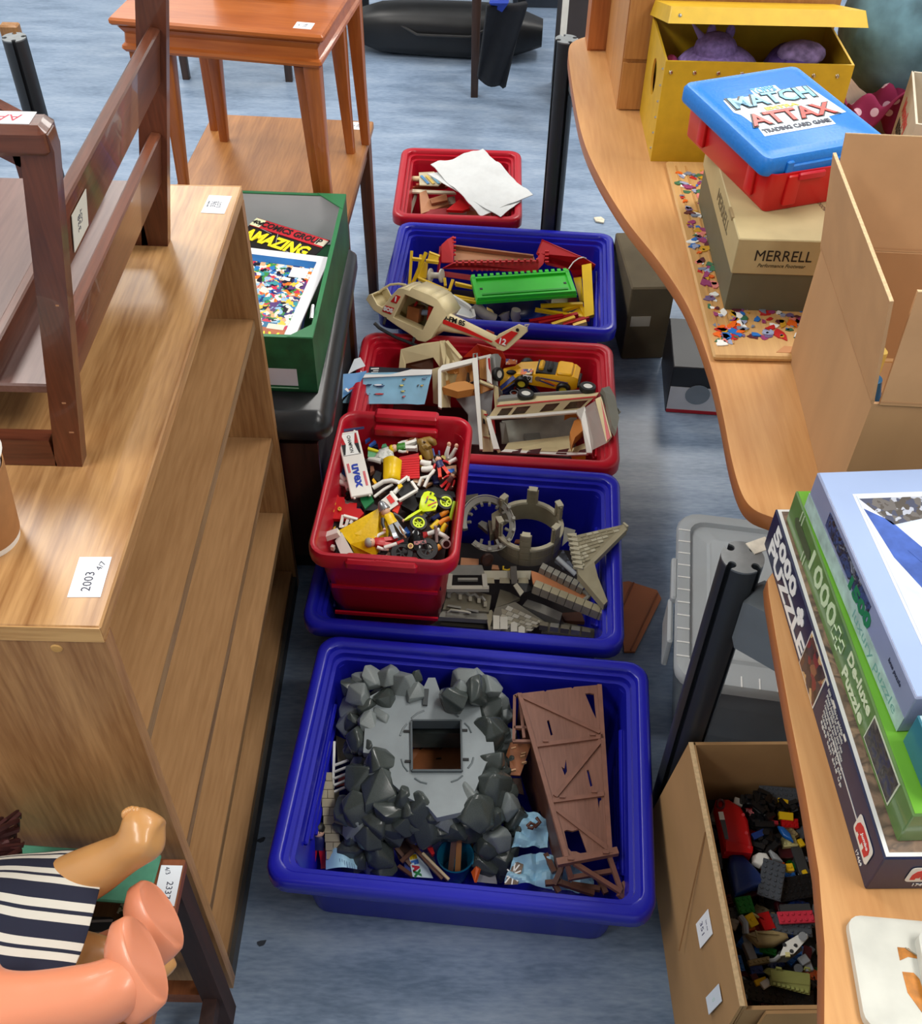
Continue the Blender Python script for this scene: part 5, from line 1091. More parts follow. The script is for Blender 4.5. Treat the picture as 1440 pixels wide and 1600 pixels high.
quad(tray, 'tray_floor', [cL(x, y, .135) for x, y in tp_][::-1], .004, mat((206, 210, 208), .45))
for i in range(len(tp_)):
    a, b_ = tp_[i], tp_[(i+1) % len(tp_)]; W(tray).bar(cL(*a, .140), cL(*b_, .140), .006, .010).build('tray_rim', WH, tray, 0)
for k, (nm, pp, mm_) in enumerate((('white toy window piece at the far left inside the blue crate', [(135, 690, .13), (200, 700, .13), (190, 540, .15), (150, 550, .15)], WH), ('folded white toy panel beside the yellow scaffold', [(190, 700, .13), (300, 690, .13), (290, 530, .15), (210, 530, .15)], mat((196, 196, 190), .5)))):
    slab('toy_piece', nm, 'toy piece', [cL(*q) for q in pp], .012, mm_)
GST = mat((158, 152, 140), .5, .06)
for nm, segs in (('long grey toy leg with cuffed end near the white tray', [([cL(1390, 1110, .12), cL(1260, 1060, .13), cL(1170, 990, .135), cL(1140, 950, .14)], [.013, .014, .017, .02])]), ('pair of short grey toy legs beneath the blue bowl', [([cR(200, 970, .10), cR(195, 915, .125), cR(185, 890, .13)], [.012, .012, .016]), ([cR(320, 975, .10), cR(305, 905, .13), cR(318, 850, .145)], [.013, .012, .012])])):
    t = tm('toy_grey_legs', nm, 'toy legs', segs[0][0][0])  # grey toy legs, the short pair included
    for pts, rr in segs: W(t).tube(pts, rr, 12).build('leg_tube', GST, t, 60)
bb = cR(270, 800, .12); bwl = thing('toy_bowl', 'dark blue toy bowl half hidden under the green rampart', 'toy bowl', MX.Translation((bb.x, bb.y, .05)))
MB().loft([circ(.03, 0, 28, .02), circ(.07, .02, 28, .04), circ(.1, .06, 28, .055), circ(.108, .066, 28, .06), circ(.1, .066, 28, .055), circ(.066, .024, 28, .037), circ(.028, .006, 28, .018)]).build('bowl_body', mat((24, 44, 120), .25, .06), bwl, 50)
for k, (a, b_, mm_, nm) in enumerate((((460, 985), (820, 920), CREDD, 'dark red toy bar nearest the blue bowl'), ((560, 1005), (975, 905), CREDD, 'dark red toy bar beside the upper yellow strip'), ((700, 1020), (945, 940), mat((236, 190, 60), .4), 'upper yellow toy strip among the red bars'), ((820, 1020), (1095, 940), CREDD, 'dark red toy bar at the near right of the blue crate'), ((930, 1030), (1070, 985), mat((240, 196, 96), .4), 'lower yellow toy strip among the red bars'))):
    q = tm('toy_bar', nm, 'toy bar', cR(*a, .10)); W(q).bar(cR(*a, .115), cR(*b_, .125), .010, .012).build('bar', mm_, q, 0)
slab('toy_piece', 'yellow toy curve at the left of the blue bowl', 'toy piece', [cR(*q) for q in ((0, 820, .1), (60, 850, .1), (90, 900, .1), (50, 930, .095), (10, 900, .095))], .01, YELP)
slab('toy_piece', 'dark red toy block under the green rampart at its right end', 'toy piece', [cR(*q) for q in ((880, 700, .11), (965, 690, .11), (965, 770, .1), (880, 775, .1))], .02, mat((110, 24, 24), .4))
slab('toy_piece', 'olive toy block under the green rampart', 'toy piece', [cR(*q) for q in ((700, 720, .10), (870, 705, .10), (870, 775, .095), (690, 790, .095))], .02, mat((130, 116, 30), .4))
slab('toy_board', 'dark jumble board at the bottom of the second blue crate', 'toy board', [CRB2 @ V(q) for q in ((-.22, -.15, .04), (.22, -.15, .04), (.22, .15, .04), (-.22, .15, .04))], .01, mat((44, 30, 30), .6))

# ---------------------------------------------------------------- toy helicopter across the crate rims
CREAM = mat((222, 206, 160), .42, .04, 20); CREAMD = mat((190, 172, 128), .45, .05)
cH = crop(560, 430, 5.333)
hA, hB = cH(110, 300, .245), cH(1210, 590, .245)
heli = thing('toy_helicopter', 'cream toy rescue helicopter with red stripes lying across two crate rims', 'toy helicopter', frame(hA, hB, V((0, .42, 1))))
hi = heli.matrix_world.inverted(); hn = heli.matrix_world.to_3x3()
def hp_(x, y, d=0):
    "pixel of the crop to the flank plane of the helicopter, in its own axes (x along, z up); d shifts along its width"
    px_, py_ = 560+x/5.333, 430+y/5.333
    D = CF*FPX + CR*(px_-720) - CU*(py_-800); o = V((0, 0, CAMH)); n = hn @ V((0, 1, 0)); a = heli.matrix_world.translation
    q = hi @ (o+D*((a-o).dot(n)/D.dot(n))); return (q.x, q.z)
P3 = MX(((1, 0, 0, 0), (0, 0, -1, 0), (0, 1, 0, 0), (0, 0, 0, 1)))          # plate xy -> xz
cab = [(70, 200), (130, 285), (200, 330), (330, 420), (440, 490), (500, 540), (560, 552), (610, 520), (660, 440), (740, 330), (660, 200), (600, 165), (450, 105), (430, 130), (380, 110), (340, 110), (290, 160), (205, 270), (160, 245), (115, 160), (90, 165)]
win = [(392, 155), (635, 260), (540, 462), (292, 350)]
wd = .085
HPc = [hp_(*q) for q in cab]; HPw = [hp_(*q) for q in win]
plate('flank', HPc, [HPw], .004, CREAM, heli, T(0, .0, 0) @ P3, .001)
plate('flank', HPc, [], .004, CREAM, heli, T(0, wd, 0) @ P3, .001)
n_ = len(HPc)
sk = MB()
for i in range(n_):
    if i in (17, 18): continue                                # the open nose bubble
    a, b_ = HPc[i], HPc[(i+1) % n_]; sk.add([(a[0], -.003, a[1]), (b_[0], -.003, b_[1]), (b_[0], wd-.001, b_[1]), (a[0], wd-.001, a[1])], [(0, 1, 2, 3)])
so = sk.build('fuselage_skin', CREAM, heli, 40)
md = so.modifiers.new('s', 'SOLIDIFY'); md.thickness = .002; md.offset = 0
for i in range(4):
    a, b_ = HPw[i], HPw[(i+1) % 4]; MB().bar((a[0], .012, a[1]), (b_[0], .012, b_[1]), .03, .0025, (b_[1]-a[1], 0, -(b_[0]-a[0]))).build('window_reveal', CREAMD, heli, 0)
bx = lambda q, y: (hp_(*q)[0], y, hp_(*q)[1])
boom = MB(); rings = []
for (t_, b2, w2) in (((640, 230), (600, 520), .5), ((740, 330), (690, 480), .42), ((900, 400), (860, 500), .3), ((1050, 470), (1020, 545), .24), ((1130, 505), (1100, 590), .18), ((1180, 520), (1170, 620), .14)):
    a, b_ = hp_(*t_), hp_(*b2); mz = (a[1]+b_[1])/2; mx_ = (a[0]+b_[0])/2; hh = (a[1]-b_[1])/2; dx = (a[0]-b_[0])/2; w3 = wd*w2
    rings.append([(mx_+dx*math.sin(k), (w3-.003)/2-w3/2*math.cos(k)*1.0, mz+hh*math.sin(k)) for k in [2*math.pi*i/14 for i in range(14)]])
boom.loft(rings).build('tail_boom', CREAM, heli, 50)
fin = [hp_(*q) for q in [(1130, 540), (1170, 495), (1330, 415), (1395, 440), (1400, 470), (1240, 615), (1205, 632), (1150, 612)]]
plate('tail_fin', fin, [], .008, CREAM, heli, T(0, .008, 0) @ P3, .001)
plate('fin_panel', [hp_(*q) for q in [(1135, 545), (1275, 462), (1330, 480), (1220, 590), (1160, 566)]], [], .0015, mat((206, 34, 30), .4), heli, T(0, -.0012, 0) @ P3)
plate('stripe', [hp_(*q) for q in [(712, 366), (705, 400), (1110, 558), (1120, 550), (900, 440)]], [], .002, mat((206, 34, 30), .4), heli, T(0, -.0098+.008, 0) @ P3)
plate('red_patch', [hp_(*q) for q in [(1045, 464), (1110, 490), (1108, 528), (1045, 508)]], [], .002, mat((150, 50, 40), .4), heli, T(0, .018, 0) @ P3)
for s, q, sz, rot, ink in (('12', (1200, 552), .019, -14, WHITE), ('D-FM 85', (795, 375), .016, -16, BLACK)):
    x, z = hp_(*q); text('lettering', s, sz, ink, heli, T(x, -.0030, z) @ P3 @ MX.Rotation(R(-3), 4, 'Z') @ MX.Scale(1, 4), .0005, bold=.0006)
for (q, nm) in (([(320, 160), (358, 175), (325, 232), (275, 215)], 'red_label'), ([(232, 248), (305, 270), (278, 322), (205, 295)], 'red_label')):
    plate(nm, [hp_(*k) for k in q], [], .0015, mat((200, 30, 30), .4), heli, T(0, -.0046, 0) @ P3)
for s, q, sz in (('SOS', (256, 284), .013), ('1', (318, 196), .016)):
    x, z = hp_(*q); text('lettering', s, sz, WHITE, heli, T(x, -.0066, z) @ P3 @ MX.Rotation(R(-2), 4, 'Z'), .0004, bold=.0008)
MB().tube([bx((115, 165), wd*.4), bx((150, 135), wd*.45), bx((200, 105), wd*.5), bx((270, 98), wd*.5), bx((335, 108), wd*.5)], .0028, 8).build('bubble_frame', CREAM, heli)
for pts in ([(160, 470), (200, 430), (260, 470)],): pass
for y in (.0, wd-.004):
    MB().tube([bx((150, 390), y-.012), bx((190, 430), y-.012), bx((330, 510), y-.012), bx((560, 600), y-.012)], .0042, 8, flat=.5).build('skid', BLACK, heli)
MB().bar(bx((230, 400), -.014), bx((230, 340), .0), .006, .004).build('skid_strut', BLACK, heli, 0); MB().bar(bx((470, 560), -.014), bx((470, 510), .0), .006, .004).build('skid_strut', BLACK, heli, 0)
MB().tube([(fin[3][0], .006, fin[3][1]), (fin[3][0]+.004, .006, fin[3][1]+.008), (fin[3][0]-.006, .006, fin[3][1]+.004)], .0014, 6).build('tail_ring', CREAM, heli)
MB().lathe([(0, 0), (.004, 0), (.004, .0012), (0, .0012)], 10).build('rivet', BLACK, heli, 0, T(hp_(1325, 455)[0], -.001, hp_(1325, 455)[1], rx=90))
seat = MB(); seat.box((hp_(410, 350)[0], wd*.55, hp_(410, 350)[1]), (.03, .035, .035)); seat.build('seat', ORB, heli, 0)
MB().cyl(bx((440, 345), wd*.6), bx((540, 350), wd*.6), .007, None, 12).build('stretcher_roll', mat((170, 190, 220), .3), heli)
MB().cyl(bx((560, 280), wd*.4), bx((545, 400), wd*.4), .007, None, 12).build('red_bottle', mat((204, 40, 30), .35), heli)
MB().bar(bx((430, 270), wd*.8), bx((540, 330), wd*.8), .012, .002).build('white_board', WHITE, heli, 0)
MB().bar(bx((400, 300), wd*.5), bx((430, 250), wd*.5), .005, .005).build('red_grip', RD, heli, 0)

# ---------------------------------------------------------------- contents of the wide red crate
cP = crop(660, 530, 8.42); cV = crop(750, 550, 6.26); cB = crop(510, 540, 7.58); c7b = crop(500, 430, 3.0)
# cream camper wall with a window
cm_ = tm('toy_camper_shell', 'cream toy camper shell with a square window behind the blue leaflets', 'toy shell', c7b(480, 400, .15))
quad(cm_, 'shell_face', [c7b(*q) for q in ((530, 600, .12), (610, 620, .12), (585, 305, .22), (560, 308, .222), (560, 430, .17), (525, 440, .165))], .004, CREAM)
quad(cm_, 'shell_face', [c7b(*q) for q in ((368, 440, .165), (400, 440, .165), (402, 415, .175), (530, 385, .19), (560, 430, .17), (575, 308, .222), (480, 320, .215), (378, 348, .205))], .004, CREAM)
quad(cm_, 'shell_side', [c7b(*q) for q in ((590, 310, .22), (600, 600, .12), (640, 420, .2), (655, 395, .208))], .004, CREAMD)
quad(cm_, 'dark_interior', [c7b(*q) for q in ((400, 445, .15), (530, 450, .15), (530, 385, .175), (402, 418, .165))], .003, mat((92, 52, 24), .6))
bars(cm_, [(c7b(592, 312, .222), c7b(660, 392, .21)), (c7b(600, 345, .2), c7b(598, 420, .19)), (c7b(630, 360, .18), c7b(628, 410, .2))], .008, .006, CREAM, 'window_bar')
# open cream van standing on its tail
def shellbox(name, label, A, B, Cc, depth, openings, wallm, floorm):
    "open toy body: A near-left rim, B near-right rim, Cc far-left rim; walls go down by depth"
    A, B, Cc = V(A), V(B), V(Cc); m = frame(A, B, (B-A).cross(Cc-A)); t = thing(name, label, 'toy van', m)
    w_, l_ = (B-A).length, (Cc-A).length
    return t, w_, l_
vt, w_, l_ = shellbox('toy_van', 'open cream toy van with orange interior lying beside the small tub', cP(590, 1470, .165), cP(790, 1480, .165), cP(480, 300, .215), .07, None, CREAM, None)
vt.matrix_world = frame(cP(560, 1480, .150), cP(780, 1470, .150), (cP(780, 1470, .15)-cP(560, 1480, .15)).cross(cP(440, 350, .215)-cP(560, 1480, .15)))
vi = vt.matrix_world.inverted()
def vl(x, y, z): return tuple(vi @ cP(x, y, z))
def vq(name, pts, th, m): return quad(vt, name, [cP(*p) for p in pts], th, m)
vq('frame_bar', [(200, 440, .205), (245, 430, .206), (250, 930, .168), (205, 910, .17)], .008, WH)
vq('frame_bar', [(205, 450, .205), (250, 410, .207), (650, 310, .215), (710, 260, .219), (700, 240, .22), (260, 340, .212), (205, 400, .208)], .008, WH)
vq('frame_bar', [(650, 310, .215), (720, 250, .219), (790, 1470, .13), (750, 1465, .13)], .008, WH)
vq('floor', [(440, 790, .125), (930, 680, .13), (900, 1000, .11), (770, 1400, .085), (600, 1390, .085), (600, 1000, .105)], .004, mat((168, 170, 172), .45, .04))
vq('floor_seam', [(610, 1134, .0985), (750, 1112, .101), (750, 1118, .101), (610, 1140, .0985)], .0006, BLACK)
vq('side_wall', [(245, 440, .2), (300, 430, .16), (330, 900, .13), (250, 900, .165)], .003, CREAM)
vq('cab', [(300, 420, .165), (660, 330, .175), (690, 700, .15), (460, 780, .14), (260, 720, .15)], .004, mat((206, 144, 74), .5, .06))
for pts, zz in (([(310, 420), (470, 380), (480, 460), (330, 450)], .18), ([(400, 660), (560, 640), (690, 700), (690, 740), (460, 780), (260, 720)], .172), ([(560, 380), (660, 350), (670, 420), (590, 430)], .182)):
    vq('seat_block', [(x, y, zz) for x, y in pts], .02, mat((200, 136, 66), .5, .06))
W(vt).tube([cP(580, 590, .182), cP(600, 450, .186), cP(610, 540, .184), cP(590, 600, .184), cP(680, 560, .186)], .003, 8).build('control_lever', mat((60, 40, 24), .4), vt)
W(vt).tube([cP(620, 600, .186), cP(625, 660, .186), cP(670, 680, .186), cP(690, 640, .186), cP(660, 600, .186)], .002, 6, True).build('steering_wheel', mat((90, 60, 34), .4), vt)
W(vt).tube([cP(405, 420, .184), cP(440, 400, .184), cP(465, 430, .184), cP(430, 455, .184)], .0025, 6, True).build('ring', mat((214, 156, 90), .5), vt)
vq('side_frame', [(710, 250, .219), (840, 220, .212), (880, 210, .21), (880, 240, .208), (740, 275, .215)], .006, WH)
vq('side_frame', [(830, 230, .211), (875, 220, .21), (905, 610, .185), (845, 560, .19)], .006, WH)
vq('side_frame', [(740, 545, .195), (920, 620, .182), (920, 650, .18), (745, 580, .192)], .006, CREAM)
vq('red_stripe', [(858, 255, .2135), (885, 250, .2135), (910, 600, .1885), (885, 590, .189)], .001, CREDD)
vq('side_floor', [(750, 590, .15), (920, 650, .15), (910, 660, .14), (760, 720, .14)], .003, mat((200, 136, 66), .5, .06))
vq('side_glazing_back', [(740, 270, .20), (835, 240, .20), (845, 540, .18), (750, 520, .18)], .002, mat((190, 130, 64), .5, .1))
vq('bumper', [(885, 205, .205), (930, 205, .2), (975, 260, .19), (960, 330, .18), (920, 640, .165), (990, 700, .15), (990, 740, .145), (930, 620, .17)], .012, mat((140, 142, 138), .45))
W(vt).tube([cP(670, 250, .205), cP(670, 195, .21), cP(715, 190, .21), cP(718, 240, .207)], .0022, 6).build('tow_ring', mat((150, 150, 146), .45), vt)
def wheel(t, p, ax, r, w__, hubm, tyre=None):
    p = V(p); ax = V(ax).normalized(); m = frame(p, p+ax.orthogonal(), ax)
    b = W(t); b.m = b.m @ m; b.lathe([(r*.55, -w__/2), (r*.92, -w__/2), (r, -w__*.3), (r, w__*.3), (r*.92, w__/2), (r*.55, w__/2)], 24, True); ty = b.build('wheel', tyre or BK, t, 40)
    b = W(t); b.m = b.m @ m; b.lathe([(0, -w__*.3), (r*.62, -w__*.3), (r*.62, w__*.36), (r*.5, w__*.42), (r*.2, w__*.25), (0, w__*.3)], 20); b.build('hub', hubm, ty, 40)
wheel(vt, cP(990, 460, .19), (.7, -.55, .45), .016, .012, WH)
vq('side_frame', [(930, 620, .178), (975, 640, .172), (1000, 980, .14), (950, 900, .15)], .006, CREAM)
# small ambulance flap with a red cross
ab = tm('toy_ambulance_flap', 'small cream toy door with a red cross between the two vans', 'toy door', cP(830, 1050, .15))
quad(ab, 'door_panel', [cP(*q) for q in ((770, 920, .165), (840, 950, .165), (900, 1480, .10), (790, 1480, .10))], .004, CREAM)
quad(ab, 'red_stripe', [cP(*q) for q in ((915, 1050, .1545), (945, 1080, .1545), (950, 1260, .13), (930, 1250, .13))], .002, CREDD)
cc_ = cP(833, 990, .1625); W(ab).box(tuple(cc_), (.009, .003, .0015)).build('red_cross', RD, ab, 0); W(ab).box(tuple(cc_), (.003, .009, .0015)).build('red_cross', RD, ab, 0)
quad(ab, 'window', [cP(*q) for q in ((795, 1040, .157), (820, 1060, .157), (825, 1120, .15), (800, 1110, .15))], .001, BLACK)
bars(ab, [(cP(800, 1270, .128), cP(880, 1290, .128)), (cP(840, 1060, .16), cP(1010, 1490, .1)), (cP(900, 1060, .15), cP(910, 1480, .10))], .006, .005, CREAM, 'door_bar')
# van lying on its side with a roof opening
van = tm('toy_van', 'cream toy camper van with red lines lying on its side in the red crate', 'toy van', cV(650, 720, .15))
def q2(name, pts, th, m): return quad(van, name, [cV(*p) for p in pts], th, m)
ZU, ZB, ZL = .185, .20, .155
up_ = [(160, 530, .195), (1120, 430, .205), (1160, 400, .20), (1020, 400, .195), (520, 430, .185), (190, 480, .18)]
def sidewin(P0, P1, P2, P3, wins):
    "upper flank between the red line (P0-P1) and the rim (P3-P2) with windows as gaps"
    xs = [0]+[v for w2 in wins for v in w2]+[1]
    top = lambda t: V(P0).lerp(V(P1), t); bot = lambda t: V(P3).lerp(V(P2), t)
    quad(van, 'flank_strip', [top(0), top(1), top(1).lerp(bot(1), .3), top(0).lerp(bot(0), .3)], .003, CREAM)
    quad(van, 'flank_strip', [top(0).lerp(bot(0), .88), top(1).lerp(bot(1), .88), bot(1), bot(0)], .003, CREAM)
    for i in range(0, len(xs), 2):
        a, b_ = xs[i], xs[i+1]; quad(van, 'pillar', [top(a).lerp(bot(a), .28), top(b_).lerp(bot(b_), .28), top(b_).lerp(bot(b_), .9), top(a).lerp(bot(a), .9)], .003, CREAM)
    for a, b_ in wins: quad(van, 'window', [top(a).lerp(bot(a), .3)+V((0, .004, -.004)), top(b_).lerp(bot(b_), .3)+V((0, .004, -.004)), top(b_).lerp(bot(b_), .88)+V((0, .004, -.004)), top(a).lerp(bot(a), .88)+V((0, .004, -.004))], .001, mat((120, 104, 84), .15, .1, alpha=.5))
sidewin(cV(160, 520, .200), cV(1130, 425, .210), cV(990, 560, .185), cV(70, 650, .175), [(.08, .20), (.235, .38), (.53, .68), (.78, .97)])
q2('lower_flank', [(165, 530, .200), (1130, 432, .210), (1160, 395, .195), (940, 412, .19), (520, 432, .18), (190, 480, .172)], .003, CREAM)
q2('red_line', [(160, 528, .2025), (1130, 436, .2125), (1130, 446, .2125), (160, 538, .2025)], .002, mat((200, 60, 54), .4))
text('lettering', 'HAPPY HOLIDAY', .006, mat((220, 120, 100), .4, 0), van, MX.Translation(cV(290, 512, .2055)-van.location) @ MX.Rotation(R(8), 4, 'Z'), .0002)
for pts in ([(70, 640, .178), (450, 620, .18), (450, 645, .178), (90, 665, .175)], [(450, 620, .18), (940, 580, .185), (940, 605, .183), (450, 648, .178)]): q2('rim_bar', pts, .006, WH)
q2('rim_bar', [(940, 580, .186), (1020, 545, .188), (1105, 900, .155), (1090, 1000, .150), (1040, 1000, .15), (985, 680, .172), (935, 600, .182)], .007, WH)
q2('rim_bar', [(60, 650, .176), (100, 660, .176), (190, 960, .145), (130, 960, .145)], .007, WH)
q2('rim_bar', [(200, 975, .148), (850, 1010, .146), (1060, 1000, .149), (1040, 985, .151), (600, 975, .148), (240, 950, .15)], .006, WH)
q2('floor', [(210, 680, .12), (940, 610, .13), (960, 830, .11), (720, 840, .11), (270, 900, .105)], .003, mat((150, 150, 140), .5, .08, 40))
q2('far_flank', [(270, 900, .115), (870, 830, .12), (880, 960, .13), (1030, 900, .14), (1040, 990, .14), (230, 970, .14)], .003, CREAM)
for x0, x1 in ((300, 400), (450, 590), (740, 860), (950, 1040)): q2('window', [(x0, 995, .1475), (x0+25, 962, .1475), (x1+10, 945, .149), (x1-20, 1000, .148)], .001, mat((70, 12, 18), .3))
q2('floor_hatch', [(425, 810, .118), (580, 800, .118), (590, 850, .116), (560, 890, .115), (450, 890, .115), (430, 850, .116)], .004, mat((120, 122, 118), .5))
q2('rear_panel', [(190, 690, .15), (240, 690, .15), (280, 900, .11), (210, 900, .12)], .003, mat((120, 116, 108), .5))
q2('rear_door', [(110, 670, .165), (135, 670, .165), (150, 800, .15), (135, 810, .15)], .003, CREDD)
q2('windscreen', [(1020, 550, .19), (1125, 480, .205), (1240, 890, .2), (1100, 960, .175)], .0012, mat((190, 180, 172), .15, .04, alpha=.45))
q2('front_panel', [(1130, 470, .205), (1190, 445, .215), (1290, 830, .21), (1240, 890, .205)], .004, CREAM)
q2('red_line', [(1155, 475, .2055), (1185, 462, .2165), (1275, 840, .2125), (1245, 870, .209)], .0015, mat((196, 60, 60), .4))
q2('bumper', [(1170, 400, .225), (1245, 380, .223), (1300, 480, .220), (1340, 690, .218), (1310, 830, .218), (1270, 760, .220), (1200, 440, .225)], .014, mat((122, 122, 112), .45))
q2('grille', [(1165, 400, .227), (1200, 430, .227), (1280, 680, .222), (1265, 640, .222)], .002, mat((60, 56, 40), .4))
W(van).tube([cV(1300, 575, .22), cV(1345, 560, .222), cV(1365, 585, .222), cV(1330, 615, .22), cV(1310, 620, .22)], .0028, 6).build('mirror_loop', mat((150, 150, 140), .45), van)
W(van).box(tuple(cV(1290, 680, .226)), (.010, .010, .01)).build('lamp', mat((150, 50, 60), .3), van, 0)
q2('mudguard', [(170, 490, .176), (200, 450, .172), (320, 440, .172), (380, 460, .17), (520, 425, .172), (960, 395, .18), (1120, 380, .18), (1130, 395, .185), (530, 435, .18), (360, 470, .178)], .006, mat((132, 132, 128), .5))
for q, zz in (((445, 425), .185), ((1050, 355), .195)): wheel(van, cV(q[0], q[1]-4, zz+.002), (.05, .12, 1), .019, .012, WH)
for pts, zz in (([(830, 600), (940, 590), (950, 640), (880, 640), (820, 670)], .16), ([(910, 740), (980, 700), (1010, 820), (920, 900), (890, 980), (870, 850)], .15), ([(830, 530), (950, 500), (930, 560), (850, 560)], .175)): q2('seat', [(x, y, zz) for x, y in pts], .02, mat((192, 120, 52), .5, .08))
slab('toy_piece', 'yellow toy corner beneath the lying camper van', 'toy piece', [cV(*q) for q in ((890, 1020, .12), (1035, 1000, .12), (1030, 1050, .11), (900, 1050, .11))], .02, mat((224, 190, 40), .4))
# yellow racing car
YC = mat((236, 176, 20), .3, .04)
ca, cb_ = cV(1000 if False else 440, 270, .145), cV(960, 300, .150)
car = thing('toy_car', 'yellow toy racing car number 29 behind the lying van', 'toy car', frame(cV(330, 235, .158), cV(955, 330, .158)))
cl2 = (cV(955, 330, .158)-cV(330, 235, .158)).length; k_ = cl2
b = MB(); 
def sec(x, w3, z0, z1, in_=.8): return [(x, -w3, z0), (x, -w3, z0+(z1-z0)*.6), (x, -w3*in_, z1), (x, w3*in_, z1), (x, w3, z0+(z1-z0)*.6), (x, w3, z0)]
b.loft([sec(0, .022, .008, .018), sec(k_*.08, .028, .006, .026), sec(k_*.35, .031, .006, .034), sec(k_*.4, .031, .006, .036), sec(k_*.7, .031, .006, .040), sec(k_*.93, .03, .008, .042), sec(k_, .026, .012, .036)]); b.build('body', YC, car, 30)
MB().box((k_*.5, 0, .0365), (k_*.30, .046, .008)).build('cockpit', BK, car, 0)
for x in (.42, .55): MB().rbox((k_*x, .0, .042), (.012, .030, .016), .004).build('seat', YC if x < .5 else BK, car)
MB().rbox((k_*.78, 0, .043), (k_*.24, .048, .008), .006).build('engine_cover', YC, car)
for x in (.16, .80):
    for sy in (-1, 1): wheel(car, car.matrix_world @ V((k_*x, sy*.034, .012)), car.matrix_world.to_3x3() @ V((0, sy, 0)), .0165, .014, mat((220, 210, 60), .35))
for (x0, x1, z0, z1, cc) in ((.44, .86, .031, .028, (90, 70, 120)), (.42, .66, .024, .014, (80, 70, 120)), (.5, .7, .026, .016, (226, 110, 40))): MB().bar((k_*x0, -.0318, z0), (k_*x1, -.0318, z1), .001, .0035, (0, 0, 1)).build('side_stripe', mat(cc, .4), car, 0)
MB().box((k_*.24, -.0316, .0235), (.022, .0016, .018)).build('number_panel', WHITE, car, 0)
text('lettering', '29', .017, BLACK, car, T(k_*.24, -.0326, .0235, rx=90), .0003, bold=.0006)
MB().lathe([(0, 0), (.007, 0), (.007, .001), (0, .001)], 16).build('round_badge', mat((150, 120, 90), .4), car, 0, T(k_*.40, -.0312, .0275, rx=90))
MB().bar((k_*.12, -.02, .031), (k_*.3, -.02, .0365), .02, .001).build('bonnet_print', patches([(90, 70, 140), (226, 120, 60), (230, 210, 160), (70, 60, 110)], 160, .4, 21), car, 0)
MB().rbox((k_*1.0, 0, .016), (.012, .05, .006), .002).build('rear_bumper', BK, car)
yk = tm('toy_truck', 'yellow and blue toy sign block in front of the racing car', 'toy sign', cV(320, 260, .15))
quad(yk, 'sign_face', [cV(*q) for q in ((190, 390, .150), (455, 205, .175), (370, 130, .19), (230, 160, .18), (210, 230, .168), (190, 320, .158))], .004, YC)
quad(yk, 'blue_label', [cV(*q) for q in ((192, 340, .1575), (330, 222, .1755), (345, 262, .172), (205, 372, .154))], .0012, mat((30, 50, 130), .4))
W(yk).ball(tuple(cV(305, 200, .18)), (.012, .006, .006), 12, 8).build('black_scoop', BK, yk, 60)
quad(yk, 'badge_print', [cV(*q) for q in ((250, 70, .20), (360, 80, .20), (360, 120, .195), (250, 125, .195))], .002, patches([(90, 80, 140), (200, 110, 60), (200, 200, 200)], 160, .4, 22))
un = tm('toy_billboard', 'navy edged orange toy billboard lettered in black and grey', 'toy sign', cV(380, 370, .14))
quad(un, 'board_face', [cV(*q) for q in ((190, 420, .128), (340, 440, .12), (560, 410, .115), (440, 230, .150), (200, 395, .138))], .004, mat((24, 34, 90), .35))
quad(un, 'orange_panel', [cV(*q) for q in ((215, 425, .1285), (350, 432, .1225), (520, 400, .1215), (425, 275, .1455))], .0015, mat((196, 78, 34), .4))
p = cV(370, 385, .1355); text('lettering', 'OIL', .030, BLACK, un, MX.Translation(p-un.location) @ MX.Rotation(R(38), 4, 'Z'), .0005, bold=.0022)
text('lettering', 'OIL', .029, mat((186, 182, 190), .4, 0), un, MX.Translation(p-un.location+V((0, 0, .0006))) @ MX.Rotation(R(38), 4, 'Z'), .0005)
bars(un, [(cV(440, 228, .153), cV(580, 410, .113)), (cV(190, 395, .139), cV(440, 232, .153))], .007, .005, mat((30, 44, 110), .35), 'board_edge')
slab('toy_slab', 'orange red toy slab leaning behind the cream vans', 'toy board', [c7b(*q) for q in ((670, 385, .18), (735, 325, .20), (850, 355, .20), (870, 400, .18), (850, 440, .16), (760, 380, .17))], .006, mat((206, 52, 26), .4, .05))
# blue leaflets and dark booklet at the left of the red crate
def leaf(label, pts, m, amp=.002, seed=0):
    P = [V(p) for p in pts]; c = sum(P, V())/4; rnd = V((seed, seed, 0))
    def f(u, v):
        p = P[0]*(1-u)*(1-v)+P[1]*u*(1-v)+P[2]*u*v+P[3]*(1-u)*v; return tuple(p-c+V((0, 0, amp*noise.noise(p*25+rnd)*2)))
    return tag(MB().sheet(f, 10, 10, .0008).build('leaflet', m, None, 40, MX.Translation(c)), label, 'leaflet')
f1 = leaf('pale blue instruction leaflet with tiny drawings in the red crate', [cB(345, 690, .165), cB(1160, 690, .165), cB(1250, 310, .205), cB(400, 330, .205)], LBL2, .002, 1)
W(f1).loft([[tuple(cB(x, y, z)) for x, y, z in ((395, 385, .2035), (1245, 345, .2045), (1250, 285, .2095), (1000, 285, .2095), (760, 345, .205), (440, 345, .205), (405, 295, .209))], [tuple(cB(x, y, z)+V((0, 0, .001))) for x, y, z in ((395, 385, .2035), (1245, 345, .2045), (1250, 285, .2095), (1000, 285, .2095), (760, 345, .205), (440, 345, .205), (405, 295, .209))]]).build('white_edge', WHITE, f1, 0)
random.seed(4)
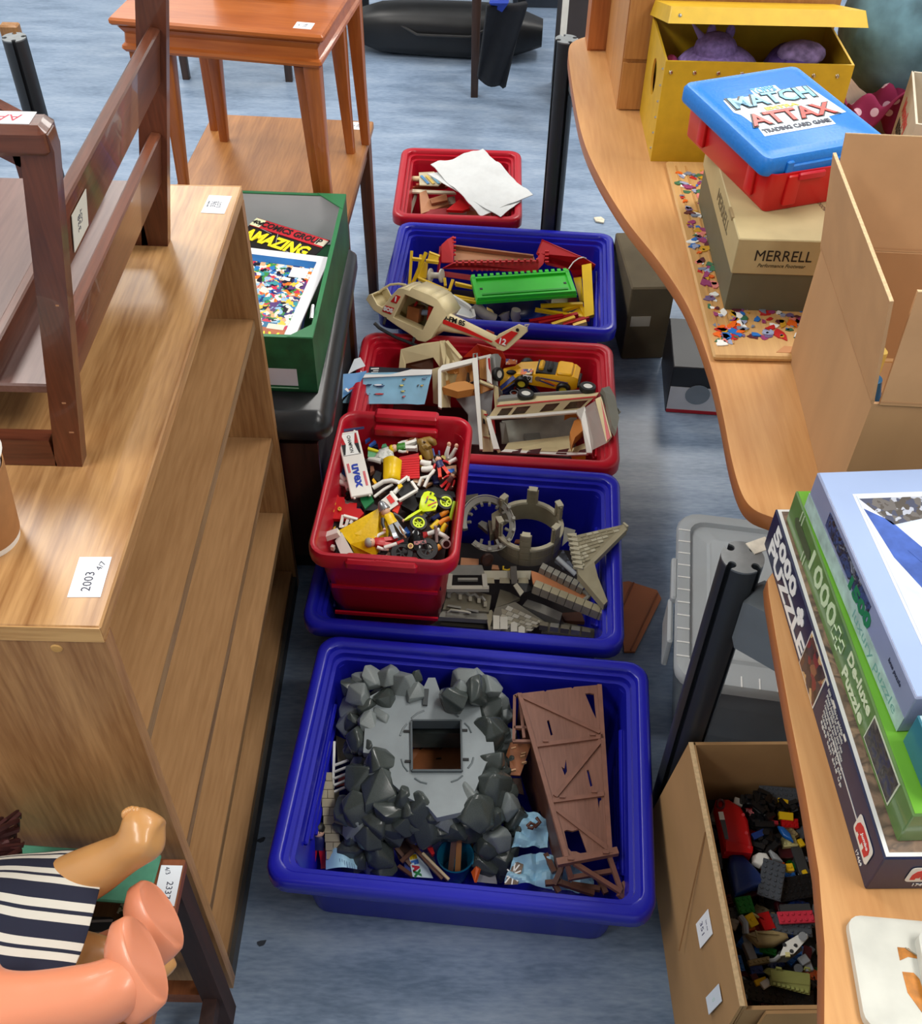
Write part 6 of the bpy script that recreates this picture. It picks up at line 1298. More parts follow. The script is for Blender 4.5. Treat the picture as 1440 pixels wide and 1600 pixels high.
for x, y, ww, cc in ((500, 465, 30, (40, 50, 90)), (610, 465, 50, (230, 232, 240)), (640, 480, 40, (40, 60, 110)), (625, 572, 55, (190, 60, 60)), (430, 575, 20, (140, 170, 190)), (495, 575, 18, (140, 170, 190)), (920, 400, 18, (190, 130, 70)), (890, 470, 24, (226, 214, 120)), (905, 540, 24, (200, 190, 110)), (915, 603, 18, (190, 90, 90)), (1085, 470, 10, (90, 90, 90)), (1130, 472, 18, (200, 170, 90)), (1160, 385, 26, (110, 140, 170))):
    zz = .165+.040*(690-y)/370+.0018
    W(f1).loft([[tuple(cB(x+ww*math.cos(a), y+10*math.sin(a), zz+dz)) for a in [2*math.pi*i/8 for i in range(8)]] for dz in (0, .0008)]).build('tiny_drawing', mat(cc, .5), f1, 0)
    W(f1).bar(cB(x-ww*1.2, y+6, zz), cB(x+ww*1.2, y-8, zz), .0012, .001).build('tiny_drawing', mat((50, 60, 100), .5), f1, 0)
f2 = leaf('second pale blue leaflet folded at the left of the first', [cB(180, 670, .17), cB(350, 690, .17), cB(400, 400, .2), cB(330, 500, .19)], LBL, .002, 2)
f3 = leaf('mid blue folded booklet standing at the left wall of the red crate', [cB(190, 620, .19), cB(360, 480, .2), cB(480, 300, .21), cB(190, 350, .215)], mat((90, 150, 206), .5, .05), .003, 3)
MB().bar(cB(225, 510, .205)-f3.location, cB(265, 545, .202)-f3.location, .006, .001).build('print_mark', WHITE, f3, 0); MB().bar(cB(265, 525, .204)-f3.location, cB(320, 495, .205)-f3.location, .004, .001).build('print_mark', mat((200, 60, 60), .5), f3, 0)
leaf('pale edge of a folded blue booklet at the far left', [cB(105, 550, .19), cB(190, 630, .19), cB(200, 360, .215), cB(180, 400, .215)], mat((160, 190, 206), .5), .002, 4)
leaf('white paper flap with creases above the blue booklet', [cB(250, 330, .215), cB(460, 240, .215), cB(400, 145, .225), cB(330, 170, .225)], mat((206, 214, 220), .6, .05), .004, 5)
dk = leaf('dark navy booklet with white type behind the blue leaflets', [cB(490, 345, .20), cB(1000, 300, .205), cB(1010, 270, .21), cB(510, 250, .212)], mat((26, 28, 44), .4), .001, 6)
for x, y, ww in ((560, 275, 60), (575, 298, 40), (560, 318, 50)): MB().bar(cB(x-ww*.6, y, .2125-.0002*(y-275))-dk.location, cB(x+ww, y-4, .2125-.0002*(y-275))-dk.location, .0035, .0012).build('type_line', WHITE, dk, 0)
slab('toy_board', 'dark red board coloured as if in shade at the bottom of the wide red crate', 'toy board', [CRR2 @ V(q) for q in ((-.22, -.14, .04), (.22, -.14, .04), (.22, .14, .04), (-.22, .14, .04))], .01, mat((60, 14, 18), .6))  # board colour carries the shade at the crate bottom
# ---------------------------------------------------------------- grey castle parts in the third crate
cT = crop(700, 760, 9.0); cG = crop(680, 880, 5.143); cE = crop(660, 720, 3.6)
CST = mat((150, 142, 116), .5, .06, 40); CSTD = mat((112, 106, 88), .55, .06, 40); CSTL = mat((178, 172, 148), .5, .05, 40); CSTG = mat((132, 130, 120), .4, .06, 40)
tcn = cE(596, 362, .182)
tw_ = thing('toy_castle_tower', 'round beige toy tower top with tall battlements in the blue crate', 'toy tower', MX.Translation((tcn.x, tcn.y, .135)))
NS = 12; rad = .0665
def ringpt(a, r, z): return (r*math.cos(a), r*math.sin(a), z)
MB().loft([circ(rad+.001, .0, 36), circ(rad, .045, 36), circ(rad-.004, .045, 36), circ(rad-.004, 0, 36)], loop=True).build('ring_wall', CST, tw_, 40)
for k in range(NS):
    a0 = 2*math.pi*(k+.06)/NS+R(7); a1 = 2*math.pi*(k+.94)/NS+R(7)
    mer = k % 2 == 0
    if mer: a0, a1 = a0+.10, a1-.10
    else: a0, a1 = a0-.10, a1+.10
    for z0, z1 in (((.002, .022), (.024, .044)) if not mer else ((.002, .018), (.020, .036), (.038, .056), (.058, .070), (.072, .084))):
        b = MB(); n = 4
        ring = lambda r, z: [ringpt(a0+(a1-a0)*i/n, r, z) for i in range(n+1)]
        o0 = ring(rad+.0025 if mer else rad+.0015, z0)+ring(rad-.0035, z0)[::-1]; o1 = ring(rad+.0025 if mer else rad+.0015, z1)+ring(rad-.0035, z1)[::-1]
        b.loft([o0, o1]); b.build('brick', CST, tw_, 0)
    if mer:
        for a in (a0, a1): MB().bar(ringpt(a, rad-.003, .046), ringpt(a, rad-.003, .084), .006, .004, (math.cos(a), math.sin(a), 0)).build('merlon_side', CST, tw_, 0)
        b = MB(); ring = lambda r, z: [ringpt(a0+(a1-a0)*i/4, r, z) for i in range(5)]
        b.loft([ring(rad+.003, .084)+ring(rad-.009, .084)[::-1], ring(rad+.003, .087)+ring(rad-.009, .087)[::-1]]).build('coping', CSTL, tw_, 0)
    else:
        b = MB(); ring = lambda r, z: [ringpt(a0-.05+(a1-a0+.1)*i/4, r, z) for i in range(5)]
        b.loft([ring(rad+.004, .0445)+ring(rad-.006, .0445)[::-1], ring(rad+.0035, .049)+ring(rad-.005, .049)[::-1]]).build('coping', CSTL, tw_, 0)
# toothed arch ring
ac = cT(560, 520, .175)
ar_ = thing('toy_castle_arch', 'grey toothed toy arch ring leaning against the tower in the blue crate', 'toy arch', frame(cT(560, 530, .185), cT(930, 400, .195), V((.15, -.25, 1))))
prof = []
NA = 40; A0, A1 = R(-150), R(175)
path = [V((.050*math.cos(a), .060*math.sin(a), 0)) for a in [A0+(A1-A0)*i/NA for i in range(NA+1)]]
MB().loft([[(p.x*k, p.y*k, z) for k, z in ((1, -.006), (1.03, .0), (1, .006), (.82, .004), (.82, -.004))] for p in path]).build('ring_band', CSTG, ar_, 40)
for i in range(2, NA, 3):
    p = path[i]; MB().bar((p.x*.8, p.y*.8, .002), (p.x*.66, p.y*.66, .006), .005, .005).build('tooth', CSTG, ar_, 0)
    if i < 26: MB().bar((p.x*.98, p.y*.98, .004), (p.x*1.02, p.y*1.02, .016), .006, .006, (p.x, p.y, .01)).build('tooth', mat((160, 158, 146), .4), ar_, 0)
MB().tube([(p.x*1.04, p.y*1.04, .0062) for p in path], .0012, 6).build('ridge', mat((170, 168, 156), .4), ar_)
# brick wedge of a castle roof with toothed edge
wp = [(870, 410), (1130, 355), (1155, 380), (968, 565), (985, 640), (1040, 790), (1020, 810), (880, 640)]
WZ = .225
wdg = tm('toy_castle_roof_wedge', 'beige brick patterned toy wedge with a saw edge sticking out of the blue crate', 'toy wall', cE(980, 500, WZ))
def wz(x, y): return WZ-.0000*x-.00022*max(0, y-420)*.35
P_ = [cE(x, y, wz(x, y)) for x, y in [(838, 425), (1130, 358), (1150, 385), (965, 570), (875, 635)]]
W(wdg).loft([[tuple(p-V((0, 0, .014))) for p in P_], [tuple(p) for p in P_]]).build('roof_plate', CST, wdg, 0)
arm = [cE(x, y, wz(x, y)) for x, y in [(872, 635), (965, 568), (985, 650), (1040, 790), (1020, 810)]]
W(wdg).loft([[tuple(p-V((0, 0, .016))) for p in arm], [tuple(p) for p in arm]]).build('roof_arm', CST, wdg, 0)
W(wdg).bar(cE(1128, 360, .221), cE(1152, 382, .221), .004, .014).build('edge', CSTL, wdg, 0)
for k in range(8):
    t_ = (k+.3)/8; a = cE(845, 425, WZ-.006).lerp(cE(885, 630, .205), t_)
    W(wdg).loft([[tuple(a+V((-.012, .004, 0))), tuple(a+V((.006, .006, 0))), tuple(a+V((.006, -.004, 0))), tuple(a+V((-.010, .000, 0)))], [tuple(a+V((-.012, .004, .007))), tuple(a+V((.006, .006, .007))), tuple(a+V((.006, -.004, .007))), tuple(a+V((-.010, .000, .007)))]]).build('tooth', CSTL, wdg, 0)
rr = random.Random(8)
for j in range(9):
    for i in range(7-j*7//10):
        u = (i+.5*(j % 2)+.6)/7.6; v_ = (j+.5)/10
        L_, R_2 = P_[0].lerp(P_[4], v_), P_[1].lerp(P_[3], v_)
        if u > 1 or u < .12: continue
        p = L_.lerp(R_2, u); d = (R_2-L_).normalized()
        q = tm if False else None
        W(wdg).bar(p-d*.0052+V((0, 0, .0002)), p+d*.0052+V((0, 0, .0002)), .0062, .0008).build('brick', [CST, CSTL, CST][rr.randrange(3)], wdg, 0)
# walkway wall
wk = tm('toy_castle_walkway', 'beige toy wall with a row of blocks and brown walkway below the tower', 'toy wall', cG(1080, 260, .17))
a, b_ = cG(790, 175, .185), cG(1385, 415, .165)
for k in range(9):
    p, q = a.lerp(b_, k/9+.004), a.lerp(b_, (k+1)/9-.004)
    W(wk).bar(p+V((0, 0, -.004)), q+V((0, 0, -.004)), .016, .022).build('brick', CST, wk, 0)
W(wk).bar(a+V((0, .003, -.006)), b_+V((0, .003, -.006)), .012, .018).build('core', CSTD, wk, 0)
quad(wk, 'walkway', [cG(*q) for q in ((785, 165, .183), (1190, 300, .168), (1210, 260, .170), (1120, 190, .175), (900, 100, .182), (770, 60, .185))], .004, mat((176, 112, 70), .5, .06))
for k in range(7):
    p, q = cG(840, 40, .19).lerp(cG(1190, 215, .178), k/7+.01), cG(840, 40, .19).lerp(cG(1190, 215, .178), (k+1)/7-.01)
    W(wk).bar(p, q, .014, .02).build('brick', CSTG, wk, 0)
W(wk).tube([cG(1190, 215, .178), cG(1235, 260, .172), cG(1200, 300, .168)], .006, 8).build('rounded_end', CSTG, wk)
# pale cobbled plate
cb3 = tm('toy_castle_floor', 'pale toy cobbled plate of staggered stones at the near wall of the blue crate', 'toy floor', cG(640, 450, .12))
quad(cb3, 'plate_base', [cG(*q) for q in ((420, 540, .105), (730, 560, .105), (880, 470, .115), (640, 310, .135), (480, 360, .13))], .006, CSTD)
cols = [CSTL, CST, mat((200, 196, 176), .5)]
for j in range(6):
    for i in range(6):
        u0, u1 = (i+.5*(j % 2))/6.3, (i+.92+.5*(j % 2))/6.3; v0, v1 = j/6, (j+.9)/6
        if u1 > 1.02: continue
        B4 = [cG(420, 540, .108), cG(740, 560, .108), cG(870, 470, .117), cG(560, 325, .134)]
        bl = lambda u, v: B4[0]*(1-u)*(1-v)+B4[1]*u*(1-v)+B4[2]*u*v+B4[3]*(1-u)*v
        quad(cb3, 'stone', [bl(u0, v0), bl(u1, v0), bl(u1, v1), bl(u0, v1)], .004, cols[(i*2+j) % 3])
for x, y, w2, h2, al in ((490, 470, 26, 60, 0), (550, 480, 30, 50, 0), (632, 515, 26, 34, 1), (692, 540, 26, 26, 1)):
    tag(MB().loft([[tuple(cG(xx, yy, z)) for xx, yy in ((x-w2, y+h2), (x+w2, y+h2), (x+w2, y-h2), (x, y-h2-(14 if al else 0)), (x-w2, y-h2))] for z in (.118, .122)]).build('toy_shutter', mat((214, 212, 196), .5), None, 0), '%s pale toy shutter on the cobbled plate, %s of the two' % (['flat', 'arched'][al], 'left' if x in (490, 632) else 'right'), 'toy shutter')
# window frame piece
wf = tm('toy_castle_window', 'pale grey toy window piece between the tub and the walkway', 'toy window', cG(260, 120, .16))
quad(wf, 'lintel', [cG(*q) for q in ((100, 95, .165), (400, 95, .165), (375, 20, .18), (150, 20, .18))], .006, CSTG)
bars(wf, [(cG(90, 205, .155), cG(430, 205, .155)), (cG(120, 90, .166), (cG(110, 200, .156))), (cG(390, 90, .166), cG(400, 200, .156))], .009, .009, mat((168, 164, 150), .5), 'frame_bar')
bars(wf, [(cG(180, 132, .163), cG(340, 132, .163))], .005, .005, CSTG, 'sill_bar')
slab('toy_wall', 'beige toy wall foot with three blocks right of the window piece', 'toy wall', [cG(*q) for q in ((400, 130, .155), (760, 130, .155), (770, 60, .165), (390, 60, .165))], .008, CSTL)
for k, x in enumerate((410, 515, 665)): tag(MB().loft([[tuple(cG(xx, yy, z)) for xx, yy in ((x, 160), (x+85-(20 if k == 0 else 0), 162), (x+80-(20 if k == 0 else 0), 118), (x+4, 116))] for z in (.148, .158)]).build('toy_block', CST, None, 0), ['first beige toy block under the wall foot, nearest the window piece', 'middle beige toy block under the wall foot', 'beige toy block under the wall foot beside the dark strap'][k], 'toy block')
sp = tm('toy_strap', 'dark toy strap standing between the wall foot and the walkway', 'toy strap', cG(640, 100, .16))
bars(sp, [(cG(625, 25, .18), cG(635, 165, .16))], .012, .006, mat((64, 56, 46), .5), 'strap')
ws_ = tm('toy_hinge_block', 'little white and black toy hinge below the dark strap', 'toy block', cG(680, 215, .15))
quad(ws_, 'white_face', [cG(*q) for q in ((625, 185, .155), (655, 165, .158), (710, 235, .15), (680, 270, .147))], .006, CSTL)
quad(ws_, 'black_face', [cG(*q) for q in ((660, 165, .155), (740, 170, .155), (790, 225, .148), (715, 240, .148))], .006, mat((34, 34, 32), .4))
for nm, pts, zz, m_, th in (('dark slate toy sheet above the cobbled plate', [(480, 360), (590, 320), (680, 280), (600, 235), (520, 210)], .125, CSTD, .008), ('grey toy wall curve beneath the walkway', [(700, 340), (1000, 460), (1020, 400), (860, 330), (740, 290)], .12, CSTG, .02), ('dark toy parapet strip at the near right corner of the blue crate', [(850, 560), (1270, 600), (1290, 530), (1000, 470), (870, 480)], .10, CSTD, .015), ('brown toy timber among the dark parapet strips', [(1010, 400), (1170, 390), (1200, 470), (1040, 460)], .10, BRND, .01), ('grey toy ledge along the near wall beneath the tub', [(20, 430), (420, 455), (410, 400), (60, 380)], .12, CSTG, .012), ('dark grey toy arcade panel behind the ledge', [(60, 370), (430, 390), (450, 260), (330, 225), (100, 225)], .125, CSTD, .008), ('beige toy corner block left of the cobbled plate', [(360, 400), (450, 375), (470, 400), (430, 540), (415, 460)], .118, CST, .012), ('dark toy board along the near rim beneath the ledge', [(40, 495), (415, 525), (410, 465), (60, 450)], .10, mat((60, 56, 48), .5), .01)):
    slab('toy_wall', nm, 'toy wall', [cG(x, y, zz) for x, y in pts], th, m_)
ap = tm('toy_arcade', 'row of little toy arches in front of the dark arcade panel', 'toy arches', cG(280, 270, .13))
for x, y in ((110, 250), (200, 262), (280, 275), (350, 290), (400, 320)): W(ap).bar(cG(x, y+25, .128), cG(x, y-12, .136), .006, .006).build('pier', CSTL if x > 180 else CSTG, ap, 0)
for (x0, y0, x1, y1) in ((110, 240, 200, 248), (200, 248, 280, 262), (280, 262, 350, 278), (350, 278, 400, 305)): W(ap).tube([cG(x0, y0, .136), cG((x0+x1)/2, (y0+y1)/2-22, .139), cG(x1, y1, .136)], .003, 6).build('arch', CSTG, ap)
rl = tm('toy_handrail', 'pale toy handrail on the grey ledge under the tub', 'toy rail', cG(190, 390, .13))
tubes(rl, [[cG(100, 395, .127), cG(125, 375, .133), cG(255, 392, .133), cG(280, 400, .127)]], .0025, mat((176, 172, 156), .5), 'rail')
for k, (x0, x1, y) in enumerate(((90, 205, 345), (240, 345, 375))): slab('toy_step', ['grey toy step behind the handrail, nearest the tub', 'grey toy step behind the handrail, farther from the tub'][k], 'toy step', [cG(*q) for q in ((x0, y, .132), (x1, y+20, .132), (x1, y+2, .134), (x0+15, y-12, .134))], .006, CSTG)
for k in range(5):
    a = cG(870+85*k, 505+12*k, .118); tag(MB().box((0, 0, 0), (.016, .010, .014)).build('toy_block', [CSTD, CSTG][k % 2], None, 0, MX.Translation(a) @ MX.Rotation(-.15, 4, 'Z')), '%s grey block from the cobbled plate along the dark parapet strip' % ['first', 'second', 'third', 'fourth', 'fifth'][k], 'toy block')
bw_ = tm('toy_cartwheel', 'dark brown toy wagon wheel standing left of the tower', 'toy wheel', cT(545, 1030, .165))
wheel(bw_, cT(545, 1030, .165), (.45, -.8, .3), .0135, .008, mat((66, 40, 30), .5), mat((54, 34, 26), .5))
for nm, pts, zz, m_, th in (('tan toy board under the arch ring beside the tub', [(170, 1110), (430, 1110), (430, 1020), (180, 1000)], .15, TAN, .006), ('tan toy scrap right of the wagon wheel', [(610, 1160), (720, 1170), (700, 1110), (620, 1100)], .15, TAN, .005), ('grey toy plate behind the arch ring', [(210, 240), (420, 150), (420, 100), (220, 130)], .19, mat((86, 80, 66), .5), .005), ('pale toy triangle inside the arch ring', [(420, 520), (560, 640), (550, 510), (470, 480)], .16, CSTG, .01), ('grey toy pillar inside the arch ring', [(590, 680), (660, 650), (620, 480), (560, 480)], .17, CST, .02), ('tall grey toy fin left inside the tower', [(620, 620), (730, 560), (715, 320), (610, 385)], .185, CST, .006), ('rust toy scrap lying inside the tower ring', [(930, 790), (1120, 800), (1100, 750), (950, 745)], .14, mat((150, 84, 56), .5), .004), ('pale toy triangle inside the tower ring', [(1010, 860), (1120, 860), (1120, 790)], .142, CSTL, .004)):
    slab('toy_piece', nm, 'toy piece', [cT(x, y, zz) for x, y in pts], th, m_)
tubes(tm('toy_clip', 'bright yellow toy clip beneath the tower', 'toy clip', cT(820, 1150, .15)), [[cT(775, 1120, .155), cT(770, 1165, .152), cT(830, 1180, .15), cT(880, 1160, .15)]], .002, YE, 'clip')
tubes(tm('toy_rod', 'pale grey toy wand lying under the brick wedge', 'toy rod', cE(800, 580, .17)), [[cE(755, 545, .18), cE(860, 640, .165)]], .005, mat((180, 186, 190), .4), 'rod')
slab('toy_board', 'dark blue grey patterned toy sheet under the wedge', 'toy board', [cE(*q) for q in ((740, 570, .16), (800, 620, .155), (850, 600, .16), (790, 500, .17))], .003, patches([(30, 32, 40), (90, 96, 110), (50, 54, 64)], 160, .4, 31))
slab('toy_piece', 'pale toy arch peeping behind the tower at its right', 'toy piece', [cE(*q) for q in ((785, 480, .17), (850, 420, .18), (860, 390, .185), (800, 372, .19))], .006, mat((160, 158, 146), .5))
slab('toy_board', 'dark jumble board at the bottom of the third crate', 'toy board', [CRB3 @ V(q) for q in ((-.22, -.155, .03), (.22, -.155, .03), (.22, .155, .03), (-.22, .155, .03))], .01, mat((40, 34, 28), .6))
fp = tm('ridged_board', 'brown ridged toy board lying on the floor right of the blue crate', 'toy board', at(1005, 960, .006))
quad(fp, 'board', [at(*q) for q in ((975, 1018, .006), (992, 1018, .006), (1033, 935, .006), (1026, 922, .006), (982, 908, .006), (966, 910, .006))], .005, mat((196, 116, 70), .5, .06))
for a, b_ in (((985, 1016, .0075), (1027, 927, .0075)), ((968, 960, .0075), (990, 910, .0075))): W(fp).bar(at(*a), at(*b_), .003, .002).build('ridge', mat((146, 76, 40), .5), fp, 0)

# ---------------------------------------------------------------- the heap of little toys in the small red tub
def up(f, dz): return lambda x, y, z: f(x, y, z+dz)
HEAP = .020
c1 = up(crop(495, 660, 12.0), HEAP); c2 = up(crop(605, 660, 12.0), HEAP); c5 = up(crop(490, 770, 12.0), HEAP); c8 = up(crop(600, 760, 12.0), HEAP)
zt = .285
sA, sB, sC = c1(640, 1400, .288), c1(1050, 1330, .288), c1(485, 190, .324)
sg = thing('toy_sign', 'long white toy billboard lettered in black and blue in the red tub', 'toy sign', frame(sA, sB, (sB-sA).cross(sC-sA)))
sw2, sl2 = (sB-sA).length, (sC-sA).length
SH = 0
MB().rbox((sw2/2, sl2/2, -.004), (sw2, sl2, .008), .0015).build('board', WH, sg, 20)
for x in (.15, .85):
    for y in (-.02, 1.02): MB().cyl((sw2*x, sl2*y, -.004), (sw2*x, sl2*(y-.03 if y > 1 else y+.03), -.004), .0022, None, 8).build('peg', WH, sg)
MB().box((sw2/2, sl2*.655+sl2*.14, .0003), (sw2*.82, sl2*.34, .0006)).build('panel_rule', mat((40, 40, 44), .5), sg, 0)
MB().box((sw2/2, sl2*.655+sl2*.14, .0006), (sw2*.80, sl2*.333, .0006)).build('panel', mat((236, 238, 234), .4), sg, 0)
for sx in (-1, 1):
    x0 = sw2/2+sx*sw2*.39; x1 = sw2/2+sx*sw2*.20; ym = sl2*.795; yt, yb2 = sl2*.955, sl2*.635
    MB().prism([(x0, ym), (x0, yt), (x0-sx*.003, yt), (x1, ym)][::sx], .0008, .0013).build('red_mark', CREDD, sg, 0)
    MB().prism([(x0, ym), (x1, ym), (x0-sx*.003, yb2), (x0, yb2)][::sx], .0008, .0013).build('black_mark', BLACK, sg, 0)
text('lettering', 'CHAMPION', .0095, BLACK, sg, T(sw2/2, sl2*.795, .0010, rz=-90), .0002, bold=.0002, width=sl2*.27)
text('lettering', 'uvex', .024, mat((30, 60, 170), .4, 0), sg, T(sw2*.52, sl2*.31, .0004, rz=-90), .0003, bold=.0009, width=sl2*.36)
for x, y0, y1 in ((.16, .50, .36), (.22, .50, .36), (.80, .35, .13), (.86, .35, .13)): MB().bar((sw2*x, sl2*y0, .0005), (sw2*x, sl2*y1, .0005), .0016, .0006).build('red_line', mat((220, 60, 80), .4), sg, 0)
quad(tm('toy_strip', 'dark blue toy rail at the far end of the white billboard', 'toy rail', c1(660, 130, .30)), 'rail', [c1(*q) for q in ((440, 190, .318), (890, 120, .318), (880, 75, .322), (450, 130, .322))], .008, mat((30, 34, 90), .4))
YW = mat((238, 196, 14), .4, .05, 200, .15)
yw_ = tm('toy_wedge', 'big matt yellow toy wedge at the near side of the tub', 'toy wedge', c5(900, 700, .28))
quad(yw_, 'top_face', [c5(*q) for q in ((480, 700, .278), (680, 960, .27), (1160, 1190, .268), (1180, 840, .288), (1230, 280, .302))], .004, YW)
quad(yw_, 'side_face', [c5(*q) for q in ((1160, 1190, .266), (1400, 800, .25), (1410, 640, .255), (1230, 285, .30), (1180, 840, .287))], .003, YW)
quad(yw_, 'side_face', [c5(*q) for q in ((680, 960, .268), (760, 1140, .25), (1000, 1190, .25), (1160, 1190, .266))], .003, YW)
wg = tm('toy_ramp', 'white toy ramp with a peg at the near left corner of the tub', 'toy ramp', c5(430, 900, .28))
quad(wg, 'ramp_plate', [c5(*q) for q in ((500, 1140, .262), (745, 1140, .262), (520, 740, .285), (400, 900, .275))], .008, WH)
W(wg).bar(c5(130, 860, .275), c5(470, 740, .29), .012, .012).build('arm', WH, wg, 0)
W(wg).cyl(c5(110, 840, .274), c5(160, 900, .274), .006, None, 12).build('peg', WH, wg)
W(wg).bar(c5(330, 1020, .262), c5(390, 1040, .262), .006, .01).build('peg', WH, wg, 0)
rc = tm('toy_castle_piece', 'red toy castle piece with three yellow flowers in the tub', 'toy wall', c5(400, 300, .275))
rp = [(150, 330), (280, 480), (490, 490), (830, 490), (940, 380), (880, 300), (800, 290), (810, 190), (720, 190), (680, 180), (640, 210), (590, 200), (570, 80), (480, 80), (430, 0), (300, -40)]
quad(rc, 'face', [c5(x, y, .272+.00001*(400-y)) for x, y in rp], .008, mat((190, 14, 20), .3, .05))
for x, y in ((380, 200), (350, 330), (485, 300)):
    for k in range(4): W(rc).bar(c5(x+38*math.cos(k*.785), y+38*math.sin(k*.785), .2765), c5(x-38*math.cos(k*.785), y-38*math.sin(k*.785), .2765), .0016, .0008).build('flower', mat((230, 190, 60), .4), rc, 0)
wfz = tm('toy_fence', 'white toy fence between the flowered red piece and the yellow wedge', 'toy fence', c5(600, 540, .27))
bars(wfz, [(c5(550, 420, .28), c5(500, 660, .27)), (c5(560, 430, .281), c5(820, 500, .278)), (c5(640, 500, .278), c5(600, 640, .27)), (c5(720, 520, .277), c5(690, 580, .274)), (c5(520, 640, .27), c5(640, 630, .268))], .005, .004, WH, 'bar')
yv = tm('toy_vest', 'shiny yellow toy vest in the middle of the tub', 'toy vest', c1(1330, 880, .29))
P4 = [c1(1240, 1110, .284), c1(1560, 1090, .284), c1(1590, 720, .30), c1(1240, 690, .30)]
cN = sum(P4, V())/4
def vst(u, v):
    p = P4[0]*(1-u)*(1-v)+P4[1]*u*(1-v)+P4[2]*u*v+P4[3]*(1-u)*v; return tuple(p-cN+V((0, 0, .010*math.sin(math.pi*u)+.002*math.sin(7*v))))
b = MB(); b.sheet(vst, 12, 8, .003); v2 = b.build('vest_shell', YE, yv, 60, MX.Translation(cN-yv.location))
rs_ = tm('toy_roof_tile', 'bright red ribbed toy roof tile beside the yellow vest', 'toy tile', c2(400, 800, .285))
for k in range(9):
    y0 = 650+45*k
    quad(rs_, 'rib', [c2(*q) for q in ((215, y0+56-(k*0), .288-.0010*k), (605, y0+26, .290-.0010*k), (600, y0-12, .291-.0010*k), (215, y0+18, .289-.0010*k))], .004, mat((206, 18, 26), .35, .05))
quad(rs_, 'tile_base', [c2(*q) for q in ((200, 1065, .276), (610, 1030, .276), (585, 575, .289), (220, 650, .286))], .003, mat((176, 12, 20), .4))
st_ = tm('toy_stretcher', 'white toy stretcher frame with a red square and dark canvas', 'toy stretcher', c8(300, 200, .285))
quad(st_, 'deck', [c8(*q) for q in ((-60, 260, .29), (110, 440, .28), (270, 330, .284), (130, 110, .296))], .005, WH)
quad(st_, 'red_square', [c8(*q) for q in ((40, 205, .2925), (130, 330, .2865), (205, 275, .2885), (105, 145, .2945))], .001, mat((220, 46, 40), .4))
quad(st_, 'canvas', [c2(*q) for q in ((130, 1240, .289), (290, 1430, .283), (540, 1260, .289), (420, 1060, .296))], .003, BK)
bars(st_, [(c2(200, 1160, .296), c2(385, 1020, .302)), (c2(385, 1020, .302), c2(400, 1100, .298)), (c2(450, 1110, .298), c2(560, 1270, .291)), (c2(560, 1270, .291), c2(220, 1470, .284)), (c2(60, 1300, .292), c2(190, 1470, .284))], .005, .005, WH, 'frame_bar')
slab('toy_piece', 'small yellow toy chip on the dark stretcher canvas', 'toy piece', [c2(*q) for q in ((190, 1170, .297), (210, 1250, .294), (290, 1190, .296), (250, 1140, .298))], .004, YE)
# neon motorbike and the black one
NEO = mat((214, 236, 20), .35, .04)
def bike(label, rear, front, up, bodym, hubm, s):
    m = frame(rear, front, up); t = thing('toy_motorbike', label, 'toy motorbike', m); L = (V(front)-V(rear)).length
    for x in (0, L):
        b = MB(); b.m = T(x, 0, 0, rx=90); b.lathe([(.010*s, -.005), (.0155*s, -.005), (.0165*s, -.002), (.0165*s, .002), (.0155*s, .005), (.010*s, .005)], 22, True); w_ = b.build('wheel', BK, t, 40)
        b = MB(); b.m = T(x, 0, 0, rx=90); b.lathe([(.0085*s, -.0056), (.0112*s, -.0056), (.0112*s, .0056), (.0085*s, .0056)], 22, True); b.build('hub', hubm, w_, 40)
        b = MB(); b.m = T(x, 0, 0, rx=90); 
        for k in range(3): b.bar((-.009*s*math.cos(k*1.05), -.009*s*math.sin(k*1.05), 0), (.009*s*math.cos(k*1.05), .009*s*math.sin(k*1.05), 0), .0025, .004)
        b.build('spokes', hubm, w_, 0)
    b = MB(); b.bar((L*.05, 0, .004), (L*.5, 0, .003), .008, .007); b.rbox((L*.5, 0, .004), (L*.36, .013, .014), .004); b.build('engine', BK, t, 30)
    b = MB(); b.loft([[(x, y*w2, z0+(z1-z0)*k) for y, k in ((-1, 0), (-1, .7), (-.5, 1), (.5, 1), (1, .7), (1, 0))] for x, w2, z0, z1 in ((L*.30, .005, .012, .02), (L*.42, .0085, .004, .028), (L*.58, .010, -.002, .036), (L*.74, .0095, .004, .040), (L*.86, .006, .016, .038), (L*.94, .003, .026, .032))]); b.build('fairing', bodym, t, 30)
    b = MB(); b.loft([[(x, y*w2, z0+(z1-z0)*k) for y, k in ((-1, 0), (-.6, 1), (.6, 1), (1, 0))] for x, w2, z0, z1 in ((-L*.22, .002, .020, .0225), (-L*.05, .006, .0165, .0225), (L*.15, .007, .015, .021), (L*.36, .006, .014, .019))]); b.build('tail', bodym, t, 30)
    b = MB(); b.tube([(L*.8, -.014, .028), (L*.84, 0, .030), (L*.8, .014, .028)], .0016, 6); b.build('handlebar', BK, t)
    b = MB(); b.bar((L, -.007, 0), (L*.88, -.005, .024), .003, .003); b.bar((L, .007, 0), (L*.88, .005, .024), .003, .003); b.build('fork', BK, t, 0)
    return t, L
nb, L = bike('neon yellow toy motorbike with black wheels lying in the tub', c8(640, 700, .288), c8(1150, 310, .293), V((-.55, .78, .3)), NEO, NEO, 1.0)
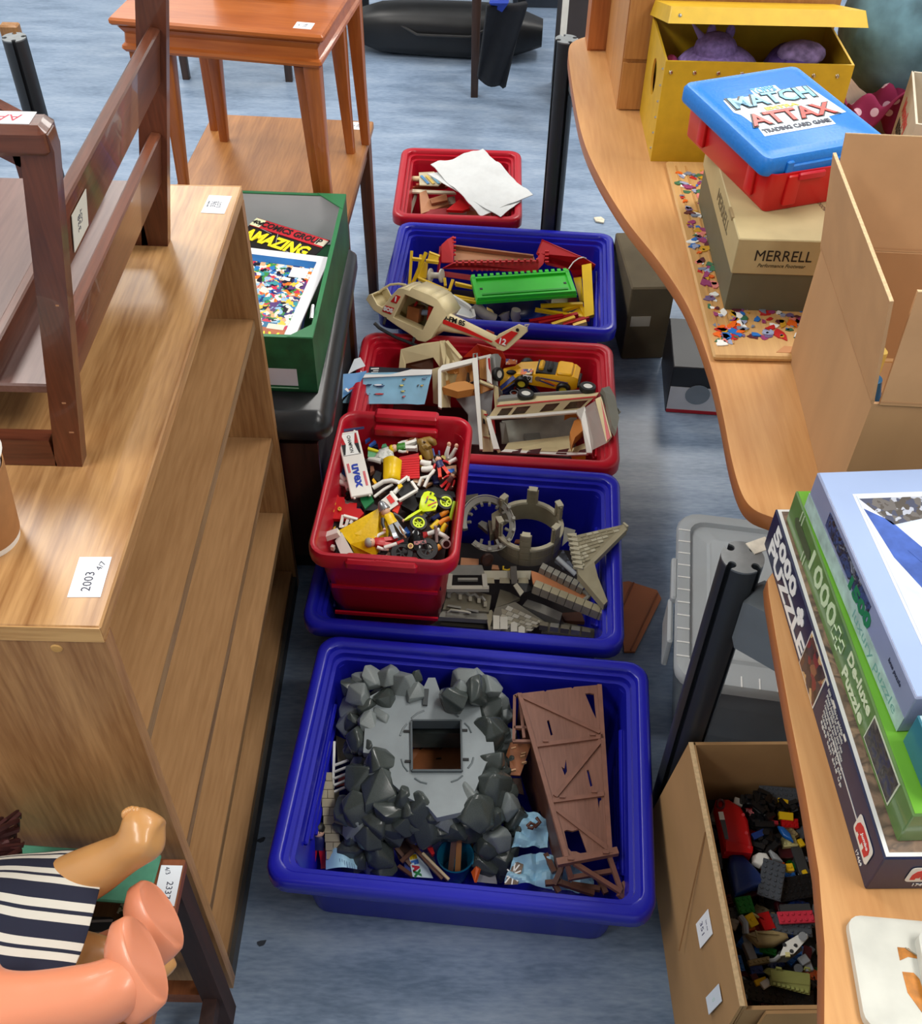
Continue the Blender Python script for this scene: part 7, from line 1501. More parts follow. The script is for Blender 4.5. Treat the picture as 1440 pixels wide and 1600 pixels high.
for (x0, z0, x1, z1, cc) in ((.50, .018, .64, .022, (60, 50, 110)), (.66, .020, .74, .012, (60, 50, 110)), (.50, .012, .76, .008, (200, 60, 50)), (.54, .005, .66, .004, (120, 90, 60)), (.6, .022, .7, .025, (210, 70, 50))):
    for sy in (-1, 1): MB().bar((L*x0, sy*.0104, z0*1.1), (L*x1, sy*.0104, z1*1.1), .0008, .0022).build('decal', mat(cc, .4), nb, 0)
bb_, L2 = bike('glossy black toy motorbike lying at the near side of the tub', c8(330, 1250, .272), c8(800, 1180, .272), V((-.2, .75, .5)), mat((12, 12, 14), .12, .05), BK, 1.25)
MB().cyl((L2*.35, -.012, .008), (L2*.35, -.016, .008), .005, .005, 14).build('exhaust_ring', mat((226, 200, 120), .4), bb_); MB().cyl((L2*.35, -.0162, .008), (L2*.35, -.0166, .008), .003, .003, 12).build('exhaust_core', ORB, bb_)
MB().box((L2*.75, -.0128, .012), (.022, .001, .007)).build('print_panel', patches([(180, 110, 110), (20, 20, 22), (150, 90, 90)], 300, .3, 33), bb_, 0)
# figures
figure('toy knight in silver helmet with yellow collar in the tub', c8(290, 960, .276), c8(40, 500, .302), V((.3, -.3, 1)), SV, YE, mat((60, 60, 64), .3), None, None, SV, .068)
figure('red toy figure with grey cap lying beside the yellow wedge', c5(1560, 940, .272), c5(1130, 930, .284), (0, -.2, 1), RD, RD, WH, LG, None, None, .06, (10, -30))
tubes(tm('toy_stick', 'white and red toy stick before the red figure', 'toy stick', c8(150, 1100, .28)), [[c8(0, 1150, .282), c8(235, 1075, .284)]], .0036, WH, 'stick'); 
tubes(tm('toy_stick', 'red end of the toy stick reaching to the black motorbike', 'toy stick', c8(300, 1050, .285)), [[c8(242, 1072, .284), c8(365, 1025, .285)]], .0038, RD, 'stick')
figure('toy figure in green waistcoat lying head down at the back of the tub', c2(560, 420, .292), c2(20, 500, .285), (0, -.1, 1), WH, mat((56, 130, 40), .4), WH, YE, None, None, .056, (30, -5), 12)
figure('toy figure with red and navy coat and red boots at the right of the tub', c2(1080, 1020, .278), c2(930, 640, .292), (-.2, -.3, 1), mat((226, 60, 34), .4), NV, RD, BK, None, None, .05, (35, -40), 14)
figure('dark red toy figure standing at the right wall of the tub', c2(1050, 1240, .268), c2(1160, 1100, .28), (.2, -.3, 1), RD, mat((90, 30, 30), .4), RD, BRH, None, None, .04)
br = tm('toy_monkey', 'olive brown toy monkey with curled tail at the back of the tub', 'toy animal', c2(680, 480, .285)); OLV = mat((140, 110, 48), .4, .06)
W(br).tube([c2(590, 380, .292), c2(680, 370, .296), c2(700, 480, .290), c2(760, 600, .282), c2(790, 700, .275)], [.008, .012, .0125, .0115, .008], 12).build('body', OLV, br, 60)
W(br).tube([c2(680, 350, .297), c2(790, 330, .300), c2(870, 370, .297), c2(880, 410, .292)], [.0075, .0075, .0065, .0055], 10).build('arm', OLV, br, 60)
W(br).tube([c2(680, 470, .296), c2(740, 430, .300), c2(790, 480, .299)], [.008, .0075, .006], 10).build('arm', OLV, br, 60)
W(br).tube([c2(360, 360, .286), c2(440, 310, .292), c2(540, 300, .294), c2(600, 350, .292)], .0022, 8).build('tail', mat((180, 120, 76), .4), br)
W(br).ball(tuple(c2(690, 370, .308)), (.003, .002, .002), 8, 6).build('dark_spot', BRH, br)
lgs = tm('toy_limbs', 'pair of white toy legs upside down at the back right of the tub', 'toy legs', c2(1150, 620, .28))
for pts in ([(1110, 650, .274), (1110, 580, .284), (1150, 450, .296)], [(1180, 670, .272), (1230, 580, .282), (1290, 480, .294)]):
    W(lgs).tube([c2(*q) for q in pts], [.0048, .0044, .0036], 10).build('leg', WH, lgs, 60); q = pts[-1]; W(lgs).ball(tuple(c2(q[0]+5, q[1]-40, q[2]+.003)), (.0042, .0036, .0055), 10, 7).build('foot', SKIN, lgs, 60)
W(lgs).bar(c2(1100, 660, .273), c2(1200, 680, .271), .008, .007).build('hips', WH, lgs, 0)
for k, (nm, pts, r_, m_) in enumerate((('white toy arm reaching to the right rim of the tub', [(1150, 760, .28), (1220, 720, .284), (1300, 680, .288)], .0042, WH), ('white toy sleeve with pink hand left of the striped coat', [(640, 750, .282), (720, 770, .284), (820, 780, .284)], .006, WH), ('second white toy sleeve below the first pink hand', [(650, 880, .28), (740, 880, .282), (850, 860, .282)], .006, WH), ('white toy arm under the blue box at the left wall', [(640-300, 890, .28), (440, 1000, .282), (540, 1100, .28)], .005, None), ('thin cream toy handle looping in front of the yellow vest', [(1050, 1230, .284), (1250, 1110, .292), (1400, 1090, .295), (1540, 1130, .294), (1560, 1200, .291), (1440, 1330, .287)], .0045, WH), ('long white toy pole beneath the cream handle', [(1070, 1400, .278), (1250, 1260, .283), (1420, 1160, .287)], .003, WH), ('white toy arm beside the tub wall at the left', [(280, 1070, .272), (400, 1110, .276), (560, 1160, .276), (600, 1250, .274)], .006, WH), ('thin grey toy pole standing in the near right of the tub', None, .003, None))):
    if pts is None: continue
    src = c2 if k < 3 else c1
    tubes(tm('toy_arm_rod', nm, 'toy piece', src(*pts[0])), [[src(*q) for q in pts]], r_, m_ or WH, 'arm')  # toy arms, plus one handle and one pole of the same tube shape
for nm, pts, r_, m_ in (('white toy pipe with red end in the near right of the tub', [(820, 890, .278), (940, 850, .282), (1040, 810, .284)], .0042, WH), ('curved white toy arm beside the grey pole', [(1030, 880, .28), (1130, 930, .28), (1200, 990, .276)], .0042, WH), ('grey metal toy rod standing beside the white pipe', [(960, 740, .296), (975, 860, .284), (985, 1050, .27)], .003, mat((150, 130, 126), .35)), ('brown toy rod along the knight figure', [(250, 700, .29), (330, 840, .284), (405, 970, .278)], .0022, mat((140, 96, 56), .4)), ('yellow toy limb under the neon motorbike', [(880, 780, .272), (950, 720, .276), (1020, 650, .278)], .005, YE), ('orange toy limb by the right wall of the tub', [(1030, 700, .276), (1110, 640, .28), (1220, 600, .28)], .0048, mat((236, 140, 30), .4)), ('yellow toy leg pointing to the near right corner', [(1080, 850, .272), (1120, 760, .278), (1160, 710, .28)], .005, YE), ('amber toy limb with dark end under the front wheel', [(1060, 540, .28), (1130, 500, .284), (1190, 450, .286)], .005, mat((226, 140, 24), .4)), ('fluorescent green toy stalk on the right wall of the tub', [(1240, 630, .278), (1280, 450, .29), (1320, 290, .296)], .0036, mat((180, 220, 40), .4)), ('orange toy oar blade in the near right corner', [(920, 1220, .268), (980, 1170, .27), (1050, 1120, .272)], .0055, mat((240, 160, 40), .4))):
    tubes(tm('toy_limb', nm, 'toy piece', c8(*pts[0])), [[c8(*q) for q in pts]], r_, m_, 'limb')
wc = tm('toy_cup', 'white toy cup with dark brown inside in the near right corner', 'toy cup', c8(1160, 1090, .265))
W(wc).cyl(c8(1120, 1060, .258), c8(1165, 1080, .274), .0085, .0085, 18).build('cup_body', WH, wc); W(wc).cyl(c8(1165, 1080, .274), c8(1167, 1081, .2746), .0058, .0058, 16).build('cup_inside', mat((60, 24, 20), .5), wc)
# flat pieces
for nm, src, pts, zz, m_, th in (('blue toy box corner left of the white billboard', c1, [(310, 800), (560, 1060), (600, 1000), (560, 750), (340, 770)], .28, mat((24, 90, 170), .4, .06), .02), ('green toy board end under the near end of the billboard', c5, [(880, 150), (960, 300), (1130, 150), (1080, 40), (860, 60)], .276, DGN, .006), ('pale green toy book with yellow edge right of the billboard', c1, [(950, 640), (1120, 680), (1150, 550), (960, 500)], .28, mat((110, 176, 130), .4), .01), ('yellow strip of the pale green toy book', c1, [(950, 500), (1150, 550), (1160, 520), (960, 455)], .284, mat((226, 214, 40), .4), .004), ('green toy hat at the back of the tub', c1, [(1210, 460), (1320, 450), (1290, 395), (1230, 410)], .286, mat((80, 150, 110), .4), .008), ('blue toy prongs by the back wall of the tub', c1, [(910, 370), (1000, 300), (980, 280), (905, 330)], .284, mat((40, 80, 160), .4), .006), ('blue toy prongs beside the first blue prong', c1, [(980, 450), (1110, 360), (1080, 330), (970, 420)], .284, mat((50, 96, 180), .4), .006), ('dark navy toy lump behind the pale green book', c1, [(980, 440), (1150, 470), (1140, 400), (1050, 390)], .276, mat((20, 26, 60), .5), .01), ('red toy flag right of the stretcher deck', c8, [(150, 450), (250, 510), (300, 370), (220, 370)], .278, mat((216, 54, 36), .4), .004), ('blue toy cup behind the rear wheel of the neon bike', c8, [(370, 800), (440, 890), (490, 860), (420, 750)], .275, mat((20, 90, 180), .4), .01), ('black toy saddle beneath the stretcher', c8, [(320, 350), (560, 480), (640, 350), (560, 150), (420, 230)], .268, BK, .012), ('black toy box below the green board end', c5, [(960, 330), (1180, 330), (1270, 270), (1050, 180)], .272, BK, .012), ('dark charcoal toy hull behind the neon motorbike', c2, [(520, 1400), (900, 1440), (1280, 1400), (1250, 1300), (900, 1210), (560, 1290)], .268, mat((36, 38, 38), .35), .012), ('tan and blue toy book at the right wall of the tub', c2, [(1080, 830), (1290, 800), (1300, 990), (1130, 1010)], .280, mat((180, 136, 104), .4), .006), ('blue inset of the tan toy book', c2, [(1110, 890), (1250, 860), (1265, 930), (1150, 950)], .2806, mat((40, 110, 200), .3), .001), ('black toy hood left of the yellow vest', c1, [(1040, 1030), (1180, 1120), (1220, 940), (1110, 900)], .282, BK, .012), ('yellow toy nub under the black hood', c1, [(1030, 1080), (1090, 1170), (1140, 1150), (1060, 1040)], .282, mat((236, 180, 30), .4), .01), ('brown toy lump between billboard and black hood', c1, [(1000, 940), (1080, 900), (1060, 810), (1000, 820)], .278, mat((130, 84, 62), .5), .01), ('white printed toy lump at the far left wall', c1, [(150, 1330), (300, 1300), (330, 1160), (230, 1110), (170, 1190)], .275, patches([(220, 216, 208), (230, 226, 220), (90, 80, 120), (200, 190, 180)], 140, .4, 41), .01), ('black toy piece under the flowered red piece', c5, [(180, 690), (420, 720), (500, 520), (320, 490), (230, 520)], .262, BK, .01), ('thin red toy bar below the black piece', c5, [(180, 750), (340, 760), (340, 730), (190, 715)], .266, mat((190, 60, 60), .4), .004), ('yellow mark on the black toy piece', c5, [(350, 720), (410, 700), (410, 620), (370, 650)], .264, mat((200, 160, 40), .4), .002), ('beige toy lump right of the red roof tile', c2, [(480, 1110), (600, 1150), (690, 1080), (620, 1010), (490, 1040)], .276, mat((190, 160, 130), .4), .01)):
    slab('toy_piece', nm, 'toy piece', [src(x, y, zz) for x, y in pts], th, m_)
lace = tm('toy_dress', 'white patterned toy skirt between the billboard and the vest', 'toy dress', c1(1250, 600, .285))
W(lace).loft([[tuple(c1(1290+(x-1290)*k, 600+(y-600)*k, z)) for x, y in ((1060, 660), (1120, 580), (1170, 500), (1330, 450), (1430, 540), (1450, 650), (1330, 680), (1230, 760))] for k, z in ((1, .276), (.95, .286), (.6, .293))]).build('skirt', patches([(226, 230, 222), (214, 220, 212), (232, 234, 228), (190, 196, 186)], 220, .5, 44), lace, 40)
W(lace).tube([c1(970, 690, .284), c1(1080, 700, .288), c1(1200, 730, .288)], [.004, .005, .006], 8).build('arm', WH, lace)
fr_ = tm('toy_window', 'cream toy window frame left of the white billboard', 'toy window', c1(400, 600, .28))
bars(fr_, [(c1(290, 550, .286), c1(520, 460, .292)), (c1(300, 560, .286), c1(420, 780, .277)), (c1(400, 560, .286), c1(530, 510, .289)), (c1(470, 560, .285), c1(560, 720, .278))], .006, .005, mat((220, 214, 196), .4), 'frame_bar')
tubes(tm('toy_rack', 'white toy folding frame in front of the red coat figure', 'toy frame', c2(700, 1050, .28)), [[c2(580, 1190, .276), c2(640, 1040, .284), c2(780, 1010, .287), c2(860, 930, .289)], [c2(690, 1210, .276), c2(770, 1030, .286), c2(880, 890, .29)]], .0032, WH, 'bar')
pdl = tm('toy_poles', 'two small blue toy poles above the red coat figure', 'toy pole', c2(900, 560, .29))
tubes(pdl, [[c2(890, 660, .29), c2(850, 490, .304)], [c2(975, 640, .29), c2(968, 530, .300)]], .0018, mat((90, 110, 170), .35), 'pole')
slab('toy_piece', 'yellow toy strip right of the red roof tile', 'toy piece', [c2(*q) for q in ((600, 690, .286), (660, 710, .284), (640, 610, .29), (600, 620, .29))], .006, YE)
slab('toy_piece', 'straw coloured toy hat below the white legs', 'toy piece', [c2(*q) for q in ((1000, 640, .278), (1080, 700, .276), (1100, 630, .28), (1030, 615, .28))], .006, mat((190, 170, 90), .5))
# small filler under the heap: loose limbs and blocks lying in the gaps
rf = random.Random(21); FC = [BK, BK, BK, mat((90, 20, 24), .4), WH, mat((60, 50, 44), .5), RD, BRH, NV, mat((120, 84, 50), .45), YE, LG]
for i in range(70):
    u, v = rf.uniform(-.098, .098), rf.uniform(-.160, .150)
    p = TUB @ V((u, v, .142+rf.uniform(-.006, .012)))
    m_ = MX.Translation(p) @ MX.Rotation(rf.uniform(0, 3), 4, 'Z') @ MX.Rotation(rf.uniform(-.5, .5), 4, 'X')
    L = rf.uniform(.012, .03)
    b = MB(); (b.tube([(-L/2, 0, 0), (0, .002, .001), (L/2, 0, 0)], [.004, .0045, .003], 8) if i % 2 else b.rbox((0, 0, 0), (L, .012, .008), .002))
    o = b.build('toy_bit', FC[i % len(FC)], None, 40, m_); tag(o, ['loose little toy block deep among the figures in the tub', 'loose little toy limb deep among the figures in the tub'][i % 2], 'toy piece', ['small toy blocks deep in the tub', 'small toy limbs deep in the tub'][i % 2])
slab('toy_board', 'dark red toy board with shade in its colour low in the small tub', 'toy board', [TUB @ V(q) for q in ((-.10, -.165, .132), (.10, -.165, .132), (.10, .155, .132), (-.10, .155, .132))], .01, mat((40, 14, 16), .6))  # shade of the tub floor is put into this dark colour
# ---------------------------------------------------------------- cardboard box of building bricks under the near desk
bx_ = thing('cardboard_box', 'open brown cardboard box full of building bricks under the near desk', 'box', T(.368, .487, .001, rz=2.0))
CBL = mat((166, 128, 84), .8, .06, 12, .05, streak=(1, .4, 1)); CBI = mat((150, 112, 72), .85, .06, 14)
bw3, bl3, bh3 = .34, .380, .325
for nm, c, s in (('side_wall', (.002, bl3/2, bh3/2), (.005, bl3, bh3)), ('side_wall', (bw3, bl3/2, bh3/2), (.005, bl3, bh3)), ('end_wall', (bw3/2, .002, bh3/2-.006), (bw3-.005, .005, bh3-.012)), ('end_wall', (bw3/2, bl3-.002, bh3/2), (bw3-.005, .005, bh3)), ('base', (bw3/2, bl3/2, .003), (bw3-.005, bl3-.005, .005))): MB().box(c, s).build(nm, CBL, bx_, 0)
fl = MB().loft([[(-.001, 0, bh3), (-.001, bl3, bh3), (-.0335, bl3-.006, .09), (-.030, -.03, .06)], [(-.005, 0, bh3-.001), (-.005, bl3, bh3-.001), (-.0375, bl3-.006, .089), (-.034, -.03, .059)]]).build('flap', CBL, bx_, 0)
MB().box((-.002, bl3/2, bh3+.0004), (.007, bl3, .0012)).build('fold', CEDGE, fl, 0)
fm_ = lambda y, z: frame((-.0055-.033*(bh3-z)/.21, y, z), (-.0055-.033*(bh3-z)/.21, y-1, z), (-1, 0, .16))
lc = label_card(fl, fm_(.125, .26), .034, .05, [('351', -.002, -.006, .014, -90+90), ('lot no', 0, .012, .006, 0)], mat((50, 44, 90), .6, 0))
label_card(fl, fm_(.035, .25), .022, .05, [('c/o', 0, 0, .008, 90)], mat((170, 200, 190), .6, 0), col=(214, 222, 232))
ef = MB().loft([[(.03, -.001, bh3-.013), (bw3, -.001, bh3-.013), (bw3, -.03, .12), (.0, -.03, .12)], [(.03, -.005, bh3-.014), (bw3, -.005, bh3-.014), (bw3, -.034, .119), (.0, -.034, .119)]]).build('flap', CBL, bx_, 0)
MB().bar((-.036, bl3*.34, .175), (-.006, bl3*.62, .324), .0015, .002, (-1, 0, .2)).build('crease', CBI, fl, 0)
gbw = thing('green_bowl', 'green plastic bowl rim at the bottom right corner under the desk', 'bowl', T(.455, .385, .1))
MB().lathe([(0, 0), (.05, 0), (.075, .10), (.082, .105), (.082, .109), (.074, .108), (.047, .005), (0, .005)], 36).build('bowl_body', mat((20, 150, 70), .35, .04), gbw, 50)
MB().lathe([(0, -.099), (.04, -.099), (.04, 0), (0, 0)], 20).build('bowl_stem', mat((20, 150, 70), .35, .04), gbw, 50)
# bricks
ca1 = crop(1110, 1220, 8.47); ca2 = crop(1110, 1390, 8.0)
BR = {k: mat(c, .3, .03) for k, c in dict(red=(190, 12, 20), black=(16, 17, 20), navy=(20, 48, 110), grey=(74, 80, 88), lgrey=(130, 134, 138), yellow=(226, 184, 24), green=(16, 110, 40), rose=(196, 50, 70), tan=(150, 132, 92), olive=(138, 142, 82), white=(224, 224, 218), blue=(24, 92, 170), orange=(196, 88, 34), maroon=(70, 14, 24), cream=(206, 198, 140), dgrey=(58, 60, 62)).items()}
_st = None
def studs(t, w_, l_, h, m, nx, ny):
    global _st
    if _st is None: _st = {}
    if m.name not in _st:
        b = MB(); b.lathe([(.0024, 0), (.0024, .0016), (.0021, .0019), (0, .0019)], 8); o = b.build('stud', m, t, 40); _st[m.name] = o.data; C.objects.unlink(o); bpy.data.objects.remove(o)
    for i in range(nx):
        for j in range(ny): link('stud', _st[m.name], t, T(-w_/2+w_*(i+.5)/nx, -l_/2+l_*(j+.5)/ny, h/2))
def brick(label, src, x, y, z, w_, l_, h, rz, m, nx=0, ny=0, rx=0, ry=0, name='building_brick'):
    t = thing(name, label, 'building brick', MX.Translation(src(x, y, z)) @ T(0, 0, -h/2, rx, ry, rz))
    MB().rbox((0, 0, 0), (w_, l_, h), .0008).build('brick_body', BR[m], t, 20)
    if nx: studs(t, w_, l_, h, BR[m], nx, ny)
    return t
ZK = .20
brick('dark grey studded baseplate lying across the middle of the brick box', ca1, 810, 1300, ZK+.014, .034, .056, .004, -18, 'grey', 4, 7, 10)
brick('black studded plate beside the grey baseplate at the box middle', ca1, 1120, 1410, ZK, .06, .034, .004, 12, 'black', 7, 4, 6)
brick('rose red studded plate at the desk side of the brick box', ca2, 1070, 340, ZK+.008, .052, .018, .004, 4, 'rose', 6, 2)
brick('grey studded plate under the rose red plate', ca2, 1000, 440, ZK, .06, .028, .004, -6, 'grey', 7, 3)
brick('grey plate strip above the rose red plate', ca2, 1060, 225, ZK+.002, .045, .012, .006, 3, 'dgrey')
brick('long black studded plate along the near wall of the brick box', ca2, 830, 1310, ZK-.006, .10, .026, .005, -8, 'black', 11, 3, 8)
brick('grey blue studded plate at the far wall behind the black bricks', ca1, 900, 170, ZK+.002, .06, .024, .005, -4, 'grey', 8, 3, 20)
brick('green studded brick at the left wall below the navy shell', ca2, 430, 180, ZK+.004, .024, .024, .010, 10, 'green', 3, 3, 8)
brick('yellow slope brick at the far right of the brick box', ca1, 1000, 450, ZK+.010, .022, .012, .010, -6, 'yellow', 0, 0, 20)
brick('yellow wedge brick near the far wall of the brick box', ca1, 960, 260, ZK+.008, .016, .007, .006, -14, 'yellow')
brick('red studded brick under the yellow slope', ca1, 1050, 545, ZK+.004, .026, .014, .010, -2, 'red', 4, 2, 14)
brick('pink red connector left of the red studded brick', ca1, 835, 545, ZK+.008, .014, .007, .006, -10, 'rose')
brick('cream brick under the blue fin', ca1, 1035, 790, ZK, .024, .018, .008, 8, 'cream', 3, 2)
brick('maroon brick in the shadow below the cream brick', ca1, 990, 930, ZK-.008, .024, .022, .012, 5, 'maroon')
brick('yellow corner brick on the small blue brick', ca1, 1050, 1140, ZK+.006, .011, .012, .010, 6, 'yellow', 1, 1)
brick('small blue brick beside the grey baseplate', ca1, 1065, 1265, ZK-.002, .016, .015, .010, 4, 'blue', 2, 2)
brick('orange grille brick with dark bars below the white robot piece', ca1, 880, 1085, ZK+.002, .022, .010, .008, -20, 'orange')
brick('long grey beam at the desk side of the brick box', ca1, 1190, 1050, ZK-.004, .016, .055, .010, 6, 'dgrey')
brick('tiny orange brick at the desk edge above the grey beam', ca1, 1200, 810, ZK+.002, .008, .012, .006, 20, 'yellow')
brick('tiny yellow brick at the desk edge below the grey beam', ca1, 1255, 1215, ZK, .007, .010, .006, 20, 'yellow')
brick('red faceted brick in the middle near half of the brick box', ca2, 700, 390, ZK+.002, .018, .026, .014, 14, 'red')
brick('yellow pyramid brick near the left wall of the brick box', ca2, 510, 370, ZK+.006, .014, .018, .010, 28, 'yellow', 1, 1, 12)
brick('amber brick side beneath the yellow pyramid', ca2, 465, 420, ZK-.002, .014, .022, .010, 20, 'orange')
brick('lime green rod brick beside the yellow pyramid', ca2, 590, 330, ZK+.002, .020, .003, .004, -32, 'cream')
brick('light grey slope brick at the left wall in the near half', ca2, 500, 770, ZK-.002, .012, .028, .012, 14, 'lgrey')
brick('green brick in the shade right of the light grey slope', ca2, 720, 760, ZK-.004, .024, .010, .008, -14, 'green', 3, 1)
brick('blue brick in the shade beside the green one', ca2, 600, 740, ZK-.006, .012, .014, .008, -10, 'blue')
brick('tan notched beam at the left wall in the near half', ca2, 610, 890, ZK, .032, .008, .008, 12, 'tan', 5, 1)
brick('deep blue brick below the tan notched beam', ca2, 580, 1000, ZK-.004, .018, .012, .010, 4, 'navy', 2, 1)
brick('dark red brick at the left wall below the deep blue one', ca2, 550, 1090, ZK-.004, .010, .010, .008, 20, 'maroon')
brick('mustard wedge brick beside the olive hull', ca2, 630, 1140, ZK, .018, .008, .006, 20, 'yellow')
brick('white wedge brick beside the olive hull', ca2, 690, 1170, ZK+.002, .014, .010, .006, 30, 'white')
brick('pale grey tile at the desk edge in the near half', ca2, 1170, 870, ZK+.006, .014, .012, .006, 28, 'lgrey')
brick('pale grey clip brick at the desk edge below the tile', ca2, 1220, 950, ZK, .012, .014, .008, 10, 'lgrey')
brick('navy printed slope brick with white lettering on the black shell', ca1, 640, 700, ZK+.016, .022, .010, .006, 24, 'navy')
brick('white sliver brick behind the red shell', ca1, 370, 270, ZK+.004, .014, .012, .006, -20, 'white')
brick('brown brick under the desk edge', ca2, 1210, 780, ZK-.002, .012, .018, .008, -20, 'maroon')
def shell(label, src, prof, z0, th, m, nm='brick_shell'):
    t = tm(nm, label, 'building brick', src(*prof[0], z0)); P = [src(x, y, z0) for x, y in prof]; c = sum(P, V())/len(P)
    W(t).loft([[tuple(p-V((0, 0, th))) for p in P], [tuple(p-V((0, 0, th*.25))) for p in P], [tuple(p.lerp(c, .12)) for p in P], [tuple(p.lerp(c, .35)+V((0, 0, th*.12))) for p in P]]).build('shell_body', BR[m], t, 40); return t
r1 = shell('big glossy red vehicle shell at the left wall of the brick box', ca1, [(190, 935), (430, 940), (545, 970), (575, 900), (540, 740), (500, 500), (400, 320), (240, 225), (80, 230), (70, 330), (130, 600)], ZK+.022, .022, 'red')
quad(r1, 'white_panel', [ca1(*q) for q in ((120, 515, ZK+.0246), (235, 515, ZK+.0246), (220, 405, ZK+.0246), (100, 410, ZK+.0246))], .001, BR['white'])
quad(r1, 'grey_panel', [ca1(*q) for q in ((190, 770, ZK+.0246), (265, 770, ZK+.0246), (240, 515, ZK+.0246), (125, 515, ZK+.0246))], .001, BR['grey'])
quad(r1, 'front_ledge', [ca1(*q) for q in ((200, 930, ZK+.0255), (545, 960, ZK+.0255), (560, 870, ZK+.0255), (200, 790, ZK+.0255))], .006, BR['red'])
W(r1).tube([ca1(130+45*math.cos(a), 310+60*math.sin(a), ZK+.0250) for a in [2*math.pi*i/12 for i in range(12)]], .0022, 6, True).build('hole_rim', BR['maroon'], r1)
for x, y in ((430, 450), (470, 690), (505, 885)): W(r1).cyl(ca1(x, y, ZK+.02), ca1(x, y, ZK+.026), .0026, None, 8).build('stud', BR['red'], r1)
shell('dark navy vehicle shell below the big red one', ca1, [(330, 1500), (560, 1400), (740, 1370), (730, 1290), (560, 1100), (420, 950), (260, 950), (240, 1100)], ZK+.012, .016, 'navy')
for k, (x, y, r_, zz) in enumerate(((560, 230, .020, .016), (700, 190, .016, .018), (800, 260, .018, .018), (660, 330, .018, .024), (760, 430, .016, .02), (600, 470, .016, .016), (720, 640, .024, .014), (830, 740, .022, .012), (640, 820, .02, .010), (760, 860, .02, .012), (930, 330, .018, .008), (1080, 330, .016, .006), (450, 250, .012, .012))):
    t = MB(); t.m = MX.Translation(ca1(x, y, ZK+zz)) @ MX.Rotation(k*1.3, 4, 'Z') @ MX.Rotation(.4*math.sin(k), 4, 'X')
    t.rbox((0, 0, -r_*.4), (r_*1.1, r_*.9, r_*.7), .002); t.box((r_*.3, 0, 0), (r_*.4, r_*1.2, r_*.3)); t.cyl((-r_*.3, 0, 0), (-r_*.3, 0, r_*.25), r_*.22, None, 10)
    tag(t.build('brick_cluster', BR['black'], None, 30), 'glossy black brick element in the dark cluster by the red shell', 'building brick', 'black elements in the dark cluster')
shell('white robot shaped brick piece below the black cluster', ca1, [(560, 1070), (660, 1125), (750, 1105), (790, 1020), (740, 950), (640, 940), (560, 980)], ZK+.016, .010, 'white')
shell('white and grey brick fin pointing right of the robot piece', ca1, [(770, 920), (830, 1030), (960, 1065), (880, 970), (790, 905)], ZK+.018, .006, 'lgrey')
shell('bright blue brick fin on the cream brick', ca1, [(890, 590), (960, 720), (1100, 800), (1060, 700), (960, 600)], ZK+.014, .006, 'blue')
th_ = shell('tan toy brick hull with ribs in the near half of the box', ca2, [(450, 545), (600, 690), (800, 690), (980, 600), (960, 540), (780, 500), (560, 510)], ZK+.010, .012, 'tan')
bars(th_, [(ca2(560, 510, ZK+.0125), ca2(590, 640, ZK+.0125)), (ca2(460, 560, ZK+.0125), ca2(590, 600, ZK+.0125)), (ca2(590, 540, ZK+.0125), ca2(850, 560, ZK+.0125))], .0018, .003, BR['tan'], 'rib')
wv = tm('brick_vehicle', 'white spaceship shaped brick model with round grey stud in the near half', 'building brick', ca2(1000, 720, ZK+.012))
quad(wv, 'hull', [ca2(*q) for q in ((830, 910, ZK+.010), (940, 910, ZK+.008), (1150, 760, ZK+.010), (1130, 690, ZK+.016), (900, 800, ZK+.016))], .010, BR['dgrey'])
quad(wv, 'white_deck', [ca2(*q) for q in ((860, 830, ZK+.0175), (1040, 800, ZK+.0175), (1220, 600, ZK+.0185), (1200, 550, ZK+.0185), (1080, 570, ZK+.0185), (930, 660, ZK+.0175))], .004, BR['white'])
for x, y in ((1060, 700), (1010, 770), (920, 690)): W(wv).cyl(ca2(x, y, ZK+.0176), ca2(x, y, ZK+.0186), .0028, None, 10).build('hole', BR['black'], wv)
W(wv).cyl(ca2(1150, 585, ZK+.018), ca2(1150, 585, ZK+.026), .006, None, 16).build('round_stud', BR['lgrey'], wv); W(wv).tube([ca2(740, 890, ZK+.01), ca2(800, 880, ZK+.014), ca2(860, 830, ZK+.016)], .003, 8).build('nose', BR['lgrey'], wv)
W(wv).box(tuple(ca2(960, 815, ZK+.018)), (.006, .006, .004)).build('lime_stud', BR['cream'], wv, 0)
W(tm('brick_element', 'dark grey round brick hub beside the olive hull', 'building brick', ca2(1095, 985, ZK))).cyl(ca2(1095, 995, ZK-.006), ca2(1095, 985, ZK+.008), .0075, .006, 16).build('hub', BR['dgrey'], bpy.data.objects['brick_element'])
oh = tm('brick_hull', 'olive green toy hull with two loops at the near end of the box', 'building brick', ca2(980, 1130, ZK))
quad(oh, 'hull', [ca2(*q) for q in ((745, 1195, ZK+.006), (1235, 1320, ZK+.006), (1250, 1170, ZK+.010), (1235, 1050, ZK+.016), (720, 980, ZK+.016), (665, 1030, ZK+.012), (740, 1080, ZK+.010))], .010, BR['olive'])
quad(oh, 'ledge', [ca2(*q) for q in ((760, 1140, ZK+.0105), (1240, 1195, ZK+.0115), (1240, 1060, ZK+.0175), (750, 1000, ZK+.0175))], .002, BR['olive'])
for k in range(8): W(oh).box(tuple(ca2(790+58*k, 1180+14*k, ZK+.0085)), (.004, .004, .004)).build('stud', BR['olive'], oh, 0)
for x in (850, 1205): W(oh).tube([ca2(x-32, 1000, ZK+.017), ca2(x-28, 975, ZK+.020), ca2(x+28, 985, ZK+.020), ca2(x+32, 1015, ZK+.017)], .0016, 6).build('loop', BR['olive'], oh)
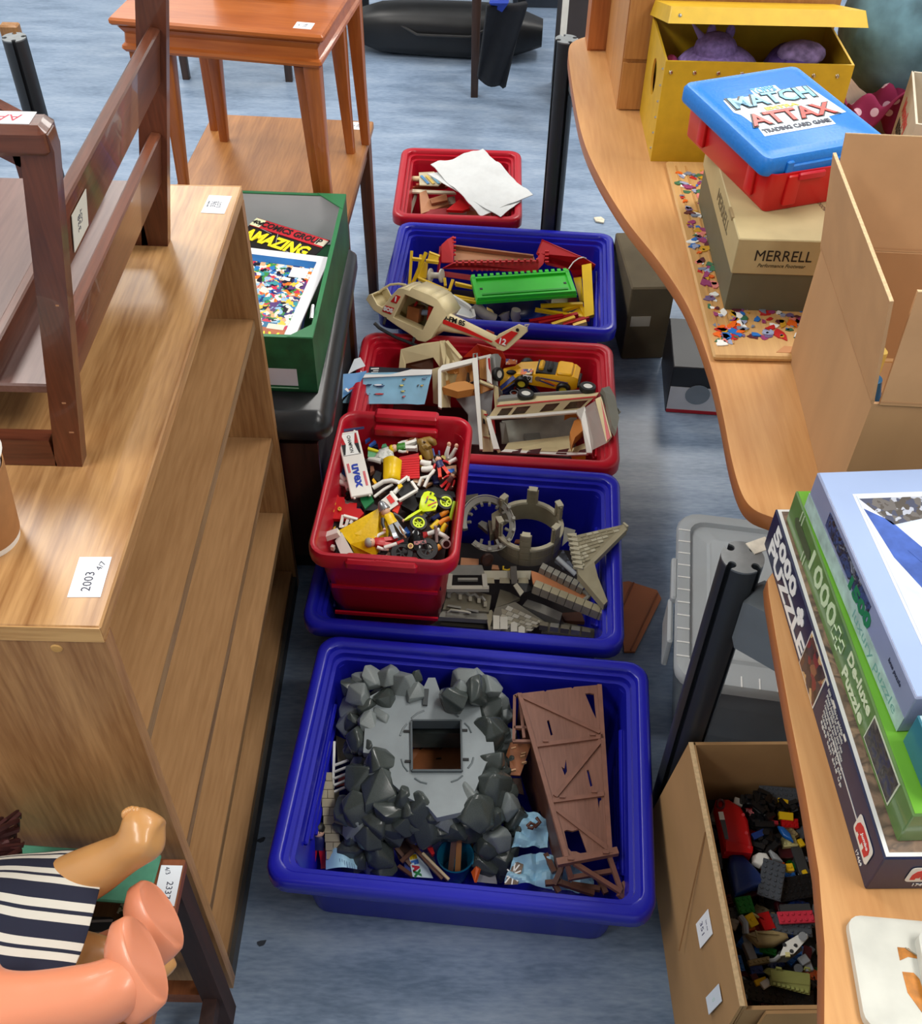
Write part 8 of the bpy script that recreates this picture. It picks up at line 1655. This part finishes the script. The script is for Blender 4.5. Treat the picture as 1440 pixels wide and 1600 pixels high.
gc = tm('brick_arch', 'grey curved brick at the left wall in the near half', 'building brick', ca2(420, 450, ZK)); W(gc).tube([ca2(370, 340, ZK+.006), ca2(430, 420, ZK+.008), ca2(440, 560, ZK+.006)], .005, 8).build('arch', BR['lgrey'], gc)
bi = bx_.matrix_basis
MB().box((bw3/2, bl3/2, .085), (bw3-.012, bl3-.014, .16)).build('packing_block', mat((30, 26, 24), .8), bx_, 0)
rg = random.Random(7); FK = ['black', 'dgrey', 'black', 'navy', 'maroon', 'black', 'red', 'green', 'grey', 'lgrey', 'tan', 'orange', 'black', 'blue']
bodies = {}
for i in range(120):
    u, v = rg.uniform(.02, .19), rg.uniform(.02, bl3-.025); m_ = FK[i % 14]; k = (m_, i % 3)
    if k not in bodies:
        b = MB(); w_, l_ = ((.016, .032), (.016, .016), (.008, .024))[i % 3]; b.rbox((0, 0, 0), (w_, l_, .0096), .0006)
        for a in range(int(w_/.008)):
            for c in range(int(l_/.008)): b.cyl((-w_/2+.008*(a+.5), -l_/2+.008*(c+.5), .0048), (-w_/2+.008*(a+.5), -l_/2+.008*(c+.5), .0065), .0024, None, 8)
        o = b.build('building_brick', BR[m_], None, 30); bodies[k] = o.data
    else: o = link('building_brick', bodies[k])
    o.matrix_world = bi @ T(u, v, .176+rg.uniform(-.004, .012), rg.uniform(-25, 25), rg.uniform(-25, 25), rg.uniform(0, 180))
    tag(o, 'small %s studded brick lying loose in the brick box' % {'dgrey': 'dark grey', 'lgrey': 'light grey'}.get(m_, m_), 'building brick', 'loose small %s bricks' % {'dgrey': 'dark grey', 'lgrey': 'light grey'}.get(m_, m_))

# ---------------------------------------------------------------- clear storage box under the desk
CLR = mat((206, 214, 218), .22, 0, trans=.85, spec=.5); CLRW = mat((214, 220, 224), .25, .02, trans=.45)
cbx = thing('clear_storage_box', 'clear plastic lidded storage box on the floor behind the desk leg', 'box', T(.366, 1.045, .001, rz=-8))
cw4, cl4, ch4 = .30, .40, .225
MB().loft([rrect(cw4-.06, cl4-.05, 0, .03, 4, cw4/2, cl4/2), rrect(cw4-.03, cl4-.02, ch4, .035, 4, cw4/2, cl4/2), rrect(cw4-.035, cl4-.025, ch4, .033, 4, cw4/2, cl4/2), rrect(cw4-.065, cl4-.055, .004, .028, 4, cw4/2, cl4/2)]).build('box_body', CLR, cbx, 50)
ll_ = MB().loft([rrect(cw4, cl4, ch4-.012, .04, 4, cw4/2, cl4/2), rrect(cw4+.004, cl4+.004, ch4+.004, .042, 4, cw4/2, cl4/2), rrect(cw4-.004, cl4-.004, ch4+.012, .04, 4, cw4/2, cl4/2), rrect(cw4-.045, cl4-.045, ch4+.012, .03, 4, cw4/2, cl4/2), rrect(cw4-.052, cl4-.052, ch4+.003, .028, 4, cw4/2, cl4/2), rrect(cw4-.11, cl4-.11, ch4+.003, .02, 4, cw4/2, cl4/2), rrect(cw4-.12, cl4-.12, ch4+.008, .018, 4, cw4/2, cl4/2)]).build('lid', CLRW, cbx, 40)
for k in range(11): MB().box((.012, .05+.03*k, ch4+.0125), (.022, .0022, .0016)).build('rib', WHITE, ll_, 0)
for k in range(8): MB().box((.05+.03*k, .012, ch4+.0125), (.0022, .022, .0016)).build('rib', WHITE, ll_, 0)
MB().rbox((-.008, .14, ch4-.04), (.010, .10, .075), .004).build('latch', CLRW, cbx)
MB().rbox((-.004, .23, ch4-.0), (.012, .10, .02), .004).build('latch_tab', CLRW, cbx)
MB().rbox((cw4/2, cl4/2, .08), (cw4-.08, cl4-.07, .13), .02).build('contents_bundle', mat((156, 150, 156), .8, .15, 12), cbx)

# things on the floor under the far desk
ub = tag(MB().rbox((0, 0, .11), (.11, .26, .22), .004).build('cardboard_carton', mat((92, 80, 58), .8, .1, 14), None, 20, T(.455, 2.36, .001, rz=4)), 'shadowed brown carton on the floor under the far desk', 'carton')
MB().box((-.02, -.1305, .12), (.05, .001, .03)).build('paper_label', mat((170, 164, 150), .6), ub, 0)
sc_ = at(936, 345, .002); tag(MB().prism([(-.012, -.008), (.012, -.016), (.016, .004), (.006, .018), (-.016, .014)], 0, .004).build('paper_scrap', mat((214, 206, 184), .7, .1, 80), None, 0, MX.Translation(sc_)), 'pale torn paper scrap on the floor by the far desk leg', 'paper')
kb = thing('appliance_box', 'black and white printed appliance box with a red base line under the far desk', 'box', T(.50, 2.02, .001, rz=-4))
MB().rbox((.09, .10, .07), (.18, .20, .14), .002).build('carton', mat((28, 28, 32), .4, .1), kb, 20)
MB().box((.09, -.0006, .045), (.176, .0012, .07)).build('white_panel', mat((196, 198, 204), .4, .05), kb, 0); MB().box((.09, -.001, .006), (.176, .0012, .010)).build('red_band', mat((170, 20, 34), .4), kb, 0)
MB().lathe([(0, 0), (.03, 0), (.03, .0008), (0, .0008)], 20).build('round_print', mat((120, 130, 140), .4), kb, 0, T(.07, -.0014, .06, rx=90))

# ---------------------------------------------------------------- wooden stool, green folder and the two dolls
sl = thing('wooden_stool', 'reddish wooden tray stool with white label under the dolls', 'stool', T(-.325, .59, 0))
RW = wood((150, 88, 50), (112, 60, 34), 'y', 1.2, .4, .1, .8, 4); RWD = wood((58, 30, 24), (38, 20, 18), 'z', 1, .75, .1, .8, 4)
SZ, SX, SY = .48, .46, .40
rl_ = MB().rbox((-.021, -SY/2, SZ-.009), (.042, SY, .018), .002).build('edge_rail', RW, sl)
label_card(rl_, T(-.0145, -.034, SZ), .026, .05, [('2337', .002, -.006, .011, -90), ('4/3', -.004, .018, .008, -70)], col=(224, 232, 240))
MB().rbox((-SX+.02, -SY/2, SZ-.009), (.04, SY, .018), .002).build('edge_rail', RW, sl)
for y in (-.008, -SY+.008): MB().box((-SX/2, y, SZ-.012), (SX-.084, .016, .022)).build('edge_rail', RW, sl, 0)
MB().box((-SX/2, -SY/2, SZ-.07), (SX-.06, SY-.02, .008)).build('tray_floor', wood((120, 88, 56), (92, 64, 38), 'y', 1, .5, .1), sl, 0)
MB().box((-.046, -SY/2, SZ-.04), (.006, SY-.02, .06)).build('green_lining', mat((52, 112, 90), .8, .05), sl, 0)
for sx in (-.018, -SX+.018):
    for y in (-.02, -SY+.02): MB().box((sx, y, (SZ-.018)/2), (.03, .03, SZ-.018)).build('leg', RWD, sl, 0)
MB().box((-.02, -SY/2, .10), (.02, SY-.06, .03)).build('stretcher', RWD, sl, 0); MB().box((-SX/2, -.02, .10), (SX-.06, .02, .03)).build('stretcher', RW, sl, 0)
gf = tag(MB().rbox((0, 0, 0), (.20, .062, .006), .002).build('green_folder', mat((70, 134, 108), .8, .05, 90, .1), None, 20, T(-.455, .566, .4842, rz=-3)), 'flat green felt covered board at the back of the stool', 'board')
tag(MB().rbox((0, 0, 0), (.012, .03, .002), .0005).build('paper_tag', patches([(150, 170, 120), (60, 80, 50), (200, 206, 180)], 200, .5, 51), None, 0, MX.Translation(at(195, 1405, .425)) @ MX.Rotation(-.2, 4, 'Z')), 'little green printed tag inside the stool tray between the dolls', 'tag').location.z = .4155
sk_ = tag(MB().rbox((0, 0, 0), (.06, .05, .012), .005).build('striped_cloth', mat((24, 22, 26), .8, .2), None, 30, MX.Translation(V((at(130, 1460, .43).x, at(130, 1460, .43).y, .4205)))), 'dark striped cloth bundle inside the stool tray', 'cloth')
for k in range(3): MB().bar((-.03, -.015+.015*k, .0062), (.03, -.011+.015*k, .0062), .003, .001).build('stripe', mat((120, 112, 108), .8), sk_, 0)
def skinned(name, pts, edges, m, parent, lv=2, root=0):
    me = bpy.data.meshes.new(name); me.from_pydata([tuple(p[0]) for p in pts], edges, [])
    o = bpy.data.objects.new(name, me); C.objects.link(o); sm = o.modifiers.new('k', 'SKIN'); sm.use_smooth_shade = True
    for i, p in enumerate(pts):
        sv = me.skin_vertices[0].data[i]; r = p[1]; sv.radius = r if isinstance(r, tuple) else (r, r); sv.use_root = (i == root)
    ss = o.modifiers.new('s', 'SUBSURF'); ss.levels = lv; ss.render_levels = lv
    rm = o.modifiers.new('r', 'REMESH'); rm.mode = 'VOXEL'; rm.voxel_size = .004
    dg = bpy.context.evaluated_depsgraph_get(); m2 = bpy.data.meshes.new_from_object(o.evaluated_get(dg)); bpy.data.objects.remove(o)
    bm = bmesh.new(); bm.from_mesh(m2)
    for k in range(14): bmesh.ops.smooth_vert(bm, verts=bm.verts, factor=.5, use_axis_x=True, use_axis_y=True, use_axis_z=True)
    bm.to_mesh(m2); bm.free(); m2.materials.clear(); m2.materials.append(m)
    for p in m2.polygons: p.use_smooth = True
    return link(name, m2, parent)
cD = crop(0, 1180, 3.81)
D = lambda x, y, z: cD(x, y, z)
SKT = mat((204, 150, 92), .3, .04, 8, sss=.15, coat=.15); SKP = mat((230, 146, 110), .33, .04, 8, sss=.15, coat=.15)
d1_ = thing('doll', 'large tan doll in navy and white striped dress lying on the stool', 'doll')
HIP = D(-60, 1010, .56)
pts = [(HIP, .05), (D(-250, 960, .56), .055), (D(-420, 930, .57), .045), (D(-520, 900, .58), .022),
       (D(140, 870, .565), .032), (D(410, 765, .585), .0345), (D(600, 670, .61), .031), (D(750, 585, .63), .023), (D(850, 522, .643), .028), (D(925, 505, .648), .022), (D(868, 450, .654), .029), (D(810, 400, .658), .022), (D(768, 368, .66), .017),
       (D(180, 1180, .545), .039), (D(420, 1215, .55), .036), (D(620, 1245, .548), .031), (D(800, 1265, .53), .024), (D(960, 1265, .515), .018), (D(1010, 1250, .512), .016), (D(1030, 1300, .505), .011), (D(968, 500, .651), .013), (D(745, 350, .661), .011)]
body = skinned('doll_body', pts, [(0, 1), (1, 2), (2, 3), (0, 4), (4, 5), (5, 6), (6, 7), (7, 8), (8, 9), (8, 10), (10, 11), (11, 12), (9, 20), (12, 21), (0, 13), (13, 14), (14, 15), (15, 16), (16, 17), (17, 18), (18, 19)], SKT, d1_)
MB().ball(tuple(D(-640, 890, .59)), (.055, .05, .06), 20, 14).build('head', SKT, d1_, 60)
for k, (x, y) in enumerate(((742, 352), (755, 342), (770, 335), (786, 331), (808, 334))):
    p = D(x, y, .668); MB().ball(tuple(p), (.0052-.0004*(4-k) if k < 4 else .0062, .0052, .0058), 10, 7).build('toe', SKT, body, 60)
def dressm():
    m, nt, b = _new('striped_jersey'); N, L = nt.nodes, nt.links; b.inputs['Roughness'].default_value = .85
    uv = N.new('ShaderNodeUVMap'); sx = N.new('ShaderNodeSeparateXYZ'); L.new(uv.outputs[0], sx.inputs[0])
    mu = N.new('ShaderNodeMath'); mu.operation = 'FRACT'; L.new(sx.outputs[1], mu.inputs[0]); cr = N.new('ShaderNodeValToRGB'); cr.color_ramp.interpolation = 'CONSTANT'; L.new(mu.outputs[0], cr.inputs[0])
    e = cr.color_ramp.elements; nv, wt = rgb((28, 32, 54)), rgb((222, 218, 206)); e[0].color = nv; e[1].position = .40; e[1].color = wt
    for p, c in ((.62, nv), (.72, wt), (.94, nv)): e.new(p).color = c
    nz = N.new('ShaderNodeTexNoise'); nz.inputs['Scale'].default_value = 900; bp = N.new('ShaderNodeBump'); bp.inputs['Strength'].default_value = .4; bp.inputs['Distance'].default_value = .001; L.new(nz.outputs[0], bp.inputs['Height']); L.new(bp.outputs[0], b.inputs['Normal'])
    L.new(cr.outputs[0], b.inputs['Base Color']); return m
# dress: a tube of jersey from the torso to the hem, open at the hem
axis = [D(-420, 930, .575), D(-250, 960, .575), D(-60, 990, .575), D(60, 1030, .572), D(180, 1060, .57), D(330, 1085, .568), D(400, 1095, .566)]
rad_ = [.050, .062, .074, .084, .092, .094, .094]
NU = 48; rows_ = []
for i, (a, r) in enumerate(zip(axis, rad_)):
    t = (axis[min(i+1, 6)]-axis[max(i-1, 0)]).normalized(); s_ = t.cross(V((0, 0, 1))).normalized(); u_ = s_.cross(t)
    rows_.append([(lambda q, k: a+s_*math.cos(q)*r*(1+k)+u_*math.sin(q)*r*(.60+k)+t*(.03*max(0, math.sin(q))*i/6))(2*math.pi*j/NU, .05*math.sin(3*2*math.pi*j/NU+1)*i/6+.025*math.sin(7*2*math.pi*j/NU+i*.4)*i/6) for j in range(NU)])
vs = [tuple(p) for row in rows_ for p in row]; fs = [(i*NU+j, i*NU+(j+1) % NU, (i+1)*NU+(j+1) % NU, (i+1)*NU+j) for i in range(6) for j in range(NU)]
me = bpy.data.meshes.new('dress'); me.from_pydata(vs, [], fs); uvl = me.uv_layers.new()
for p in me.polygons:
    for li in p.loop_indices:
        vi_ = me.loops[li].vertex_index; j = vi_ % NU; i = vi_//NU
        jj = j if not (j == 0 and any(me.loops[k].vertex_index % NU == NU-1 for k in p.loop_indices)) else NU
        uvl.data[li].uv = (i/6, jj/NU*14+.25*math.sin(i*.9)*math.cos(2*math.pi*jj/NU))
    p.use_smooth = True
me.materials.append(dressm()); dr = link('dress', me, d1_); md = dr.modifiers.new('t', 'SOLIDIFY'); md.thickness = .002; md.offset = -1; sb_ = dr.modifiers.new('s', 'SUBSURF'); sb_.levels = 2; sb_.render_levels = 2
HR = mat((66, 30, 30), .55, .25, 60)
hrnd = random.Random(3); hb = MB()
for k in range(46):
    x0, y0 = -420+hrnd.uniform(-40, 60), 700+hrnd.uniform(-120, 220); e = (hrnd.uniform(0, 190), hrnd.uniform(380, 760))
    hb.tube([D(x0, y0, .60), D((x0+e[0])/2, (y0+e[1])/2-40, .59+hrnd.uniform(-.01, .02)), D(e[0]*.7, e[1]-20+hrnd.uniform(-30, 30), .565+hrnd.uniform(-.01, .02)), D(e[0]*.75, e[1]+hrnd.uniform(-60, 60), .555)], [.006, .005, .003, .001], 5)
stuff(hb.build('hair', HR, d1_, 60))
d2_ = thing('doll', 'salmon pink doll legs with flat soles in front of the striped doll', 'doll')
pk_ = [(D(-330, 1570, .63), .05), (D(-120, 1550, .63), .045), (D(160, 1510, .63), .036), (D(400, 1470, .625), .036), (D(620, 1430, .622), .035), (D(770, 1350, .626), .037), (D(850, 1210, .622), .022),
       (D(-200, 1480, .47), .04), (D(150, 1400, .468), .03), (D(500, 1250, .492), .03), (D(700, 1160, .512), .027), (D(860, 1060, .525), .026), (D(900, 1020, .55), .023)]
skinned('doll_body', pk_, [(0, 1), (1, 2), (2, 3), (3, 4), (4, 5), (5, 6), (0, 7), (7, 8), (8, 9), (9, 10), (10, 11), (11, 12)], SKP, d2_)
for (tx, ty, hx, hy, z, wpx, topz, nx_, ny_) in ((760, 945, 985, 1480, .64, 62, .0, -95, 20), (850, 735, 1085, 1150, .585, 66, .0, -90, 40)):
    a, b_ = D(tx, ty, z+.012), D(hx, hy, z-.012); ax = b_-a; L = ax.length; ax.normalize()
    nrm = (D(tx+100, ty-45, z)-D(tx, ty, z)).normalized(); nrm = (nrm+V((0, 0, .75))).normalized(); nrm = (nrm-ax*nrm.dot(ax)).normalized(); sd2 = ax.cross(nrm)
    rings = []
    for dp, k, sh2 in ((.0, .93, 0), (-.003, 1.0, 0), (-.016, 1.04, .0), (-.03, .92, .06), (-.042, .70, .16), (-.048, .40, .25)):
        ring = []
        for j in range(28):
            q = 2*math.pi*j/28; u = math.cos(q); wv_ = math.sin(q)
            ring.append(tuple((a+b_)/2+ax*(u*L/2*k+sh2*L)+sd2*(wv_*.0235*k*(1.0-.12*u))+nrm*dp))
        rings.append(ring)
    MB().loft(rings[::-1]).build('foot', SKP, d2_, 50)

# ---------------------------------------------------------------- far end of the room
bg = thing('black_bag', 'long black bag lying on the floor under the bench at the back', 'bag', T(-.10, 4.16, .001, rz=-3))
rings = []
for i in range(13):
    u = i/12; x = -.37+.74*u; k = max(.55, (1-abs(2*u-1)**8))
    rings.append([(x, .10*k*math.copysign(abs(math.cos(q))**.6, math.cos(q)), .085+.085*k*math.copysign(abs(math.sin(q))**.6, math.sin(q))+.004*math.sin(9*x+q)) for q in [2*math.pi*j/20 for j in range(20)]])
MB().loft(rings).build('bag_body', mat((14, 14, 16), .45, .25, 14, .3), bg, 60)
MB().tube([(-.2, -.08, .14), (-.1, -.11, .10), (.1, -.11, .10), (.2, -.08, .14)], .006, 8).build('strap', BLACK, bg)
bn = thing('bench', 'grey upholstered bench at the back wall above the black bag', 'bench', T(-.12, 4.42, 0))
MB().rbox((0, 0, .30), (.70, .30, .10), .02).build('seat', mat((92, 98, 106), .8, .1, 20), bn)
for x in (-.32, .32): MB().box((x, .1, .125), (.03, .03, .25)).build('leg', BLACK, bn, 0)
ch = thing('coat_chair', 'dark wooden chair with a black coat hanging from it at the back', 'chair', T(.014, 3.77, 0))
DW = wood((62, 42, 32), (42, 28, 22), 'z', 1, .4)
for x, y in ((0, 0), (0, .22), (.10, .25)): MB().loft([rrect(.026, .026, 0, .003, 2, x, y), rrect(.034, .034, .44, .003, 2, x, y)]).build('leg', DW, ch)
MB().rbox((.115, .11, .46), (.27, .26, .04), .01).build('seat', mat((40, 40, 48), .8), ch)
co_ = thing('coat', 'black coat with a blue lining hanging off the dark chair', 'coat', T(.014, 3.77, 0))
P4 = [at(790, 132, .09), at(745, 116, .12), at(760, 0, .44), at(822, 0, .44)]
def cf(u, v):
    p = P4[0].lerp(P4[1], u).lerp(P4[3].lerp(P4[2], u), v)-V((.014, 3.77, 0)); return (p.x, p.y-.02+.012*math.sin(u*9+v*2), p.z+.003*math.sin(u*7))
k_ = MB().sheet(cf, 16, 14).build('coat_tail', mat((18, 19, 24), .9, .15, 40), co_, 60); md = k_.modifiers.new('t', 'SOLIDIFY'); md.thickness = .014
q = [at(765, 0, .46), at(795, 0, .46), at(785, 14, .42), at(770, 6, .43)]
quad(co_, 'blue_lining', q, .01, mat((24, 60, 170), .7))
wbx = thing('white_box', 'white papered box on a dark shelf unit behind the far desk leg', 'box', T(.30, 3.70, .001))
MB().box((.07, .10, .26), (.14, .20, .52)).build('body', mat((58, 50, 48), .6), wbx, 0); MB().rbox((.075, .10, .54), (.15, .22, .04), .003).build('paper_top', mat((214, 214, 210), .6, .06, 90), wbx)
MB().box((.012, -.0008, .30), (.022, .0014, .40)).build('paper_edge', mat((226, 222, 210), .6), wbx, 0)
pn = thing('grey_cupboard', 'pale grey cupboard with a dark base at the back of the room', 'cupboard', T(.42, 4.62, .001))
MB().rbox((0, .1, .35), (.50, .2, .62), .004).build('door_panel', mat((176, 180, 188), .5, .03), pn); MB().box((0, .1, .02), (.50, .19, .04)).build('plinth', mat((50, 56, 66), .5), pn, 0)
cs = thing('chair', 'dark stool leg seen beneath the orange table', 'chair', MX.Translation(V((at(452, 126, 0).x, at(452, 126, 0).y, 0))))
MB().loft([rrect(.026, .026, 0, .003, 2), rrect(.032, .032, .42, .003, 2)]).build('leg', DW, cs)
MB().rbox((-.19, .17, .44), (.44, .40, .04), .01).build('seat', mat((30, 30, 34), .8), cs)
for x, y in ((-.38, 0), (0, .34), (-.38, .34)): MB().loft([rrect(.026, .026, 0, .003, 2, x, y), rrect(.032, .032, .42, .003, 2, x, y)]).build('leg', DW, cs)
fs_ = random.Random(9)
for x, y in ((408, 1474), (408, 1313), (548, 300)): tag(MB().prism(blob(.005, 1.4, .6), 0, .0012).build('floor_speck', mat((50, 56, 66), .7), None, 0, MX.Translation(at(x, y, .0002))), 'tiny dark speck on the blue floor', 'speck', 'specks on the floor')
